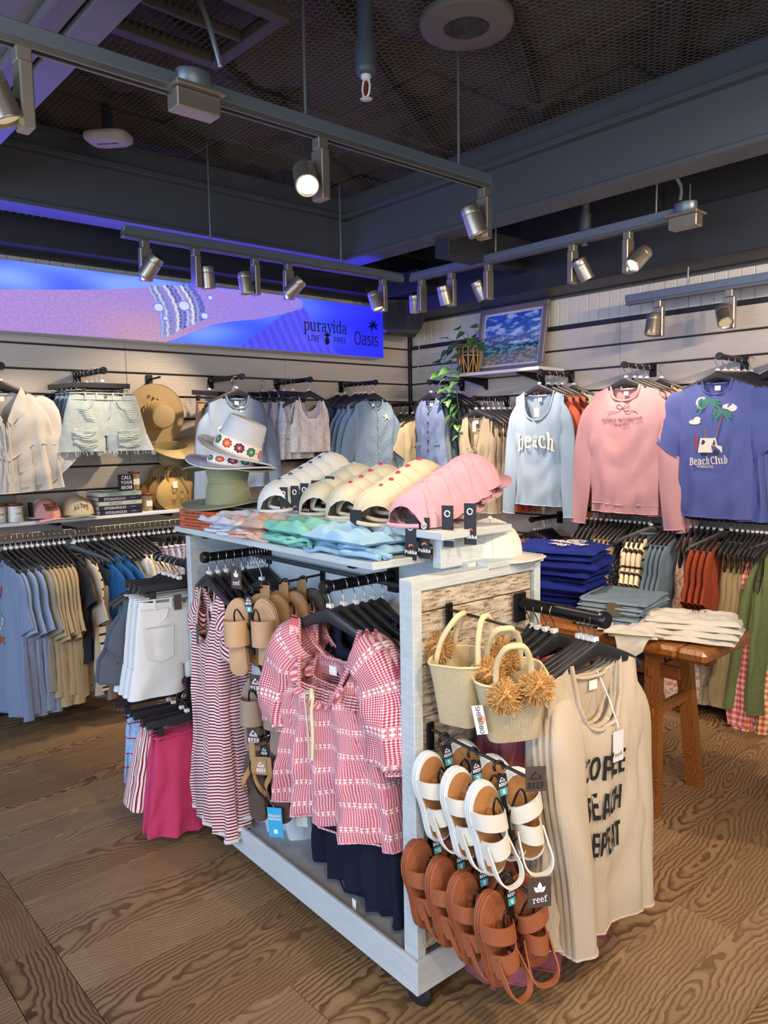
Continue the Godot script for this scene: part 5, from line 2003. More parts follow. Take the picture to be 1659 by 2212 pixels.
		if i == 0:
			part(bg, "tassel_cord", tb(curve([Vector3(0.02, 0.2, 0.03), Vector3(0.06, 0.13, 0.045), Vector3(0.07, 0.05, 0.045), Vector3(0.075, -0.0, 0.05)], 6), 0.005, 6), sb)
			for f in 6:
				var fl := part(bg, "woven_flower", decal([star(Vector2.ZERO, 0.02, 0.5, f, 6)], null), sb)
				fl.position = Vector3(-0.04 + 0.055 * (f % 3), 0.08 + 0.045 * (f / 3), 0.038)
			part(bg, "price_tag", bx(Vector3(-0.035, 0.16, 0.042), Vector3(0.035, 0.045, 0.001), 0), mat("paper_tag", "ece8df", 0.75))

func left_rail() -> void:
	var y := 1.075
	var x := 0.355
	var B := cloth("8d9cb8", "weave", "heather")
	var B2 := cloth("9fb0cc", "weave", "heather")
	var C := cloth("cdb48a", "weave", "heather")
	var C2 := cloth("a89f8c", "weave", "heather")
	# printed long tee in front
	var s := spec({"len": 0.84, "slv": "short", "sl": 0.28, "hem": 0.29, "fold": 0.02, "nf": 4.0})
	var t := make_shirt(s, B)
	var sfn := func(xx, yy): return s_front(s, xx, yy)
	t.append(["printed_coral", decal([ell(Vector2(0.08, -0.28), 0.02, 0.03), leafpoly(Vector2(-0.05, -0.3), Vector2(0.03, 0.06), 0.02)], sfn, 0.004), mat("rose_ink", "a94a52", 0.8), ""])
	t.append(["printed_shells", decal([ell(Vector2(0.0, -0.38), 0.04, 0.03), ell(Vector2(0.11, -0.42), 0.03, 0.035), ell(Vector2(0.06, -0.47), 0.022, 0.02)], sfn, 0.004), mat("shell_ink", "d8cfc8", 0.8), ""])
	t.append(["printed_starfish", decal([star(Vector2(0.06, -0.54), 0.05, 0.3, 0.1)], sfn, 0.004), mat("rust_ink", "a5542f", 0.8), ""])
	hang("printed_tee", "t-shirt", t, "long blue tee printed with shells at the left end", Vector3(x, y, 3.46), 0.18)
	var bt := [make_shirt(spec({"len": 0.82, "slv": "short", "sl": 0.30, "ph": 1.0, "fold": 0.018}), B2), make_shirt(spec({"len": 0.84, "slv": "short", "sl": 0.31, "ph": 3.0, "fold": 0.02}), B2)]
	for k in 4:
		hang("long_tee", "t-shirt", bt[k % 2], "%s plain light blue long tee on the left rail" % nth(k), Vector3(x, y, 3.42 - k * 0.029), 0.1 + 0.05 * k)
	hang("long_tee", "t-shirt", make_shirt(spec({"len": 0.72, "slv": "short", "sl": 0.32}), C2), "grey-beige tee between the blue and the cream tees", Vector3(x, y, 3.305), 0.12)
	var ct := [make_shirt(spec({"len": 0.76, "slv": "short", "sl": 0.34, "ph": 0.5, "fold": 0.016}), C), make_shirt(spec({"len": 0.82, "slv": "short", "sl": 0.36, "ph": 2.5, "fold": 0.02}), C), make_shirt(spec({"len": 0.79, "slv": "short", "sl": 0.33, "ph": 4.0, "fold": 0.016}), C)]
	for k in 6:
		hang("cream_tee", "t-shirt", ct[k % 3], "%s cream tee from the left on the wall rail" % nth(k), Vector3(x, y, 3.28 - k * 0.03), 0.12 - 0.03 * k)
	var navy := cloth("2d3b50", "weave", "heather")
	var char := cloth("33353d", "weave", "heather")
	hang("charcoal_shirt", "top", make_shirt(spec({"len": 0.6, "slv": "short"}), char), "charcoal top tucked behind the cream tees", Vector3(x, y, 3.105), 0.1)
	s = spec({"len": 0.52, "slv": "none", "sh": 0.19, "w": 0.22, "hem": 0.14, "fold": 0.03, "nf": 2.0, "ah": 0.05, "st": 0.15, "dip": 0.06, "nd": 0.05})
	var drape := make_shirt(s, navy)
	var dr := mb()
	for k in 5:
		var pts := []
		for j in 9:
			var xx := lerpf(-0.13, 0.13, j / 8.0)
			var yy := -0.34 - 0.045 * k - 0.05 * cos(xx / 0.13 * PI * 0.5)
			pts.append(Vector3(xx, yy, s_front(s, xx, yy) + 0.004))
		dr.tube(pts, 0.009, 5, true, 0.6)
	drape.append(["draped_fold", dr.mesh(), navy, ""])
	hang("navy_tank", "top", drape, "navy sleeveless top with cowl drape turned outward", Vector3(0.42, y, 3.075), 0.7)
	var ivory := cloth("bfb29c", "knit")
	hang("crochet_knit", "top", make_shirt(spec({"len": 0.80, "slv": "short", "sl": 0.3, "fold": 0.02}), ivory), "first ivory crochet knit beside the navy tank", Vector3(x, y, 3.045), 0.1)
	hang("crochet_knit", "top", make_shirt(spec({"len": 0.78, "slv": "none", "ph": 2.0, "fold": 0.02}), cloth("ffffff", "weave", "brown_stripe", 0.7)), "narrow striped knit beside the blue sweatshirts", Vector3(x, y, 3.02), 0.1)
	hang("taupe_dress", "dress", make_shirt(spec({"len": 0.84, "slv": "none", "ph": 1.0, "fold": 0.024}), cloth("8f8578")), "long taupe dress hanging before the blue sweatshirts", Vector3(x, y, 3.0), 0.1)
	var blue := cloth("2f66a0", "weave", "heather")
	var bs := make_shirt(spec({"len": 0.72, "slv": "long", "sl": 0.70, "sw": 0.11, "w": 0.27, "hem": 0.26, "splay": 0.02, "fold": 0.02, "nf": 3.0}), blue)
	for k in 3:
		hang("blue_sweatshirt", "sweatshirt", bs, "%s bright blue sweatshirt from the left on the wall rail" % nth(k), Vector3(x + 0.01, y, 2.975 - k * 0.045), 0.3 + 0.05 * k)
	var tp := cloth("9a8f84")
	var gb := cloth("77808f")
	var fl := cloth("ffffff", "weave", "ditsy_blue", 0.5)
	var cols := [tp, gb, tp, fl]
	for k in 4:
		hang("sleeveless_blouse", "top", make_shirt(spec({"len": 0.55, "slv": "none", "ah": 0.12, "ph": k * 1.1, "fold": 0.014}), cols[k]), "%s of four muted sleeveless tops right of the blue sweatshirts" % nth(k), Vector3(x, y, 2.84 - k * 0.03), 0.12)
	var lace := cloth("ffffff", "knit", "lace", 0.7)
	for k in 4:
		hang("lace_blouse", "top", make_shirt(spec({"len": 0.50, "slv": "short", "sl": 0.24, "ph": k * 1.4, "fold": 0.016}), lace), "%s cream lace top on the left rail" % nth(k), Vector3(x, y, 2.72 - k * 0.032), 0.1)
	var posy := cloth("ffffff", "weave", "posy", 0.45)
	var psh := make_shorts(0.17, 0.22, 0.30, 0.24, posy, -0.135, 0.022, false)
	for k in 4:
		hang("floral_shorts", "shorts", psh, "%s pale blue posy print shorts clipped on the left rail" % nth(k), Vector3(x, y, 2.59 - k * 0.032), 0.2 + 0.06 * k, "clip")
	var pink := cloth("cf8f8a", "weave", "linen")
	var pks := make_shorts(0.17, 0.22, 0.28, 0.22, pink, -0.135, 0.022, false)
	for k in 6:
		hang("pink_shorts", "shorts", pks, "%s pink shorts clipped on the left rail next to the white panel" % nth(k), Vector3(x, y, 2.46 - k * 0.038), 0.2, "clip")

# ---------------------------------------------------------------- goods on the back wall (right in the photo)
func wall_goods_right() -> void:
	for d in [[0.63, 2.0, "display arm holding the denim vests beneath the trailing plant"], [1.09, 1.855, "low display arm holding the oatmeal linen tops"], [1.67, 2.0, "display arm holding the knitted light blue sweater"], [2.29, 2.0, "display arm holding the pink sweatshirts"], [2.87, 2.0, "display arm holding the violet-blue palm tees"]]:
		display_arm(d[2], Vector3(d[0] - 0.02, d[1], 0.0), Vector3(d[0] + 0.02, d[1], 0.41))
	display_arm("short low display arm with empty hangers behind the folded blue sweatshirts", Vector3(1.56, 1.0, 0.0), Vector3(1.57, 1.0, 0.34))
	# denim vests
	var chamb := cloth("8296bb", "weave", "denim", 0.4)
	var grey_ch := cloth("7f8f98", "weave", "denim", 0.4)
	for k in 6:
		var s := spec({"sh": 0.15, "w": 0.165, "waist": 0.145, "waist_h": 0.6, "hem": 0.175, "len": 0.52, "nw": 0.07, "nd": 0.12, "v": k == 0, "ah": 0.13, "st": 0.125, "fold": 0.006 if k == 0 else 0.014, "nf": 3.0, "ph": k * 1.0, "rr": 0.006})
		var v := make_shirt(s, chamb if k == 0 else grey_ch)
		if k == 0:
			var bt := mb()
			for i in 5:
				var yy := -0.225 - 0.07 * i
				var zz := s_front(s, 0, yy) + 0.004
				bt.tube([Vector3(0.008, yy, zz), Vector3(0.008, yy, zz + 0.004)], 0.008, 10)
			v.append(["button", bt.mesh(), mat("tortoise_button", "4a3b30", 0.3), ""])
			v.append(["front_seam", tb([Vector3(0, -0.21, s_front(s, 0, -0.21) + 0.001), Vector3(0, -0.4, s_front(s, 0, -0.4) + 0.001), Vector3(0, -0.59, s_front(s, 0, -0.59) + 0.001)], 0.0035, 4).mesh(), chamb, ""])
			var pk := mb()
			for sd in [-1, 1]:
				pk.box(Vector3(sd * 0.09, -0.46, s_front(s, sd * 0.09, -0.46) + 0.002), Vector3(0.075, 0.022, 0.006), 0.002)
			v.append(["pocket_welt", pk.mesh(), chamb, ""])
			hang("denim_vest", "vest", v, "light denim button vest facing out under the plant", Vector3(0.65, 1.985, 0.40), 0.0)
		else:
			hang("denim_vest", "vest", v, "%s grey-blue denim vest behind the button vest" % nth(k - 1), Vector3(0.655 + 0.008 * k, 1.985, 0.40 - 0.055 * k), -0.1)
	# linen tie tops
	var oat := cloth("b3a68f", "weave", "linen", 0.5)
	for k in 8:
		var s := spec({"sh": 0.15, "w": 0.155, "waist": 0.14, "waist_h": 0.5, "hem": 0.19 if k == 0 else 0.16, "len": 0.70, "nw": 0.08, "nd": 0.32 if k == 0 else 0.1, "v": k == 0, "ah": 0.13, "st": 0.125, "fold": 0.016, "nf": 5.0, "ph": k * 1.3, "rr": 0.005})
		var v := make_shirt(s, oat)
		if k == 0:
			var bow := mb()
			for yy in [-0.36, -0.44]:
				var zz := s_front(s, 0, yy) + 0.008
				for sd in [-1, 1]:
					bow.tube(curve([Vector3(0, yy, zz), Vector3(sd * 0.03, yy + 0.022, zz + 0.008), Vector3(sd * 0.045, yy + 0.004, zz + 0.006), Vector3(sd * 0.02, yy - 0.005, zz + 0.004), Vector3(0, yy, zz)], 4), 0.004, 5)
					bow.tube(curve([Vector3(0, yy, zz), Vector3(sd * 0.015, yy - 0.04, zz + 0.006), Vector3(sd * 0.03, yy - 0.085, zz)], 4), 0.004, 5)
			v.append(["tie_bow", bow.mesh(), oat, ""])
			v.append_array(size_sticker(Vector3(0.02, -0.13, 0.05), 0.03, 0.075, "d8b8b0"))
			hang("linen_vest", "top", v, "oatmeal linen tie-front vest top facing out", Vector3(1.11, 1.84, 0.40), 0.05)
		else:
			hang("linen_vest", "top", v, "%s oatmeal linen top queued behind the tie-front one" % nth(k - 1), Vector3(1.12 + 0.016 * k, 1.84, 0.40 - 0.042 * k), -0.25)
	# knitted beach sweater
	var knit := cloth("93a9bd", "knit")
	var s := spec({"sh": 0.195, "w": 0.195, "hem": 0.20, "len": 0.76, "nw": 0.12, "nd": 0.19, "nb": 0.03, "v": false, "slv": "long", "sl": 0.74, "sw": 0.09, "splay": 0.06, "fold": 0.010, "nf": 3.0, "rr": 0.009, "dip": 0.0})
	var sw := make_shirt(s, knit)
	var sfn := func(x, y): return s_front(s, x, y)
	sw.append(["lettering", letters("beach", "serifbold", 0.108, Vector2(0.0, -0.43), sfn, 0.0, 0.70, 0.009, 1.2), mat("cream_yarn", "d9d5c8", 0.9), ""])
	sw.append_array(size_sticker(Vector3(0.01, -0.20, s_front(s, 0, -0.28) + 0.008), 0.04, 0.06, "dcdad2"))
	hang("knit_sweater", "sweater", sw, "light blue open-knit sweater with cream lettering across the chest", Vector3(1.68, 1.985, 0.41), 0.0)
	var coral := cloth("d0664c", "weave", "heather")
	var cs := make_shirt(spec({"len": 0.72, "slv": "long", "sl": 0.72, "splay": 0.05, "fold": 0.016, "nf": 4.0, "sh": 0.20, "w": 0.24}), coral)
	for k in 3:
		hang("coral_sweatshirt", "sweatshirt", cs, "%s coral sweatshirt behind the light blue knit sweater" % nth(k), Vector3(1.70 + 0.012 * k, 1.985, 0.34 - k * 0.06), -0.12)
	hang("grey_sweatshirt", "sweatshirt", make_shirt(spec({"len": 0.66, "slv": "long", "sl": 0.66}), cloth("b9b6b0", "weave", "heather")), "pale grey sweatshirt at the back of the coral row", Vector3(1.75, 1.985, 0.12), -0.1)
	# pink sweatshirt
	var pink := cloth("d0a0a6", "weave", "heather")
	s = spec({"sh": 0.215, "w": 0.245, "hem": 0.225, "len": 0.77, "nw": 0.10, "nd": 0.09, "slv": "long", "sl": 0.76, "sw": 0.11, "splay": 0.085, "fold": 0.012, "nf": 3.0, "rr": 0.011, "slope": 0.3})
	var pw := make_shirt(s, pink)
	var hb := mb()
	hb.tube(hem_loop(s, 0.93), 0.004, 4, false, 1.0, true)
	pw.append(["hem_band", hb.mesh(), pink, ""])
	sfn = func(x, y): return s_front(s, x, y)
	var ink := mat("mauve_ink", "7d4f58", 0.8)
	pw.append(["lettering", letters("fearfully & wonderfully made", "serif", 0.020, Vector2(0, -0.315), sfn, 0.02, 0.70, 0.007, -0.4), ink, ""])
	pw.append(["lettering", letters("PSALM 139:14", "sans", 0.014, Vector2(0.0, -0.345), sfn, 0.02, 0.85, 0.007), ink, ""])
	var bow := mb()
	for sd in [-1, 1]:
		var lp := []
		for pt in [Vector2(0, -0.245), Vector2(sd * 0.03, -0.222), Vector2(sd * 0.045, -0.235), Vector2(sd * 0.025, -0.25), Vector2(0, -0.245), Vector2(sd * 0.03, -0.268), Vector2(sd * 0.065, -0.262), Vector2(sd * 0.10, -0.275)]:
			lp.append(Vector3(pt.x, pt.y, s_front(s, pt.x, pt.y) + 0.005))
		bow.tube(curve(lp, 4), 0.0018, 4)
	pw.append(["printed_bow", bow.mesh(), ink, ""])
	hang("pink_sweatshirt", "sweatshirt", pw, "pink sweatshirt with a bow and script lettering facing out", Vector3(2.32, 1.985, 0.41), 0.0)
	var pw2 := make_shirt(spec({"sh": 0.215, "w": 0.25, "hem": 0.24, "len": 0.78, "slv": "long", "sl": 0.76, "sw": 0.11, "splay": 0.07, "ph": 2.0, "nf": 3.0}), pink)
	for k in 3:
		hang("pink_sweatshirt", "sweatshirt", pw2, "%s pink sweatshirt behind the script-lettered one" % nth(k), Vector3(2.335 + 0.012 * k, 1.985, 0.345 - k * 0.055), -0.12)
	hang("tan_knit", "sweater", make_shirt(spec({"len": 0.76, "slv": "long", "sl": 0.7, "splay": 0.05}), cloth("a8916e", "knit")), "tan ribbed sweater at the back of the pink sweatshirts", Vector3(2.41, 1.985, 0.15), -0.16)
	# palm tee
	var vio := cloth("5c69ac", "weave", "heather")
	s = spec({"sh": 0.20, "w": 0.205, "hem": 0.205, "len": 0.76, "nw": 0.085, "nd": 0.08, "slv": "short", "sl": 0.27, "sw": 0.11, "splay": 0.06, "fold": 0.010, "nf": 3.0, "rr": 0.009})
	var pt := make_shirt(s, vio)
	sfn = func(x, y): return s_front(s, x, y)
	var green := mat("palm_ink", "3f7d70", 0.8)
	var trunk := mat("trunk_ink", "7d5f5a", 0.8)
	var whitei := mat("white_print", "d6d2cc", 0.8)
	var pinki := mat("magenta_ink", "8f3a62", 0.8)
	var darki := mat("dark_print_ink", "2c2f45", 0.8)
	var off := Vector2(-0.02, -0.37)
	var fr := []
	var tr := []
	for c in [[Vector2(-0.01, 0.13), 0.085, Vector2(-0.03, -0.11)], [Vector2(0.07, 0.075), 0.065, Vector2(0.03, -0.11)]]:
		for k in 11:
			var an := lerpf(-0.75, PI + 0.75, k / 10.0)
			var up := []
			var dn := []
			for q in 7:
				var t := q / 6.0
				var sp: Vector2 = off + c[0] + Vector2(cos(an) * t, sin(an) * t * 0.7 + 0.30 * t * (1.0 - t) - 0.35 * t * t) * float(c[1])
				var wd := 0.012 * sin(PI * minf(1.0, t * 0.9 + 0.08)) * (1.0 if q % 2 == 0 else 0.55)
				var nn := Vector2(-sin(an), cos(an))
				up.append(sp + nn * wd * 0.6)
				if q > 0 and q < 6:
					dn.push_front(sp - nn * wd)
			fr.append(up + dn)
		tr.append([off + c[0] + Vector2(-0.004, 0), off + c[2] + Vector2(-0.006, 0), off + c[2] + Vector2(0.006, 0), off + c[0] + Vector2(0.004, 0)])
	for cl in [[ell(off + Vector2(-0.085, 0.03), 0.035, 0.014), ell(off + Vector2(-0.07, 0.045), 0.02, 0.014)], [ell(off + Vector2(0.10, 0.11), 0.035, 0.015), ell(off + Vector2(0.12, 0.10), 0.022, 0.018)], [ell(off + Vector2(-0.05, 0.135), 0.033, 0.033)]]:
		pt.append(["printed_cloud", decal(cl, sfn, 0.0022), whitei, ""])
	pt.append(["printed_trunk", decal(tr, sfn, 0.003), trunk, ""])
	pt.append(["printed_frond", decal(fr, sfn, 0.0036), green, ""])
	var van := [[Vector2(-0.055, -0.13), Vector2(-0.05, -0.06), Vector2(0.045, -0.06), Vector2(0.055, -0.10), Vector2(0.075, -0.105), Vector2(0.075, -0.14), Vector2(-0.055, -0.14)]]
	for i in van.size():
		for j in van[i].size():
			van[i][j] += off
	pt.append(["printed_van", decal(van, sfn, 0.006), whitei, ""])
	pt.append(["printed_window", decal([[off + Vector2(-0.04, -0.095), off + Vector2(-0.038, -0.07), off + Vector2(-0.002, -0.07), off + Vector2(-0.002, -0.095)], [off + Vector2(0.006, -0.095), off + Vector2(0.006, -0.07), off + Vector2(0.038, -0.07), off + Vector2(0.044, -0.095)], ell(off + Vector2(-0.025, -0.143), 0.017, 0.017), ell(off + Vector2(0.045, -0.143), 0.017, 0.017)], sfn, 0.0072), darki, ""])
	pt.append(["printed_surfboard", decal([ell(off + Vector2(-0.068, -0.085), 0.009, 0.055, 14, 0.05)], sfn, 0.0045), pinki, ""])
	pt.append(["lettering", letters("Beach Club", "serifbold", 0.043, off + Vector2(0.0, -0.185), sfn, 0.06, 0.62, 0.008), whitei, ""])
	pt.append(["lettering", letters("PARADISE", "sans", 0.014, off + Vector2(-0.015, -0.218), sfn, 0.0, 1.1, 0.008), whitei, ""])
	hang("palm_tee", "t-shirt", pt, "violet-blue tee printed with palm trees and a van", Vector3(2.88, 1.985, 0.41), 0.02)
	var pt2 := make_shirt(spec({"sh": 0.20, "w": 0.215, "len": 0.77, "slv": "short", "sl": 0.28, "sw": 0.11, "ph": 1.5, "fold": 0.014}), vio)
	for k in 5:
		hang("palm_tee", "t-shirt", pt2, "%s plain-backed violet-blue tee behind the palm tee" % nth(k), Vector3(2.895 + 0.016 * k, 1.985, 0.355 - k * 0.045), -0.14)
	var teal := cloth("3f6470", "weave", "heather")
	for k in 2:
		hang("teal_tee", "t-shirt", make_shirt(spec({"len": 0.76, "slv": "short", "ph": k * 1.0}), teal), "%s dark teal tee at the right edge beside the violet tees" % nth(k), Vector3(3.12 + 0.05 * k, 1.985, 0.28 - 0.06 * k), -0.1)
	display_arm("display arm holding the dark teal tees at the right edge", Vector3(3.15, 2.0, 0), Vector3(3.15, 2.0, 0.36))
	# pink tee and empty hangers on the low arm
	hang("pink_tee", "t-shirt", make_shirt(spec({"len": 0.5, "slv": "short", "sh": 0.2}), cloth("cf8d88")), "salmon pink tee on the low arm beside the folded sweatshirts", Vector3(1.565, 0.985, 0.31), 0.1)
	for k in 6:
		var h := thing("clothes_hanger", "%s black hanger behind the salmon pink tee on the low arm" % nth(k), "hanger", Vector3(1.566, 0.985, 0.28 - k * 0.035), -0.2 - 0.05 * k, "low arm hangers")
		put(h, hanger_parts("top"))
	right_rail()

func right_rail() -> void:
	var y := 1.10
	var z := 0.35
	var rail := thing("garment_rail", "black round hanging rail under the pink and violet tops", "rail", Vector3(2.78, 1.10, z))
	part(rail, "bar", tb([Vector3(-0.89, 0, 0), Vector3(0.9, 0, 0)], 0.0165, 12), mat("black_metal", "1b1b1d", 0.4, 0.6))
	for xx in [-0.86, 0.1, 0.86]:
		part(rail, "bracket", bx(Vector3(xx, 0, -0.17), Vector3(0.02, 0.025, 0.34), 0.002), mat("black_metal", "1b1b1d", 0.4, 0.6))
	var E := PI / 2
	var items := []
	var gr := cloth("8d8b8c", "knit")
	var g2 := make_shirt(spec({"len": 0.45, "slv": "none", "sh": 0.14, "w": 0.15, "ah": 0.12, "st": 0.12}), gr)
	for k in 5:
		hang("ribbed_tank", "top", g2, "%s grey ribbed tank at the left end of the back wall rail" % nth(k), Vector3(1.98 + 0.035 * k, y, z), E + 0.35)
	var be := make_shirt(spec({"len": 0.62, "slv": "short", "sl": 0.2, "ah": 0.0}), cloth("a98f6f", "knit"))
	for k in 4:
		hang("beige_knit", "top", be, "%s sandy beige knit on the back wall rail" % nth(k), Vector3(2.165 + 0.032 * k, y, z), E + 0.2)
	var dk := make_shirt(spec({"len": 0.66, "slv": "none", "ah": 0.12}), cloth("ffffff", "weave", "dark_print", 0.6))
	for k in 2:
		hang("dark_print_blouse", "top", dk, "%s dark patterned top between the beige and striped knits" % nth(k), Vector3(2.295 + 0.03 * k, y, z), E + 0.15)
	var st := make_shirt(spec({"len": 0.56, "slv": "short", "sl": 0.22, "ph": 1.0, "fold": 0.014}), cloth("ffffff", "weave", "brown_stripe", 0.6))
	for k in 4:
		hang("striped_tee", "t-shirt", st, "%s cream and brown striped tee on the back wall rail" % nth(k), Vector3(2.36 + 0.032 * k, y, z), E + 0.3)
	var slate := cloth("5f7184", "weave", "heather")
	var mock := make_shirt(spec({"len": 0.66, "slv": "none", "sh": 0.16, "w": 0.19, "hem": 0.21, "nw": 0.07, "nd": 0.0, "nb": 0.0, "ah": 0.12, "st": 0.13, "rr": 0.014}), slate)
	hang("mock_neck_shirt", "top", mock, "slate blue sleeveless mock-neck top turned outward", Vector3(2.50, y, z + 0.06), 0.85)
	var sb := make_shirt(spec({"len": 0.60, "slv": "short", "sl": 0.24, "fold": 0.016}), cloth("6f8596", "weave", "heather"))
	for k in 4:
		hang("slate_tee", "t-shirt", sb, "%s slate blue tee beside the mock-neck top" % nth(k), Vector3(2.55 + 0.03 * k, y, z), E + 0.15)
	var flo := make_shirt(spec({"len": 0.92, "slv": "none", "sh": 0.14, "w": 0.19, "hem": 0.27, "nw": 0.09, "ah": 0.15, "st": 0.12, "fold": 0.024}), cloth("ffffff", "weave", "posy_pink", 0.35))
	for k in 3:
		hang("floral_dress", "dress", flo, "%s long cream and pink floral dress on the back wall rail" % nth(k), Vector3(2.68 + 0.035 * k, y, z), E + 0.35)
	var ru := spec({"len": 0.66, "slv": "short", "sl": 0.26, "sw": 0.10, "fold": 0.018, "sh": 0.2, "v": true, "nd": 0.16})
	var rust := make_shirt(ru, cloth("a04a30", "weave", "linen"))
	for k in 4:
		hang("rust_shirt", "shirt", rust, "%s rust red shirt on the back wall rail" % nth(k), Vector3(2.785 + 0.035 * k, y, z), E + 0.2)
	var lc := cloth("ffffff", "weave", "lace", 0.5)
	hang("lace_dress", "dress", make_shirt(spec({"len": 0.93, "slv": "none", "sh": 0.12, "w": 0.17, "hem": 0.26, "nw": 0.09, "nd": 0.2, "ah": 0.18, "st": 0.105, "fold": 0.02}), lc), "cream lace sleeveless dress in front of the rust shirts", Vector3(2.91, y, z + 0.03), 1.05)
	var kh := make_shirt(spec({"len": 0.90, "slv": "none", "sh": 0.13, "w": 0.16, "hem": 0.22, "nw": 0.09, "nd": 0.12, "ah": 0.15, "st": 0.115, "fold": 0.022, "nf": 6.0}), cloth("b5a37a", "weave", "linen"))
	for k in 4:
		hang("khaki_sundress", "dress", kh, "%s khaki linen sundress on the back wall rail" % nth(k), Vector3(2.955 + 0.03 * k, y, z), E + 0.2)
	for k in 6:
		var pm := cloth("ffffff", "weave", "orange_gingham" if k % 2 else "pink_gingham", 2.2)
		hang("gingham_dress", "dress", make_shirt(spec({"len": 0.97 + 0.05 * (k % 2), "slv": "none", "sh": 0.13, "w": 0.16, "hem": 0.24, "nw": 0.09, "nd": 0.12, "ah": 0.15, "st": 0.115, "fold": 0.022, "nf": 6.0, "ph": k * 1.0}), pm), "%s long %s gingham dress on the back wall rail" % [nth(k / 2), "orange" if k % 2 else "pink"], Vector3(3.07 + 0.024 * k, y, z), E + 0.15)
	# green pinafores
	var gm := cloth("7d8a5c", "weave", "denim", 0.5)
	for k in 3:
		var s := spec({"len": 0.88, "slv": "none", "sh": 0.10, "w": 0.19, "hem": 0.27, "nw": 0.075, "nd": 0.20, "nb": 0.2, "ah": 0.24, "st": 0.095, "fold": 0.014, "nf": 3.0, "ph": k * 1.2})
		var v := make_shirt(s, gm)
		if k == 2:
			var pk := mb()
			for sd in [-1, 1]:
				var rr := []
				for j in 5:
					var row := PackedVector3Array()
					for i in 5:
						var x: float = sd * 0.11 + lerpf(-0.055, 0.055, i / 4.0)
						var yy := lerpf(-0.55, -0.70, j / 4.0)
						row.append(Vector3(x, yy, s_front(s, x, yy) + 0.004))
					rr.append(row)
				pk.grid(rr)
			v.append(["pocket", pk.mesh(), gm, ""])
			var bt := mb()
			for sd in [-1, 1]:
				bt.tube([Vector3(sd * 0.088, -0.19, 0.02), Vector3(sd * 0.088, -0.19, 0.035)], 0.012, 10)
			v.append(["strap_button", bt.mesh(), mat("metal_button", "9a9488", 0.35, 0.8), ""])
		hang("green_pinafore", "dress", v, ["rear olive green pinafore dress on the back wall rail", "middle olive green pinafore dress on the back wall rail", "front olive green pinafore dress turned outward at the right edge"][k], Vector3(3.15 + 0.04 * k, y, z + 0.02 * k), [E + 0.1, E, 0.75][k])
	# orange dress hem and striped piece lower down are parts of garments further left
	var co := make_shirt(spec({"len": 0.93, "slv": "none", "sh": 0.13, "w": 0.17, "hem": 0.2, "ah": 0.14, "st": 0.11}), cloth("b5563a"))
	hang("coral_dress", "dress", co, "long coral dress showing its hem beside the bench leg", Vector3(2.93, y, z - 0.05), E + 0.1)

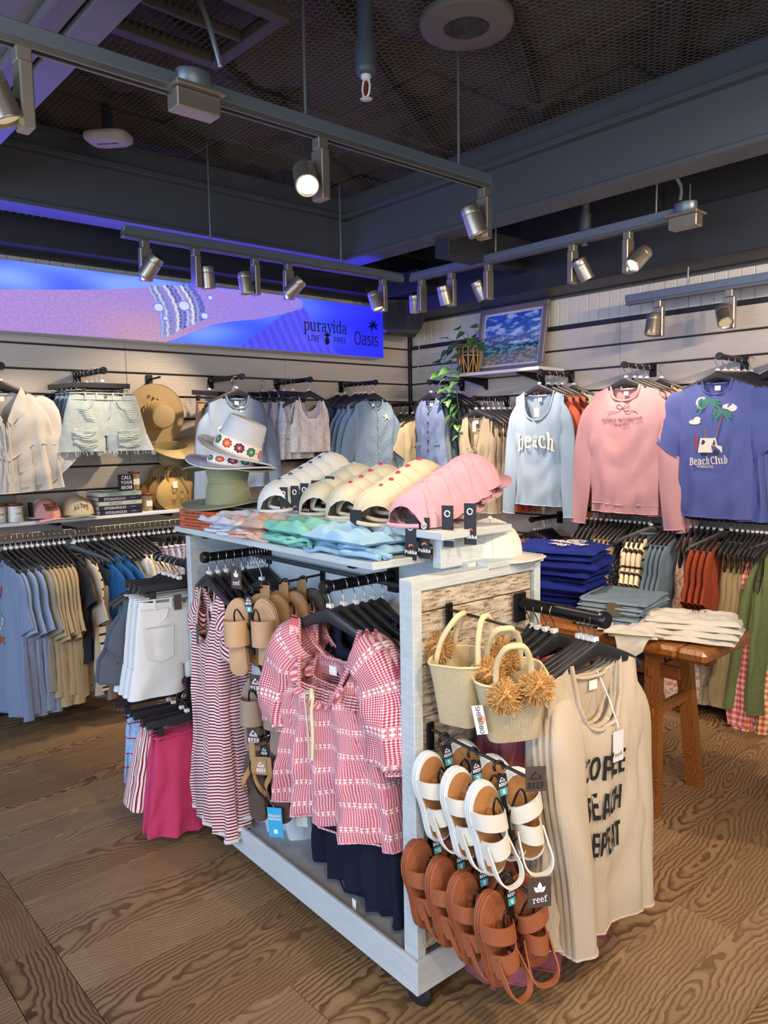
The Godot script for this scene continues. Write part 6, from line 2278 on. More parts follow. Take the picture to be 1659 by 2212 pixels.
# ---------------------------------------------------------------- white display gondola
func gondola() -> void:
	var o := thing("display_gondola", "pale wood-grain retail gondola on casters with a weathered plank end", "display stand", G0, GYAW)
	o.scale = Vector3.ONE * GK
	o.position.y = GLIFT
	# local frame: x = -l, z = -e; the floor is 4.95 cm below the local origin
	var fy := -GLIFT / GK
	var lam := mat("gondola_laminate", "c6cdce", 0.5, 0.0, {"tex": "laminate", "scale": Vector3(1.2, 2.5, 1), "spec": 0.4})
	var lamv := mat("gondola_laminate_upright", "c4cccd", 0.5, 0.0, {"tex": "laminate", "scale": Vector3(2.5, 1.2, 1), "spec": 0.4})
	lamv.uv1_triplanar = false
	var deckm := mat("grey_deck", "9c9da0", 0.55)
	var metal := mat("black_metal", "1b1b1d", 0.4, 0.6)
	var W := 0.53
	var L := 1.365
	part(o, "base_fascia", bx(Vector3(-L / 2, 0.10, 0.006), Vector3(L, 0.10, 0.012), 0.002), lam)
	part(o, "base_fascia", bx(Vector3(-L / 2, 0.10, -W - 0.006), Vector3(L, 0.10, 0.012), 0.002), lam)
	part(o, "base_fascia", bx(Vector3(0.006, 0.10, -W / 2), Vector3(0.012, 0.10, W + 0.024), 0.002), lam)
	part(o, "base_fascia", bx(Vector3(-L - 0.006, 0.10, -W / 2), Vector3(0.012, 0.10, W + 0.024), 0.002), lam)
	part(o, "deck", bx(Vector3(-L / 2, 0.125, -W / 2), Vector3(L - 0.004, 0.02, W - 0.004), 0), deckm)
	# framed plank end
	for s in [[Vector3(-0.028, 0.68, -0.017), Vector3(0.056, 1.07, 0.034)], [Vector3(-0.028, 0.68, -W + 0.014), Vector3(0.056, 1.07, 0.028)], [Vector3(-0.028, 1.199, -W / 2), Vector3(0.056, 0.032, W - 0.06)]]:
		part(o, "end_frame", bx(s[0], s[1], 0.0025), lamv if s[1].y > 0.5 else lam)
	var r := RandomNumberGenerator.new()
	r.seed = 8
	for k in 8:
		var y1 := 1.181 - 0.146 * k + (0.085 - 0.0)
		var y0 := maxf(y1 - 0.1425, 0.155)
		y1 = minf(y1, 1.181)
		if y1 - y0 < 0.02:
			continue
		var m := mb()
		m.box(Vector3(-0.02, (y0 + y1) / 2, -W / 2 + 0.004), Vector3(0.02, y1 - y0, W - 0.066), 0.0025)
		var off := Vector2(r.randf(), (k % 8) / 8.0)
		for i in m.v.size():
			m.t[i] = Vector2(-m.v[i].z / 0.85 + off.x, off.y + 0.125 * clampf((y1 - m.v[i].y) / 0.1425, 0.02, 0.98))
		part(o, "plank", m, mat("weathered_board", "d6d2cd", 0.8, 0.0, {"tex": "weathered", "bump": "weathered", "bs": 0.15}))
	part(o, "end_backing", bx(Vector3(-0.042, 0.68, -W / 2), Vector3(0.022, 1.05, W - 0.05), 0), mat("end_back", "5c5650", 0.8))
	# far end panel and spine
	part(o, "end_panel", bx(Vector3(-L + 0.018, 0.682, -W / 2), Vector3(0.036, 1.066, W), 0.002), lamv)
	part(o, "spine_panel", bx(Vector3(-L / 2, 0.682, -0.275), Vector3(L - 0.09, 1.09, 0.03), 0.001), lam)
	for s in [1.0]:
		part(o, "lower_shelf", bx(Vector3(-0.78, 1.239, -0.125), Vector3(1.28, 0.022, 0.29), 0.002), lam)
		part(o, "lower_shelf", bx(Vector3(-0.70, 1.216, -0.42), Vector3(1.40, 0.022, 0.25), 0.002), lam)
	part(o, "upper_shelf", bx(Vector3(-0.70, 1.319, -0.275), Vector3(1.36, 0.022, 0.29), 0.002), lam)
	for x in [-0.09, -1.22]:
		part(o, "shelf_support", bx(Vector3(x, 1.262, -0.275), Vector3(0.035, 0.092, 0.2), 0.002), lamv)
	for x in [-0.30, -1.25]:
		part(o, "shelf_bracket", bx(Vector3(x, 1.219, -0.13), Vector3(0.03, 0.018, 0.22), 0.003), metal)
	part(o, "cross_bar", tb([Vector3(-0.06, 1.125, -0.235), Vector3(-L + 0.05, 1.125, -0.235)], 0.009, 10), mat("grey_bar", "55585c", 0.4, 0.6))
	# casters
	for c in [[-0.06, -0.06], [-0.06, -W + 0.06], [-L + 0.1, -0.06], [-L + 0.1, -W + 0.06]]:
		var w := mb()
		w.xf = Transform3D(Basis(Vector3.RIGHT, PI / 2).rotated(Vector3.UP, 0.2), Vector3(c[0], fy + 0.043, c[1]))
		w.lathe([Vector2(0, -0.014), Vector2(0.026, -0.014), Vector2(0.036, -0.012), Vector2(0.043, -0.007), Vector2(0.043, 0.007), Vector2(0.036, 0.012), Vector2(0.026, 0.014), Vector2(0, 0.014)], 24)
		part(o, "caster_wheel", w, mat("rubber", "1c1c20", 0.55))
		var f := mb()
		f.xf = Transform3D(Basis(Vector3.UP, 0.2), Vector3(c[0], 0, c[1]))
		f.box(Vector3(0.0, 0.022, 0.018), Vector3(0.034, 0.06, 0.003), 0.001)
		f.box(Vector3(0.0, 0.022, -0.018), Vector3(0.034, 0.06, 0.003), 0.001)
		f.box(Vector3(0, 0.049, 0), Vector3(0.05, 0.006, 0.05), 0.001)
		f.tube([Vector3(0, fy + 0.043, -0.021), Vector3(0, fy + 0.043, 0.021)], 0.006, 8)
		part(o, "caster_fork", f, mat("zinc", "8c8e92", 0.35, 0.8))
	# arms and prongs, each can be unhooked
	display_arm("black arm for the striped dresses inside the gondola", gp(1.16, 0.26, 1.15), gp(1.16, -0.012, 1.15))
	display_arm("black arm for the gingham blouses inside the gondola", gp(0.38, 0.26, 1.15), gp(0.37, -0.012, 1.15))
	display_arm("thick black arm on the plank end holding the beige sweaters", gp(0.0, 0.425, 1.093), gp(-0.285, 0.435, 1.09), 0.018)
	display_arm("black arm on the gondola's far end holding the white shorts", gp(L, 0.02, 1.09), gp(L + 0.32, 0.02, 1.09))
	display_arm("lower black arm on the gondola's far end holding the skirts", gp(L, 0.0, 0.60), gp(L + 0.34, 0.0, 0.60))
	prong("thin black prong on the plank end carrying the straw totes", gp(0.0, 0.13, 1.12), gp(-0.25, 0.165, 1.10))
	prong("thin prong on the plank end carrying the white sandals", gp(0.0, 0.055, 0.80), gp(-0.31, 0.10, 0.752))
	prong("thin prong on the plank end carrying the rust brown sandals", gp(0.0, 0.055, 0.52), gp(-0.33, 0.09, 0.46))
	prong("prong inside the gondola carrying the tan slides", gp(0.78, 0.26, 1.10), gp(0.78, -0.07, 1.085))
	prong("second prong inside the gondola carrying the lower taupe slides", gp(0.70, 0.26, 0.84), gp(0.70, -0.06, 0.825))
	prong("lowest prong inside the gondola carrying the brown flip-flops", gp(0.70, 0.26, 0.60), gp(0.70, -0.07, 0.585))

func prong(label: String, base: Vector3, tip: Vector3) -> void:
	var o := thing("display_prong", label, "display prong", base)
	var d := tip - base
	var n := d.normalized()
	part(o, "wire", tb([Vector3.ZERO, d * 0.97, d + Vector3(0, 0.008, 0), d + n * 0.006 + Vector3(0, 0.018, 0)], 0.0042, 8), mat("dark_wire", "3a332e", 0.4, 0.6))
	var u := n.cross(Vector3.UP).normalized()
	var m := mb()
	m.xf = Transform3D(Basis(u, Vector3.UP, -n), Vector3(0, -0.02, 0) + n * 0.004)
	m.box(Vector3.ZERO, Vector3(0.024, 0.075, 0.008), 0.001)
	part(o, "backplate", m, mat("black_metal", "1b1b1d", 0.4, 0.6))

# ---------------------------------------------------------------- sandals: toe up at y = 0, heel at y = -L, footbed faces +z
func foot_w(t: float) -> float:   # t from toe to heel
	if t < 0.28:
		return 0.044 * sqrt(maxf(0.0, 1.0 - pow(1.0 - t / 0.28, 2.2)))
	if t < 0.62:
		return lerpf(0.044, 0.031, smoothstep(0.28, 0.62, t))
	if t < 0.88:
		return lerpf(0.031, 0.0325, (t - 0.62) / 0.26)
	return 0.0325 * sqrt(maxf(0.0, 1.0 - pow((t - 0.88) / 0.12, 2.0)))

func foot_outline(L: float, side: int, k: float) -> PackedVector2Array:
	var o := PackedVector2Array()
	for s in [1, -1]:
		for i in 17:
			var t := i / 16.0 if s == 1 else 1.0 - i / 16.0
			t = 0.5 - 0.5 * cos(t * PI)
			if (i == 0 or i == 16) and s == -1:
				continue
			var c := side * 0.007 * sin(t * PI) + side * -0.006 * (1.0 - t)
			o.append(Vector2(c + s * foot_w(t) * k, -L * t * k - L * (1.0 - k) * 0.5))
	return o

func band(m: MB, pts: Array, wdir: Vector3, w: float, th: float) -> void:
	var rows := []
	for k in pts.size():
		var tg: Vector3 = (pts[mini(k + 1, pts.size() - 1)] - pts[maxi(k - 1, 0)]).normalized()
		var n := tg.cross(wdir).normalized()
		var row := PackedVector3Array()
		for q in [[-0.5, -0.5], [0.5, -0.5], [0.5, 0.5], [-0.5, 0.5], [-0.5, -0.5]]:
			row.append(pts[k] + wdir * w * q[0] + n * th * q[1])
		rows.append(row)
	for i in 4:
		var rr := []
		for k in rows.size():
			rr.append(PackedVector3Array([rows[k][i], rows[k][i + 1]]))
		m.grid(rr)

func strap_arc(L: float, t: float, h: float, tilt: float) -> Array:
	var w := foot_w(t) + 0.001
	var o := []
	for k in 13:
		var a := PI * k / 12.0
		o.append(Vector3(cos(a) * w, -L * t + tilt * cos(a), -0.008 + pow(sin(a), 0.7) * h))
	return o

func sandal(pair: Node3D, style: String, side: int, L: float, sole: Material, bed: Material, strap: Material) -> Node3D:
	var key := "sandal%s%d" % [style, side]
	if not cache.has(key):
		var th := 0.030 if style == "strap" else 0.02
		var s := mb()
		var ol := foot_outline(L, side, 1.0)
		s.prism(ol, -th, 0.0)
		for z in ([-0.007, -0.015, -0.023] if style == "strap" else [-0.010]):
			var lp := []
			for p in ol:
				lp.append(Vector3(p.x, p.y, z))
			s.tube(lp, 0.003, 5, false, 1.0, true)
		var b := mb()
		b.prism(foot_outline(L, side, 0.93), -0.001, 0.003)
		for q in [0.8, 0.62, 0.44, 0.26]:
			var lp := []
			for p in foot_outline(L, side, q):
				lp.append(Vector3(p.x, p.y, 0.003))
			b.tube(lp, 0.0011, 3, false, 1.0, true)
		var st := mb()
		var hs := mb()
		if style == "strap":
			band(st, strap_arc(L, 0.36, 0.052, 0.012 * side), Vector3(0, 1, 0), 0.044, 0.004)
			band(st, strap_arc(L, 0.62, 0.058, -0.008 * side), Vector3(0, 1, 0), 0.048, 0.004)
			for e in [-1, 1]:
				band(st, [Vector3(e * 0.032, -L * 0.60, 0.012), Vector3(e * 0.034, -L * 0.70, 0.022), Vector3(e * 0.035, -L * 0.78, 0.03)], Vector3(0, 0.3, 1).normalized(), 0.028, 0.004)
			var pts := [Vector3(-0.034, -L * 0.74, 0.034), Vector3(-0.036, -L * 0.88, 0.05), Vector3(-0.024, -L * 0.98, 0.06), Vector3(0, -L * 1.01, 0.062), Vector3(0.024, -L * 0.98, 0.06), Vector3(0.036, -L * 0.88, 0.05), Vector3(0.034, -L * 0.74, 0.034)]
			band(hs, curve(pts, 4), Vector3(0, 0, 1), 0.015, 0.004)
		elif style == "slide":
			band(st, strap_arc(L, 0.42, 0.056, 0.0), Vector3(0, 1, 0), 0.085, 0.004)
		else:
			for e in [-1, 1]:
				band(st, curve([Vector3(0, -L * 0.2, 0.004), Vector3(e * 0.012, -L * 0.3, 0.032), Vector3(e * 0.03, -L * 0.45, 0.036), Vector3(e * 0.037, -L * 0.62, 0.004)], 4), Vector3(e * 0.3, 0.95, 0.1).normalized(), 0.02, 0.004)
		cache[key] = [s.mesh(), b.mesh(), st.mesh(), hs.mesh() if style == "strap" else null]
	var c: Array = cache[key]
	var n := part(pair, "sandal", c[0], sole)
	part(n, "footbed", c[1], bed)
	part(n, "strap", c[2], strap)
	if c[3]:
		part(n, "heel_strap", c[3], strap)
	return n

func logo_plate(o: Node3D, at: Vector3, w: float, h: float, bg: Material, ink: Material, leaf: bool, rot := Vector3.ZERO) -> void:
	# a card with a printed emblem: a peak in a frame over four capital letters, or leaves over lower-case ones
	var p := part(o, "card", bx(Vector3.ZERO, Vector3(w, h, 0.002), 0.0), bg)
	p.position = at
	p.rotation = rot
	var ps := []
	if leaf:
		ps = [leafpoly(Vector2(0, h * 0.02), Vector2(0, h * 0.34), w * 0.11), leafpoly(Vector2(-w * 0.03, h * 0.0), Vector2(-w * 0.22, h * 0.2), w * 0.09), leafpoly(Vector2(w * 0.03, 0), Vector2(w * 0.22, h * 0.2), w * 0.09)]
		part(p, "lettering", letters("reef", "serif", h * 0.2, Vector2(0, -h * 0.24), null, 0.1, 0.9, 0.0012), ink)
	else:
		ps = [[Vector2(-w * 0.32, h * 0.03), Vector2(-w * 0.04, h * 0.32), Vector2(w * 0.06, h * 0.22), Vector2(w * 0.02, h * 0.17), Vector2(-w * 0.04, h * 0.23), Vector2(-w * 0.2, h * 0.07), Vector2(w * 0.2, h * 0.07), Vector2(w * 0.1, h * 0.17), Vector2(w * 0.14, h * 0.21), Vector2(w * 0.32, h * 0.03)], [Vector2(-w * 0.32, -h * 0.03), Vector2(-w * 0.32, 0), Vector2(w * 0.32, 0), Vector2(w * 0.32, -h * 0.03)]]
		part(p, "lettering", letters("REEF", "bold", h * 0.25, Vector2(0, -h * 0.26), null, 0.0, 0.85, 0.0012), ink)
	for q in ps:
		part(p, "emblem", decal([q], null, 0.0013), ink)

func sandal_pair(called: String, label: String, at: Vector3, yaw: float, style: String, L: float, sole: Material, bed: Material, strap: Material, size: String, grp := "", roll := 0.0, spread := 0.055, turn := 0.5) -> Node3D:
	var o := thing(called, label, "sandals", at, yaw, grp)
	o.rotation.z = roll
	for side in [-1, 1]:
		var n := sandal(o, style, side, L, sole, bed, strap)
		n.position = Vector3(side * spread, -0.03, 0.0)
		n.rotation = Vector3(-0.04, -side * turn, 0)
	var bk := mat("black_plastic", "121213", 0.3)
	var hk := mb()
	hk.box(Vector3(0, -0.12, 0.0), Vector3(0.012, 0.2, 0.012), 0.002)
	hk.tube(arc(Vector3(0, 0.0, 0), Vector3.RIGHT, Vector3.UP, 0.013, -0.9, PI + 0.6, 12), 0.004, 6)
	for e in [-1, 1]:
		hk.tube(curve([Vector3(0, -0.14, 0.005), Vector3(e * 0.03, -0.06, 0.03), Vector3(e * 0.045, -0.09, 0.03), Vector3(e * 0.03, -0.17, 0.02), Vector3(0, -0.2, 0.01)], 5), 0.003, 5)
	part(o, "plastic_hanger", hk, bk)
	logo_plate(o, Vector3(0, -0.035, 0.008), 0.026, 0.034, mat("black_card", "16161a", 0.6), mat("white_ink", "e8e6ea", 0.6), false)
	var sz := part(o, "size_tab", bx(Vector3(0, -0.063, 0.008), Vector3(0.02, 0.018, 0.003), 0), mat("teal_tab", "4fa3ad", 0.5))
	part(sz, "lettering", letters(size, "bold", 0.011, Vector2(0, -0.063), null, 0.0, 1.0, 0.0098), mat("white_ink", "e8e6ea", 0.6))
	return o

func pompom_mesh() -> ArrayMesh:
	if not cache.has("pompom"):
		var m := mb()
		var r := RandomNumberGenerator.new()
		r.seed = 6
		for k in 800:
			var d := Vector3(r.randfn(), r.randfn(), r.randfn()).normalized()
			var ln := r.randf_range(0.036, 0.047)
			var s := Vector3(r.randf_range(-1, 1), r.randf_range(-1, 1), r.randf_range(-1, 1)) * 0.006
			m.tube([d * 0.004, d * ln * 0.6, d * ln + s], [0.0014, 0.0017, 0.0013], 3, false)
		m.lathe([Vector2(0, -0.03), Vector2(0.016, -0.026), Vector2(0.028, -0.012), Vector2(0.03, 0), Vector2(0.028, 0.012), Vector2(0.016, 0.026), Vector2(0, 0.03)], 14)
		cache["pompom"] = m.mesh()
	return cache["pompom"]

func straw_tote(label: String, at: Vector3, yaw: float, tilt: Vector3, front: bool) -> void:
	var o := thing("straw_tote", label, "tote bag", at, yaw)
	o.rotation = Vector3(tilt.x, yaw, tilt.z)
	var raf := mat("raffia", "d8c49a", 0.85, 0.0, {"nrm": "straw", "ns": 0.9, "scale": Vector3(22, 22, 1), "tex": "linen"})
	var raf2 := mat("raffia_handle", "d8c596", 0.85, 0.0, {"nrm": "straw", "ns": 0.5, "scale": Vector3(30, 30, 1)})
	var rows := []
	var uvs := []
	var lev := [[0.0, 0.001, 0.001], [0.0, 0.058, 0.046], [0.006, 0.066, 0.053], [0.055, 0.073, 0.057], [0.11, 0.081, 0.062], [0.165, 0.091, 0.069], [0.17, 0.092, 0.07], [0.165, 0.088, 0.066], [0.03, 0.066, 0.05], [0.008, 0.056, 0.044], [0.008, 0.001, 0.001]]
	for l in lev:
		var row := PackedVector3Array()
		var ur := PackedVector2Array()
		for i in 41:
			var a := TAU * i / 40 + PI / 4
			var x: float = signf(cos(a)) * pow(absf(cos(a)), 0.42) * l[1]
			var z: float = signf(sin(a)) * pow(absf(sin(a)), 0.42) * l[2]
			row.append(Vector3(x, l[0] - 0.17 + 0.003 * sin(a * 3.0) * l[0] * 6.0, z))
			ur.append(Vector2(i / 40.0 * 0.4, l[0]))
		rows.append(row)
		uvs.append(ur)
	var b := mb()
	b.grid(rows, true, uvs)
	part(o, "body", b, raf)
	var rim := []
	for p in rows[6]:
		rim.append(p)
	rim.pop_back()
	var rm := mb()
	rm.tube(rim, 0.0035, 6, false, 1.0, true)
	part(o, "rim", rm, raf2)
	for s in [-1, 1]:
		var h: float = 0.115
		var lean: float = -0.25 if s == -1 else (0.2 if front else 0.0)
		var pts := [Vector3(-0.042, -0.02, s * 0.062), Vector3(-0.042, 0.05, s * (0.062 + lean * 0.08)), Vector3(-0.025, h * 0.9, s * (0.062 + lean * 0.2)), Vector3(0, h, s * (0.062 + lean * 0.24)), Vector3(0.025, h * 0.9, s * (0.062 + lean * 0.2)), Vector3(0.042, 0.05, s * (0.062 + lean * 0.08)), Vector3(0.042, -0.02, s * 0.062)]
		part(o, "handle", tb(curve(pts, 5), 0.0075, 8), raf2)
	var pm := mat("raffia_pompom", "d3a768", 0.9)
	for p in [Vector3(-0.028, -0.025, 0.085), Vector3(0.052, -0.008, 0.088), Vector3(0.0, 0.015, -0.08)]:
		var n := part(o, "pompom", pompom_mesh(), pm, "", "stuff")
		n.position = p
	part(o, "tie_cord", tb(curve([Vector3(-0.03, -0.02, 0.08), Vector3(0.0, -0.005, 0.07), Vector3(0.05, 0.0, 0.082)], 4), 0.003, 5), pm)
	if front:
		var t := part(o, "hang_tag", bx(Vector3.ZERO, Vector3(0.028, 0.078, 0.001), 0), mat("paper_tag", "ece8df", 0.75))
		t.position = Vector3(-0.088, -0.09, 0.062)
		t.rotation = Vector3(0, -0.25, 0.12)
		part(t, "lettering", letters("SHEBOBO", "sans", 0.0105, Vector2(0, 0), null, -PI / 2, 1.15, 0.001), mat("ink_dark", "2a2526", 0.7))
		part(t, "emblem", decal([ell(Vector2(0.004, 0.0), 0.0095, 0.012)], null, 0.0006), mat("peach_ink", "e0b08a", 0.7))

# folded garment: a soft slab of layers; u along x (width), v along z (depth)
func folded_mesh(w: float, d: float, h: float, layers: int, wob: float, sd: float, nx := 30, nz := 22) -> ArrayMesh:
	var m := mb()
	for L in layers:
		var y0 := h * L / layers
		var y1 := h * (L + 1.0) / layers
		var ox := wob * 1.5 * noise.get_noise_2d(L * 7.0 + sd, 3.0)
		var oz := wob * 1.5 * noise.get_noise_2d(L * 7.0 + sd, 9.0)
		# closed soft sheet: top and bottom joined through rounded edges
		var rows := []
		var uvs := []
		for j in nz + 1:
			var row := PackedVector3Array()
			var ur := PackedVector2Array()
			var zz := (j / float(nz) - 0.5)
			for i in nx + 1:
				var xx := (i / float(nx) - 0.5)
				var ex := 1.0 - pow(absf(xx) * 2.0, 6.0)
				var ez := 1.0 - pow(absf(zz) * 2.0, 6.0)
				var e := pow(maxf(0.0, ex * ez), 0.35)
				var edge := 1.0 + 2.2 * wob * soft.get_noise_3d(xx * 2.0 + sd, zz * 2.0, L * 4.0)
				var px := xx * w * edge + ox
				var pz := zz * d * edge + oz
				var wr := wob * (0.8 * soft.get_noise_2d(px * 7.0 + sd, pz * 13.0 + L * 2.0) + 0.45 * soft.get_noise_2d(px * 15.0 + pz * 9.0, pz * 24.0 + sd))
				var y := y0 + (y1 - y0) * 0.5 + ((y1 - y0) * 0.55 + wr) * e if L == layers - 1 else y0 + (y1 - y0) * 0.5 + ((y1 - y0) * 0.52 + wr * 0.5) * e
				row.append(Vector3(px, maxf(y, y0), pz))
				ur.append(Vector2(px, pz))
			rows.append(row)
			uvs.append(ur)
		m.grid(rows, false, uvs)
		var low := []
		for j in nz + 1:
			var row := PackedVector3Array()
			for i in nx + 1:
				var p: Vector3 = rows[j][i]
				var xx := (i / float(nx) - 0.5)
				var zz := (j / float(nz) - 0.5)
				var e := pow(maxf(0.0, (1.0 - pow(absf(xx) * 2.0, 6.0)) * (1.0 - pow(absf(zz) * 2.0, 6.0))), 0.35)
				row.append(Vector3(p.x, lerpf(p.y, y0, e), p.z))
			low.append(row)
		m.grid(low, false, uvs, true)
	return m.mesh()

func crumple_rolls(w: float, n: int, sd: int, rad := 0.009) -> MB:
	# rolled hems and creases along the front edge of a folded knit
	var m := mb()
	var r := RandomNumberGenerator.new()
	r.seed = sd
	for k in n:
		var x0 := r.randf_range(-w * 0.45, w * 0.2)
		var z0 := r.randf_range(-0.02, 0.05)
		var y0 := r.randf_range(0.006, 0.022)
		var pts := [Vector3(x0, y0, z0), Vector3(x0 + w * 0.12, y0 + r.randf_range(-0.005, 0.012), z0 + r.randf_range(-0.02, 0.03)), Vector3(x0 + w * 0.28, y0 + r.randf_range(-0.006, 0.01), z0 + r.randf_range(-0.03, 0.02)), Vector3(x0 + w * 0.4, y0 * 0.6, z0 + r.randf_range(-0.03, 0.0))]
		m.tube(curve(pts, 5), rad * r.randf_range(0.7, 1.3), 7, true, 0.8)
	return m

func gondola_goods() -> void:
	var E := GYAW + PI / 2
	# --- striped knit dresses
	var strip := cloth("ffffff", "knit", "red_stripe", 3.1)
	for k in 5:
		var s := spec({"sh": 0.145, "w": 0.15, "waist": 0.135, "waist_h": 0.45, "hem": 0.19, "len": 0.90 - 0.035 * k, "nw": 0.075, "nd": 0.20, "nb": 0.06, "slv": "short", "sl": 0.13, "sw": 0.07, "splay": -0.03, "fold": 0.018, "nf": 4.0, "ph": k * 0.8, "rr": 0.004, "hemband": false})
		var d := make_shirt(s, strip)
		var hb := mb()
		hb.tube(hem_loop(s), 0.008, 6, false, 1.0, true)
		d.append(["white_hem", hb.mesh(), cloth("d9d2c8"), ""])
		if k == 0:
			d.append_array(size_sticker(Vector3(0.02, -0.22, 0.06), 0.025, 0.075, "4a4a4c"))
		hang("striped_dress", "dress", d, "%s red and white striped knit dress on the gondola arm" % nth(k) if k > 0 else "front red and white striped scoop-neck knit dress on gondola", gp(1.16, -0.005 + 0.035 * k, 1.15), GYAW - 0.12 - 0.04 * k, "top", "", 0.0)
	for k in 7:
		var h := thing("clothes_hanger", "%s black hanger packed behind the striped dresses" % nth(k), "hanger", gp(1.16, 0.165 + 0.013 * k, 1.15), GYAW - 0.1, "hangers packed behind the striped dresses")
		put(h, hanger_parts("top"))
	var whd := cloth("dcdfe0", "weave", "linen")
	var ws := spec({"sh": 0.13, "w": 0.17, "hem": 0.26, "len": 0.92, "nw": 0.09, "nd": 0.1, "ah": 0.12, "st": 0.115, "fold": 0.026, "nf": 5.0})
	var wd := make_shirt(ws, whd)
	var tr := mb()
	tr.tube(hem_loop(ws, 0.62), 0.007, 5, false, 1.0, true)
	wd.append(["tier_seam", tr.mesh(), whd, ""])
	hang("white_dress", "dress", wd, "long white tiered dress between striped dresses and slides", gp(1.0, 0.13, 1.13), GYAW + 0.1)
	# --- tan slides and flip-flops on the inner prongs
	var tan := mat("tan_rubber", "b8926c", 0.6)
	var tan2 := mat("tan_strap", "bf9a74", 0.65, 0.0, {"nrm": "straw", "ns": 0.6, "scale": Vector3(20, 20, 1)})
	var taupe := mat("taupe_rubber", "8f7a68", 0.6)
	var taupe2 := mat("taupe_strap", "94806e", 0.65, 0.0, {"nrm": "straw", "ns": 0.6, "scale": Vector3(20, 20, 1)})
	var brown := mat("brown_rubber", "4f3d31", 0.6)
	var camel := mat("camel_strap", "a57d50", 0.6)
	var kraft := mat("kraft_card", "a27f56", 0.8)
	var darkc := mat("dark_brown_card", "4a3a30", 0.8)
	var wi := mat("white_ink", "e8e6ea", 0.6)
	var grey := mat("grey_card", "77756f", 0.8)
	sandal_pair("slide_pair", "pair of tan slides hung front-most beside the striped dresses", gp(0.78, -0.05, 1.085), GYAW + 0.62, "slide", 0.26, tan, tan, tan2, "8", "", 0.04, 0.05, 0.05)
	for k in 3:
		var o := sandal_pair("flip_flop_pair", "%s pair of camel flip-flops on kraft card behind the tan slides" % nth(k), gp(0.78, 0.02 + 0.075 * k, 1.09), GYAW + 0.6, "flop", 0.25, camel if k < 2 else brown, camel if k < 2 else brown, camel, str(7 + k), "", 0.0, 0.035, -0.1)
		var cd := part(o, "kraft_card", bx(Vector3(-0.0, -0.045, 0.014), Vector3(0.035, 0.10, 0.003), 0.001), kraft)
		part(o, "kraft_card", bx(Vector3(-0.0, -0.12, 0.014), Vector3(0.055, 0.07, 0.003), 0.001), kraft)
		logo_plate(o, Vector3(0, -0.115, 0.017), 0.034, 0.048, grey if k == 0 else kraft, wi, false)
	sandal_pair("slide_pair", "pair of taupe slides on the second prong below the tan slides", gp(0.70, -0.045, 0.825), GYAW + 0.5, "slide", 0.25, taupe, taupe, taupe2, "7", "", 0.0, 0.045, 0.05)
	sandal_pair("slide_pair", "another pair of taupe slides behind the lower slides", gp(0.70, 0.05, 0.83), GYAW + 0.5, "slide", 0.25, taupe, taupe, taupe2, "8", "", 0.0, 0.045, 0.05)
	for k in 4:
		var o := sandal_pair("flip_flop_pair", ["front pair of brown flip-flops with camel straps and blue tag", "second pair of brown flip-flops behind the blue tag pair", "third pair of brown flip-flops on the lowest prong", "rearmost pair of brown flip-flops on the lowest prong"][k], gp(0.70, -0.055 + 0.06 * k, 0.585), GYAW + 0.55, "flop", 0.285, brown, brown, camel, "7", "", 0.06, 0.042, -0.02)
		part(o, "kraft_card", bx(Vector3(-0.032, -0.05, 0.03), Vector3(0.022, 0.10, 0.003), 0.001), kraft)
		part(o, "kraft_card", bx(Vector3(0.0, -0.075, 0.035), Vector3(0.075, 0.06, 0.003), 0.001), kraft)
		logo_plate(o, Vector3(0, -0.075, 0.038), 0.04, 0.05, kraft, wi, false)
		if k == 0:
			var t := part(o, "blue_tag", bx(Vector3(0.03, -0.265, 0.03), Vector3(0.052, 0.10, 0.0015), 0), mat("cyan_card", "35a3cf", 0.6))
			part(t, "lettering", letters("RIDICULOUSLY", "bold", 0.0075, Vector2(0.03, -0.242), null, 0.0, 0.62, 0.032), wi)
			part(t, "lettering", letters("COMFORTABLE", "bold", 0.0075, Vector2(0.03, -0.253), null, 0.0, 0.62, 0.032), wi)
			part(t, "emblem", decal([[Vector2(0.023, -0.302), Vector2(0.023, -0.288), Vector2(0.037, -0.288), Vector2(0.037, -0.302)]], null, 0.032), wi)
			part(o, "tag_string", tb([Vector3(0.0, -0.16, 0.03), Vector3(0.03, -0.215, 0.032)], 0.0006, 4), mat("string", "d8d2c6", 0.8))
		elif k == 1:
			part(o, "price_tag", bx(Vector3(0.06, -0.27, 0.01), Vector3(0.04, 0.075, 0.001), 0), mat("paper_tag", "ece8df", 0.75))
	# sign plates clipped to the prong ends
	for sg in [[gp(0.80, -0.085, 1.13), GYAW + 0.15, 0.052, 0.075, true, "small brown sign with white leaf emblem above the tan slides"], [gp(0.71, -0.075, 0.78), GYAW + 0.5, 0.045, 0.06, false, "small dark brand card between the tan and taupe slides"], [gp(0.72, -0.085, 0.60), GYAW + 0.6, 0.045, 0.06, false, "dark peak-emblem card above the brown flip-flops"]]:
		var o := thing("brand_sign", sg[5], "sign", sg[0], sg[1])
		logo_plate(o, Vector3.ZERO, sg[2], sg[3], darkc, wi, sg[4])
	# --- gingham blouses
	var gm := cloth("ffffff", "weave", "blouse", 0.52)
	var cord := mat("cream_cord", "d8cfae", 0.8)
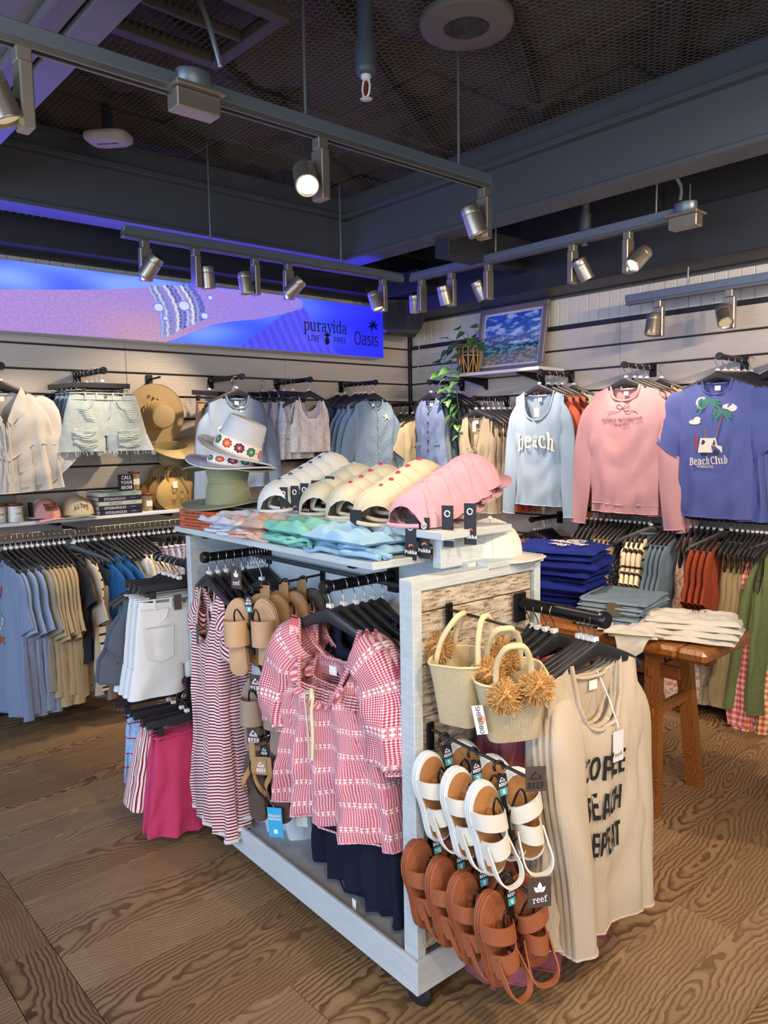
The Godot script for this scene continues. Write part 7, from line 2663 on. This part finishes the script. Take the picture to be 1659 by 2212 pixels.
	for k in 3:
		var s := spec({"sh": 0.165, "w": 0.185, "waist": 0.165, "waist_h": 0.36, "hem": 0.265, "len": 0.60, "nw": 0.125, "nd": 0.22, "nb": 0.12, "slope": 0.5, "slv": "puff", "sl": 0.29, "sw": 0.075, "fold": 0.019, "nf": 4.0, "ph": 0.6 + k * 1.2, "rr": 0.007, "T": 0.055, "crump": 0.012, "nu": 72, "nv": 26})
		var b := make_shirt(s, gm)
		# ruffle round the neckline
		var nl := neck_loop(s)
		var rf := []
		var ru := []
		for j in 3:
			var row := PackedVector3Array()
			var ur := PackedVector2Array()
			for i in 121:
				var t := float(i) / 120 * nl.size()
				var p: Vector3 = (nl[int(t) % nl.size()] as Vector3).lerp(nl[(int(t) + 1) % nl.size()], t - floorf(t))
				var out := Vector3(p.x, (p.y + 0.13) * 0.6 + 0.02, 0.0).normalized()
				row.append(p + out * 0.011 * j + Vector3(0, 0.003 * j, 0.012 * sin(i * 0.9) * j * 0.5 + signf(p.z) * 0.006 * j))
				ur.append(Vector2(t * 0.02, 0.02 * j))
			rf.append(row)
			ru.append(ur)
		var rm := mb()
		rm.grid(rf, true, ru)
		b.append(["ruffle", rm.mesh(), gm, ""])
		var sm := mb()
		for q in [0.30, 0.315, 0.33, 0.345, 0.36]:
			var lp := []
			for i in 60:
				var a := TAU * i / 60
				var yy: float = s.y0 - s.len * q
				var w2 := s_width(s, q)
				lp.append(Vector3(cos(a) * w2 * 1.005, yy, signf(sin(a)) * pow(absf(sin(a)), 0.6) * (s.T + 0.002) + 0.003 * sin(i * 2.6)))
			sm.tube(lp, 0.0035, 4, false, 1.0, true)
		b.append(["smocking", sm.mesh(), gm, ""])
		if k == 0:
			var tie := mb()
			var zz := s_front(s, 0, -0.30) + 0.012
			for e in [-1, 1]:
				tie.tube(curve([Vector3(0, -0.30, zz), Vector3(e * 0.018, -0.305, zz + 0.01), Vector3(e * 0.012, -0.35, zz + 0.012), Vector3(e * 0.01, -0.42, zz + 0.008), Vector3(e * 0.006 - 0.005, -0.50, zz + 0.005)], 5), 0.005, 6, true, 0.5)
			tie.tube(curve([Vector3(0, -0.29, zz), Vector3(0.015, -0.305, zz + 0.012), Vector3(0, -0.318, zz + 0.004)], 4), 0.007, 6)
			b.append(["front_tie", tie.mesh(), cord, ""])
		hang("gingham_blouse", "blouse", b, ["front red gingham puff-sleeve blouse with cream tie", "second red gingham blouse close behind the tied one", "rear red gingham blouse at the back of the arm"][k], gp(0.37 - 0.002 * k, [-0.005, 0.045, 0.20][k], 1.15), GYAW + [0.12, 0.0, -0.2][k], "top", "", [0.0, 0.0, 0.0][k])
	var nv := cloth("1c2133", "weave", "linen")
	for k in 3:
		var s := spec({"sh": 0.14, "w": 0.19, "hem": 0.25, "len": 0.84 + 0.02 * k, "nw": 0.085, "nd": 0.10, "ah": 0.14, "st": 0.125, "fold": 0.022, "nf": 4.0, "ph": k * 1.4})
		var d := make_shirt(s, nv)
		if k == 2:
			d.append(["shoulder_button", tb([Vector3(0.12, -0.12, 0.02), Vector3(0.12, -0.12, 0.03)], 0.008, 10).mesh(), mat("navy_button", "3a4258", 0.3), ""])
		hang("navy_dress", "dress", d, "%s long navy sleeveless dress behind the gingham blouses" % nth(k), gp(0.36 + 0.005 * k, 0.085 + 0.04 * k, 1.15), GYAW - 0.08 + 0.05 * k)
		part(get_node(NodePath("navy_dress" if k == 0 else "navy_dress_%03d" % k)), "price_tag", bx(Vector3(0.05 - 0.1 * k, -0.97, 0.06), Vector3(0.02, 0.035, 0.001), 0), mat("paper_tag", "ece8df", 0.75))
	# --- lower shelf: red books and folded tees
	var redc := mat("red_cover", "b55a3a", 0.5)
	for k in 3:
		var b := book("coffee_table_book", ["bottom red photo book beneath the green straw hat", "middle red photo book beneath the green straw hat", "top red photo book beneath the green straw hat"][k], gp(1.24, 0.085, 1.2502 + 0.0245 * k), GYAW + PI / 2 + 0.95, Vector3(0.24, 0.0235, 0.19), redc, "", wi, "red photo books under the hats")
		b.rotation.y = GYAW + 0.12
		var l := part(b, "lettering", letters("FLOWER ISLAND ESCAPES", "sans", 0.008, Vector2.ZERO, null, 0.0, 0.9, 0.0), mat("dark_red_ink", "7c3420", 0.6))
		l.position = Vector3(-0.03, 0.012, 0.0954)
		var bl := part(b, "spine_block", bx(Vector3(0.09, 0.012, 0.0951), Vector3(0.05, 0.0225, 0.0012), 0), mat("orange_red", "cf4a24", 0.5))
	var tees := [[0.99, 0.10, "crumpled white folded tee on the gondola shelf next to the books", "d9dce6", 0.30, 0.21, 21], [0.84, 0.09, "peach pink folded tee on the gondola shelf", "dfb9a8", 0.26, 0.22, 22], [0.62, 0.10, "mint green folded tee on the gondola shelf", "86d0c2", 0.32, 0.23, 23], [0.33, 0.105, "light blue folded tee at the near end of the gondola shelf", "98c2de", 0.34, 0.23, 24]]
	for t in tees:
		var o := thing("folded_tee", t[2], "t-shirt", gp(t[0], t[1], 1.2505), GYAW)
		var cm := cloth(t[3], "weave", "heather")
		part(o, "body", folded_mesh(t[4] * 0.92, t[5], 0.06, 2, 0.028, t[6], 44, 30), cm)
		var cr := part(o, "rolled_hem", crumple_rolls(t[4], 9, t[6]), cm)
		cr.position.z = t[5] * 0.36
	for t in [[0.90, 0.20, "pale lavender folded tee at the back of the gondola shelf", "aab3d8", 31], [0.72, 0.20, "dusty pink folded tee at the back of the gondola shelf", "c9969a", 32]]:
		var o := thing("folded_tee", t[2], "t-shirt", gp(t[0], t[1], 1.2505), GYAW + 0.1)
		part(o, "body", folded_mesh(0.24, 0.14, 0.05, 2, 0.012, t[4]), cloth(t[3], "weave", "heather"))
	var st := thing("shelf_ticket", "small white ticket stand behind the crumpled white tee", "ticket", gp(1.02, 0.19, 1.2505), GYAW)
	part(st, "ticket", bx(Vector3(0, 0.03, 0), Vector3(0.035, 0.06, 0.004), 0.001), mat("paper_tag", "ece8df", 0.75))
	# --- upper shelf: rows of nested rope caps, backs to the photographer
	var cream := cloth("cbbda2")
	var natural := cloth("cbc4ac")
	var whitec := cloth("d9dad8", "straw")
	var offw := cloth("d8d2c4")
	var pink := cloth("c99ca8")
	var red := mat("red_button", "b32a3c", 0.5)
	var teal := mat("teal_button", "6fb5a8", 0.5)
	var navyb := mat("navy_button", "3a4258", 0.3)
	var rows := [[0.19, pink, pink, pink, pink, 6, 0.205, "pink cap", "pink caps by the shelf end"], [0.365, cream, offw, cream, red, 5, 0.195, "cream cap with a red button", "cream caps beside the pink ones"], [0.56, natural, natural, natural, red, 4, 0.235, "natural cap with a red button", "natural caps with red buttons"], [0.74, natural, natural, natural, teal, 4, 0.25, "pale olive cap with a teal button", "olive caps with teal buttons"], [0.95, offw, whitec, whitec, navyb, 6, 0.20, "white mesh cap with a navy button", "white mesh caps"]]
	for r in rows:
		var cp := cap_parts(r[1], r[2], r[3], r[4], 0.35)
		for k in r[5]:
			var o := thing("rope_cap", "%s %s counting from the front of its row" % [nth(k), r[7]], "cap", gp(r[0] + 0.004 * k, r[6] + 0.047 * k, 1.332 + 0.019 * k), GYAW + PI + (0.15 if r[0] < 0.3 else 0.6), r[8])
			o.rotation.x = (-0.16 if k > 0 else -0.05) + rng.randf_range(-0.06, 0.06)
			o.rotation.y += rng.randf_range(-0.14, 0.14)
			o.rotation.z = rng.randf_range(-0.06, 0.06)
			put(o, cp)
	# hang tags of the caps
	var orange := mat("orange_ink", "d8632e", 0.6)
	var bkc := mat("black_card", "16161a", 0.6)
	var tk := 0
	for t in [[0.145, 0.125, 1.30], [0.115, 0.15, 1.305], [0.06, 0.19, 1.34], [0.02, 0.24, 1.345], [0.875, 0.16, 1.36], [0.84, 0.185, 1.365], [0.80, 0.20, 1.375], [0.765, 0.225, 1.385], [0.72, 0.255, 1.40]]:
		tk += 1
		var o := thing("cap_tag", "%s black hang tag from the left among the %s caps" % [nth((tk - 5) if tk > 4 else (tk - 1)) if tk <= 4 else nth(tk - 5), "pink" if t[0] < 0.3 else "white"], "hang tag", gp(t[0], t[1], t[2]), GYAW + 0.12 + t[1], "black tags on the %s caps" % ("pink" if t[0] < 0.3 else "white"))
		part(o, "card", bx(Vector3(0, 0, 0), Vector3(0.036, 0.115, 0.0015), 0), bkc)
		part(o, "lettering", letters("Pukka", "bold", 0.0105, Vector2(0, -0.035), null, 0.0, 0.95, 0.001), wi)
		part(o, "emblem", decal([[Vector2(-0.010, -0.022), Vector2(-0.006, -0.013), Vector2(0.004, -0.011), Vector2(0.011, -0.02), Vector2(0.003, -0.016)]], null, 0.001), orange)
		part(o, "ring", tb(arc(Vector3(0, 0.035, 0.002), Vector3.RIGHT, Vector3.UP, 0.008, 0, TAU * 0.95, 12), 0.002, 5), wi)
	var bt := thing("cap_tag", "large black double tag hanging from the front cream cap", "hang tag", gp(0.37, 0.10, 1.335), GYAW + 0.1)
	part(bt, "card", bx(Vector3(0, 0, 0), Vector3(0.05, 0.075, 0.002), 0), bkc)
	part(bt, "card", bx(Vector3(0.006, -0.045, 0.003), Vector3(0.045, 0.06, 0.002), 0), bkc)
	part(bt, "ring", tb(arc(Vector3(0.012, -0.03, 0.006), Vector3.RIGHT, Vector3.UP, 0.008, 0, TAU * 0.95, 12), 0.002, 5), grey)
	# white cap on the far lower shelf
	var wc := thing("baseball_cap", "white mesh-back cap on the low shelf behind the plank end", "cap", gp(0.12, 0.43, 1.2275), GYAW + PI * 0.62)
	put(wc, cap_parts(offw, offw, whitec, offw, 0.3))
	# --- hats
	var whs := mat("white_straw", "d9dbde", 0.8, 0.0, {"nrm": "straw", "ns": 1.8, "scale": Vector3(12, 12, 1)})
	var grs := mat("green_straw", "8d9472", 0.8, 0.0, {"nrm": "straw", "ns": 1.8, "scale": Vector3(12, 12, 1)})
	var cro := mat("crochet_band", "ffffff", 0.9, 0.0, {"tex": "crochet", "nrm": "weave", "scale": Vector3(1, 1, 1)})
	var ht := [["green_hat", "lower sage green straw sun hat lying on the red books", grs, 0.088, 0.175, 0.075, 0.010, null, Vector3(0.03, 0.4, 0.05), gp(1.235, 0.13, 1.345), -0.04], ["green_hat", "upper sage green straw sun hat turned crown-down over the lower one", grs, 0.083, 0.165, 0.06, 0.012, null, Vector3(PI, 0.4, 0.03), gp(1.235, 0.13, 1.482), 0.0], ["crochet_hat", "lower white straw hat with colourful crochet band", whs, 0.088, 0.17, 0.085, 0.014, cro, Vector3(0.02, 0.3, -0.10), gp(1.225, 0.14, 1.495), 0.16], ["crochet_hat", "topmost white straw hat with colourful crochet flower band", whs, 0.088, 0.15, 0.13, 0.014, cro, Vector3(0.04, 0.2, -0.22), gp(1.205, 0.15, 1.54), 0.42]]
	var view := Vector3(-0.749, 0, -0.663)
	for h in ht:
		var o := thing("straw_sun_hat", h[1], "hat", h[9])
		o.basis = Basis(view, h[10]) * Basis(Vector3.UP, 0.4) * (Basis(Vector3.RIGHT, h[8].x) if h[8].x > 3.0 else Basis())
		put(o, hat_parts(h[2], h[3], h[4], h[5], h[6], h[7]))
	# --- plank end: totes, sandals, sweaters
	straw_tote("rear natural straw tote with raffia pompoms on the plank end", gp(-0.075, 0.115, 1.005), E + 0.3, Vector3(0, 0, 0.03), false)
	straw_tote("front natural straw tote with white tag and two big raffia pompoms", gp(-0.20, 0.15, 0.985), E - 0.65, Vector3(0.12, 0, 0.08), true)
	var wsole := mat("white_sole", "d9dcd8", 0.55)
	var wstrap := mat("white_strap", "d8d4c6", 0.6, 0.0, {"nrm": "straw", "ns": 0.5, "scale": Vector3(24, 24, 1)})
	var cork := mat("tan_footbed", "a5713f", 0.7)
	for k in 3:
		var q := [0.06, 0.155, 0.235]
		sandal_pair("sandal_pair", ["rear pair of white two-strap sandals against the plank end", "middle pair of white two-strap sandals on the prong", "front pair of white two-strap sandals nearest the sweater"][k], gp(-q[k], 0.045 + 0.12 * q[k], 0.80 - 0.15 * q[k]), E - 0.34, "strap", 0.238, wsole, cork, wstrap, ["9", "9", "6"][k], "", 0.16, 0.052, 0.2)
	var rsole := mat("rust_rubber", "94502f", 0.6)
	var rstrap := mat("rust_strap", "995533", 0.62, 0.0, {"nrm": "straw", "ns": 0.5, "scale": Vector3(24, 24, 1)})
	var rbed := mat("rust_footbed", "925330", 0.7)
	for k in 4:
		var q := [0.035, 0.115, 0.19, 0.275]
		sandal_pair("sandal_pair", ["rearmost pair of rust brown sandals by the gondola corner", "second pair of rust brown sandals from the corner", "third pair of rust brown sandals from the corner", "front pair of rust brown sandals on the lowest end prong"][k], gp(-q[k], 0.03 + 0.11 * q[k], 0.545 - 0.18 * q[k]), E - 0.32 + 0.1 * (k % 2), "strap", 0.238, rsole, rbed, rstrap, ["10", "8", "7", "6"][k], "", 0.13, 0.052, 0.25)
	for sg in [[gp(-0.325, 0.108, 0.752), E - 0.6, 0.05, 0.062, false, "square dark peak-emblem card at the white sandals' prong end"], [gp(-0.345, 0.10, 0.47), E - 0.55, 0.058, 0.075, true, "dark brown card with white leaf emblem at the rust sandals"]]:
		var o := thing("brand_sign", sg[5], "sign", sg[0], sg[1])
		logo_plate(o, Vector3.ZERO, sg[2], sg[3], darkc, mat("black_ink", "17120f", 0.7) if not sg[4] else wi, sg[4])
	# beige sweaters
	var bk := cloth("bcae9a", "knit")
	for k in 4:
		var s := spec({"sh": 0.17, "w": 0.185, "hem": 0.205, "len": 0.76 - 0.01 * k, "nw": 0.10, "nd": 0.185, "nb": 0.05, "slv": "long", "sl": 0.68, "sw": 0.075, "splay": 0.02, "fold": 0.010, "nf": 2.5, "ph": k * 0.7 + 0.3, "rr": 0.009, "T": 0.035, "fwd": 1})
		var b := make_shirt(s, bk)
		if k == 0:
			var sfn := func(x, y): return s_front(s, x, y)
			var ink := mat("black_yarn", "17171c", 0.9)
			var lx := -0.02
			b.append(["lettering", letters("COFFEE", "bold", 0.068, Vector2(lx + 0.022, -0.40), sfn, 0.0, 0.47, 0.008), ink, ""])
			b.append(["lettering", letters("BEACH", "bold", 0.068, Vector2(lx + 0.02, -0.505), sfn, 0.0, 0.52, 0.008), ink, ""])
			b.append(["lettering", letters("REPEAT", "bold", 0.068, Vector2(lx + 0.02, -0.61), sfn, 0.0, 0.45, 0.008), ink, ""])
			b.append_array(size_sticker(Vector3(0.05, -0.29, s_front(s, 0.05, -0.32) + 0.010), 0.042, 0.085, "d9d6d8"))
			b.append(["tag_ribbon", tb(curve([Vector3(0.02, -0.15, -0.008), Vector3(0.035, -0.22, 0.02), Vector3(0.05, -0.30, s_front(s, 0.05, -0.32) + 0.010)], 4), 0.0025, 5, true).mesh(), mat("white_ribbon", "e4e0da", 0.7), ""])
			b.append(["lettering", letters("mod", "serif", 0.010, Vector2(0.05, -0.375), func(_x, _y): return s_front(s, 0.05, -0.32) + 0.0108, 0.1, 1.0, 0.0005), mat("grey_ink", "6d7d78", 0.6), ""])
		hang("knit_sweater", "sweater", b, ["front beige knit sweater with three words in black", "second beige knit sweater behind the lettered one", "third beige knit sweater behind the lettered one", "rear beige knit sweater on the thick arm"][k], gp(-0.262 + 0.017 * k, 0.437, 1.09), E - 0.10 - 0.02 * k)
	var rose := cloth("9a5660", "weave", "linen")
	for k in 4:
		hang("rose_dress", "dress", make_shirt(spec({"len": 0.90, "slv": "none", "sh": 0.17, "w": 0.21, "hem": 0.25, "ah": 0.1, "fold": 0.022, "nf": 4.0, "ph": k * 1.3, "nd": 0.12}), rose), "%s long rose-coloured dress between totes and beige sweaters" % nth(k), gp(-0.04 - 0.03 * k, 0.43, 1.09), E - 0.05)
	# --- far end: white denim shorts, grey sweatshirts, skirts
	var wden := cloth("d6d8d6")
	for k in 4:
		var sp := make_shorts(0.165, 0.215, 0.38, 0.27, wden, -0.135, 0.028, false)
		if k == 0:
			for e in [-1, 1]:
				var pk := mb()
				for q in [[Vector3(-0.055, -0.235, 0), Vector3(0.055, -0.235, 0)], [Vector3(0.055, -0.235, 0), Vector3(0.05, -0.36, 0)], [Vector3(0.05, -0.36, 0), Vector3(0.0, -0.38, 0)], [Vector3(0.0, -0.38, 0), Vector3(-0.05, -0.36, 0)], [Vector3(-0.05, -0.36, 0), Vector3(-0.055, -0.235, 0)]]:
					pk.tube([q[0] + Vector3(e * 0.10, 0, 0.029), q[1] + Vector3(e * 0.10, 0, 0.029)], 0.0025, 5)
				sp.append(["pocket_seam", pk.mesh(), wden, ""])
			sp.append(["leather_patch", bx(Vector3(-0.02, -0.15, 0.026), Vector3(0.03, 0.06, 0.002), 0).mesh(), mat("brown_tag", "4f4038", 0.7), ""])
		hang("white_shorts", "shorts", sp, ["front white denim shorts with patch pocket on the gondola end", "second white denim shorts behind the front pair", "third white denim shorts behind the front pair", "rear white denim shorts on the gondola end"][k], gp(1.45 + 0.045 * k, 0.005, 1.09), E - 0.08 - 0.04 * k, "clip")
	var hg := cloth("5d6470", "weave", "heather")
	for k in 2:
		hang("grey_sweatshirt", "sweatshirt", make_shirt(spec({"len": 0.34, "slv": "long", "sl": 0.27, "splay": 0.06, "sw": 0.09, "sh": 0.17, "w": 0.18, "hem": 0.17}), hg), "%s charcoal grey sweatshirt beyond the white shorts" % nth(k), gp(1.60 + 0.04 * k, 0.005, 1.09), E - 0.05)
	var cher := cloth("ffffff", "weave", "cherry", 0.55)
	var rs := cloth("ffffff", "weave", "red_stripe_up", 0.9)
	var pk2 := cloth("d64670", "weave", "heather")
	for k in 2:
		hang("pink_skirt", "skirt", make_skirt(-0.135, 0.13, 0.185, 0.40, pk2, 0.016, 3.0, k * 1.0), "%s hot pink skirt low on the gondola's far end" % ["front", "second"][k], gp(1.395 + 0.05 * k, -0.012, 0.545), E - 0.05, "clip")
	for k in 2:
		hang("striped_skirt", "skirt", make_skirt(-0.135, 0.12, 0.20, 0.33, rs, 0.022, 4.0, k * 1.0, 0), "%s red candy-striped skirt behind the hot pink skirts" % ["first", "second"][k], gp(1.53 + 0.045 * k, -0.01, 0.545), E - 0.1, "clip")
	hang("cherry_skirt", "skirt", make_skirt(-0.135, 0.11, 0.14, 0.30, cher, 0.016, 5.0, 0.4, 0), "pale blue cherry print skirt at the end of the low arm", gp(1.72, -0.02, 0.545), E - 0.15, "clip")

# ---------------------------------------------------------------- wooden bench with folded stacks
func bench() -> void:
	var o := thing("wooden_bench", "rustic honey-brown wooden bench table with splayed legs behind the gondola", "table", Vector3(2.74, 0, 1.58), 0.02)
	var wd := mat("bench_wood", "dccdb4", 0.45, 0.0, {"tex": "bench", "scale": Vector3(1.3, 5.0, 1), "coat": 0.15})
	var wv := mat("bench_wood_leg", "d8cab2", 0.5, 0.0, {"tex": "bench", "scale": Vector3(5.0, 1.3, 1)})
	var vert := func(m: MB):
		for i in m.v.size():
			m.t[i] = Vector2(m.v[i].y * 0.5, (m.v[i].x + m.v[i].z) * 2.0)
		return m
	var top := mb()
	top.box(Vector3(-0.07, 0.715, 0), Vector3(1.42, 0.05, 0.44), 0.014)
	part(o, "top_board", top, mat("bench_top", "e6d8c0", 0.42, 0.0, {"tex": "bench", "scale": Vector3(0.8, 2.2, 1), "coat": 0.2}))
	part(o, "end_board", bx(Vector3(0.70, 0.715, 0), Vector3(0.12, 0.052, 0.444), 0.015), mat("bench_end", "d8c8b0", 0.42, 0.0, {"tex": "bench", "scale": Vector3(2.2, 0.9, 1), "coat": 0.2}))
	for sx in [-1, 1]:
		for sz in [-1, 1]:
			var m := mb()
			var tp := Vector3(sx * 0.50, 0.695, sz * 0.125)
			var bt := Vector3(sx * 0.54, 0.0, sz * 0.195)
			var rows := []
			for q in [0.0, 0.5, 1.0]:
				var c := bt.lerp(tp, q)
				rows.append(PackedVector3Array([c + Vector3(-0.032, 0, -0.022), c + Vector3(0.032, 0, -0.022), c + Vector3(0.032, 0, 0.022), c + Vector3(-0.032, 0, 0.022), c + Vector3(-0.032, 0, -0.022)]))
			for i in 4:
				var rr := []
				for q in 3:
					rr.append(PackedVector3Array([rows[q][i], rows[q][i + 1]]))
				m.grid(rr, false, [], true)
			m.face([rows[0][0], rows[0][1], rows[0][2], rows[0][3]])
			part(o, "leg", vert.call(m), wv)
	for sz in [-1, 1]:
		part(o, "side_rail", bx(Vector3(0, 0.61, sz * 0.135), Vector3(1.24, 0.055, 0.022), 0.003), mat("bench_rail", "b09a80", 0.5, 0.0, {"tex": "bench", "scale": Vector3(1.3, 5.0, 1)}))
	for sx in [-1, 1]:
		part(o, "stretcher", bx(Vector3(sx * 0.515, 0.43, 0), Vector3(0.026, 0.045, 0.36), 0.003), wv)
		part(o, "stretcher", bx(Vector3(sx * 0.505, 0.60, 0), Vector3(0.026, 0.04, 0.34), 0.003), wv)
	# folded royal blue sweatshirts
	var blue := cloth("1a2c86", "weave", "heather")
	for k in 6:
		var p := thing("folded_sweatshirt", "%s royal blue folded sweatshirt from the bottom of the bench stack" % nth(k) if k < 5 else "topmost royal blue folded sweatshirt with white upside-down lettering", "sweatshirt", Vector3(2.62 + 0.012 * sin(k * 2.0), 0.741 + 0.05 * k, 1.50 + 0.01 * cos(k * 3.0)), 0.25 + 0.08 * sin(k * 1.7), "royal blue folded stack")
		part(p, "body", folded_mesh(0.44, 0.36, 0.056, 2 if k % 2 else 1, 0.013, 40.0 + k), blue)
		if k == 5:
			var wi := mat("white_print", "d6d2cc", 0.8)
			for t in [["Slow", 0.055, 0.0, 0.05], ["Mornings", 0.055, 0.07, 0.045], ["Club", 0.055, 0.13, 0.05], ["stay in bed", 0.016, 0.175, 0.02]]:
				var l := part(p, "lettering", letters(t[0], "serifbold", t[1], Vector2.ZERO, null, 0.0, 0.62, 0.0), wi)
				l.rotation = Vector3(-PI / 2, PI, 0)
				l.rotation = Vector3(-PI / 2, 0, 0)
				l.rotate_y(PI - 0.5)
				l.position = Vector3(0.02 + t[2] * 0.35, 0.070, 0.06 - t[2] * 1.0 + 0.0)
	# folded jeans
	var dn := cloth("93a8ba", "weave", "denim", 0.4)
	var dn2 := cloth("7a90a4", "weave", "denim", 0.4)
	for k in 5:
		var p := thing("folded_jeans", "%s pair of folded light blue jeans from the bottom of the stack" % nth(k), "jeans", Vector3(2.99 + 0.012 * (k % 2), 0.741 + 0.022 * k, 1.545 - 0.008 * k), 0.15 + 0.06 * (k % 3), "folded jeans stack")
		part(p, "body", folded_mesh(0.30, 0.36, 0.03, 2, 0.010, 60.0 + k), dn if k % 2 else dn2)
		var sl := mb()
		for q in 2:
			sl.tube([Vector3(-0.15, 0.008 + 0.014 * q, 0.15), Vector3(-0.155, 0.01 + 0.014 * q, 0.02), Vector3(-0.15, 0.009 + 0.014 * q, -0.14)], 0.006, 6)
			sl.tube([Vector3(-0.13, 0.008 + 0.014 * q, 0.178), Vector3(0.0, 0.01 + 0.014 * q, 0.182), Vector3(0.12, 0.009 + 0.014 * q, 0.178)], 0.006, 6)
		part(p, "folded_hem", sl, dn)
	var jt := thing("price_card", "dark olive price card leaning on the folded jeans", "price card", Vector3(3.06, 0.83, 1.70), 0.5)
	part(jt, "card", bx(Vector3.ZERO, Vector3(0.075, 0.06, 0.002), 0), mat("olive_card", "4a4436", 0.7))
	jt.rotation.x = -0.5
	# white folded tees at the bench end
	var wt := cloth("e2dfd6", "weave", "heather")
	for k in 4:
		var p := thing("white_folded_tee", ["lowest white folded tee spread on the bench end", "second white folded tee on the bench end", "third white folded tee on the bench end", "topmost white folded tee with a small outlined mark on bench"][k], "t-shirt", Vector3(3.29 + 0.01 * k, 0.7405 + 0.018 * k, 1.57 - 0.012 * k), 0.30 + 0.05 * k, "white tees on the bench")
		part(p, "body", folded_mesh(0.46 - 0.03 * k, 0.34 - 0.035 * k, 0.026, 1, 0.014, 80.0 + k * 3), wt)
		if k == 3:
			var l := part(p, "lettering", letters("LFT", "sans", 0.035, Vector2.ZERO, null, 0.0, 0.9, 0.0), mat("ink_dark", "2a2526", 0.7))
			l.rotation = Vector3(-PI / 2, 0, 0)
			l.position = Vector3(0.03, 0.042, -0.01)
	var fl := thing("white_folded_tee", "crumpled white sleeve bundle hanging over the bench edge", "t-shirt", Vector3(3.18, 0.752, 1.78), 0.42, "white tees on the bench")
	part(fl, "body", folded_mesh(0.2, 0.14, 0.03, 2, 0.016, 95.0), wt)
	part(fl, "rolled_hem", crumple_rolls(0.22, 9, 77, 0.008), wt)
	var dp := mb()
	var rr := []
	for j in 8:
		var row := PackedVector3Array()
		for i in 9:
			var xx := -0.06 + 0.15 * i / 8.0
			var q := j / 7.0
			row.append(Vector3(xx * (1.0 - 0.35 * q), 0.012 - 0.10 * q * q * (1.0 - 0.5 * absf(xx) / 0.09), 0.05 + 0.045 * sin(q * 1.4) + 0.004 * sin(i * 1.7 + j)))
		rr.append(row)
	dp.grid(rr)
	part(fl, "draped_corner", dp, wt)
	for k in 3:
		part(fl, "price_tag", bx(Vector3(-0.10 - 0.02 * k, 0.012 + 0.012 * k, -0.03 - 0.05 * k), Vector3(0.075, 0.0015, 0.035), 0), mat("paper_tag", "ece8df", 0.75))
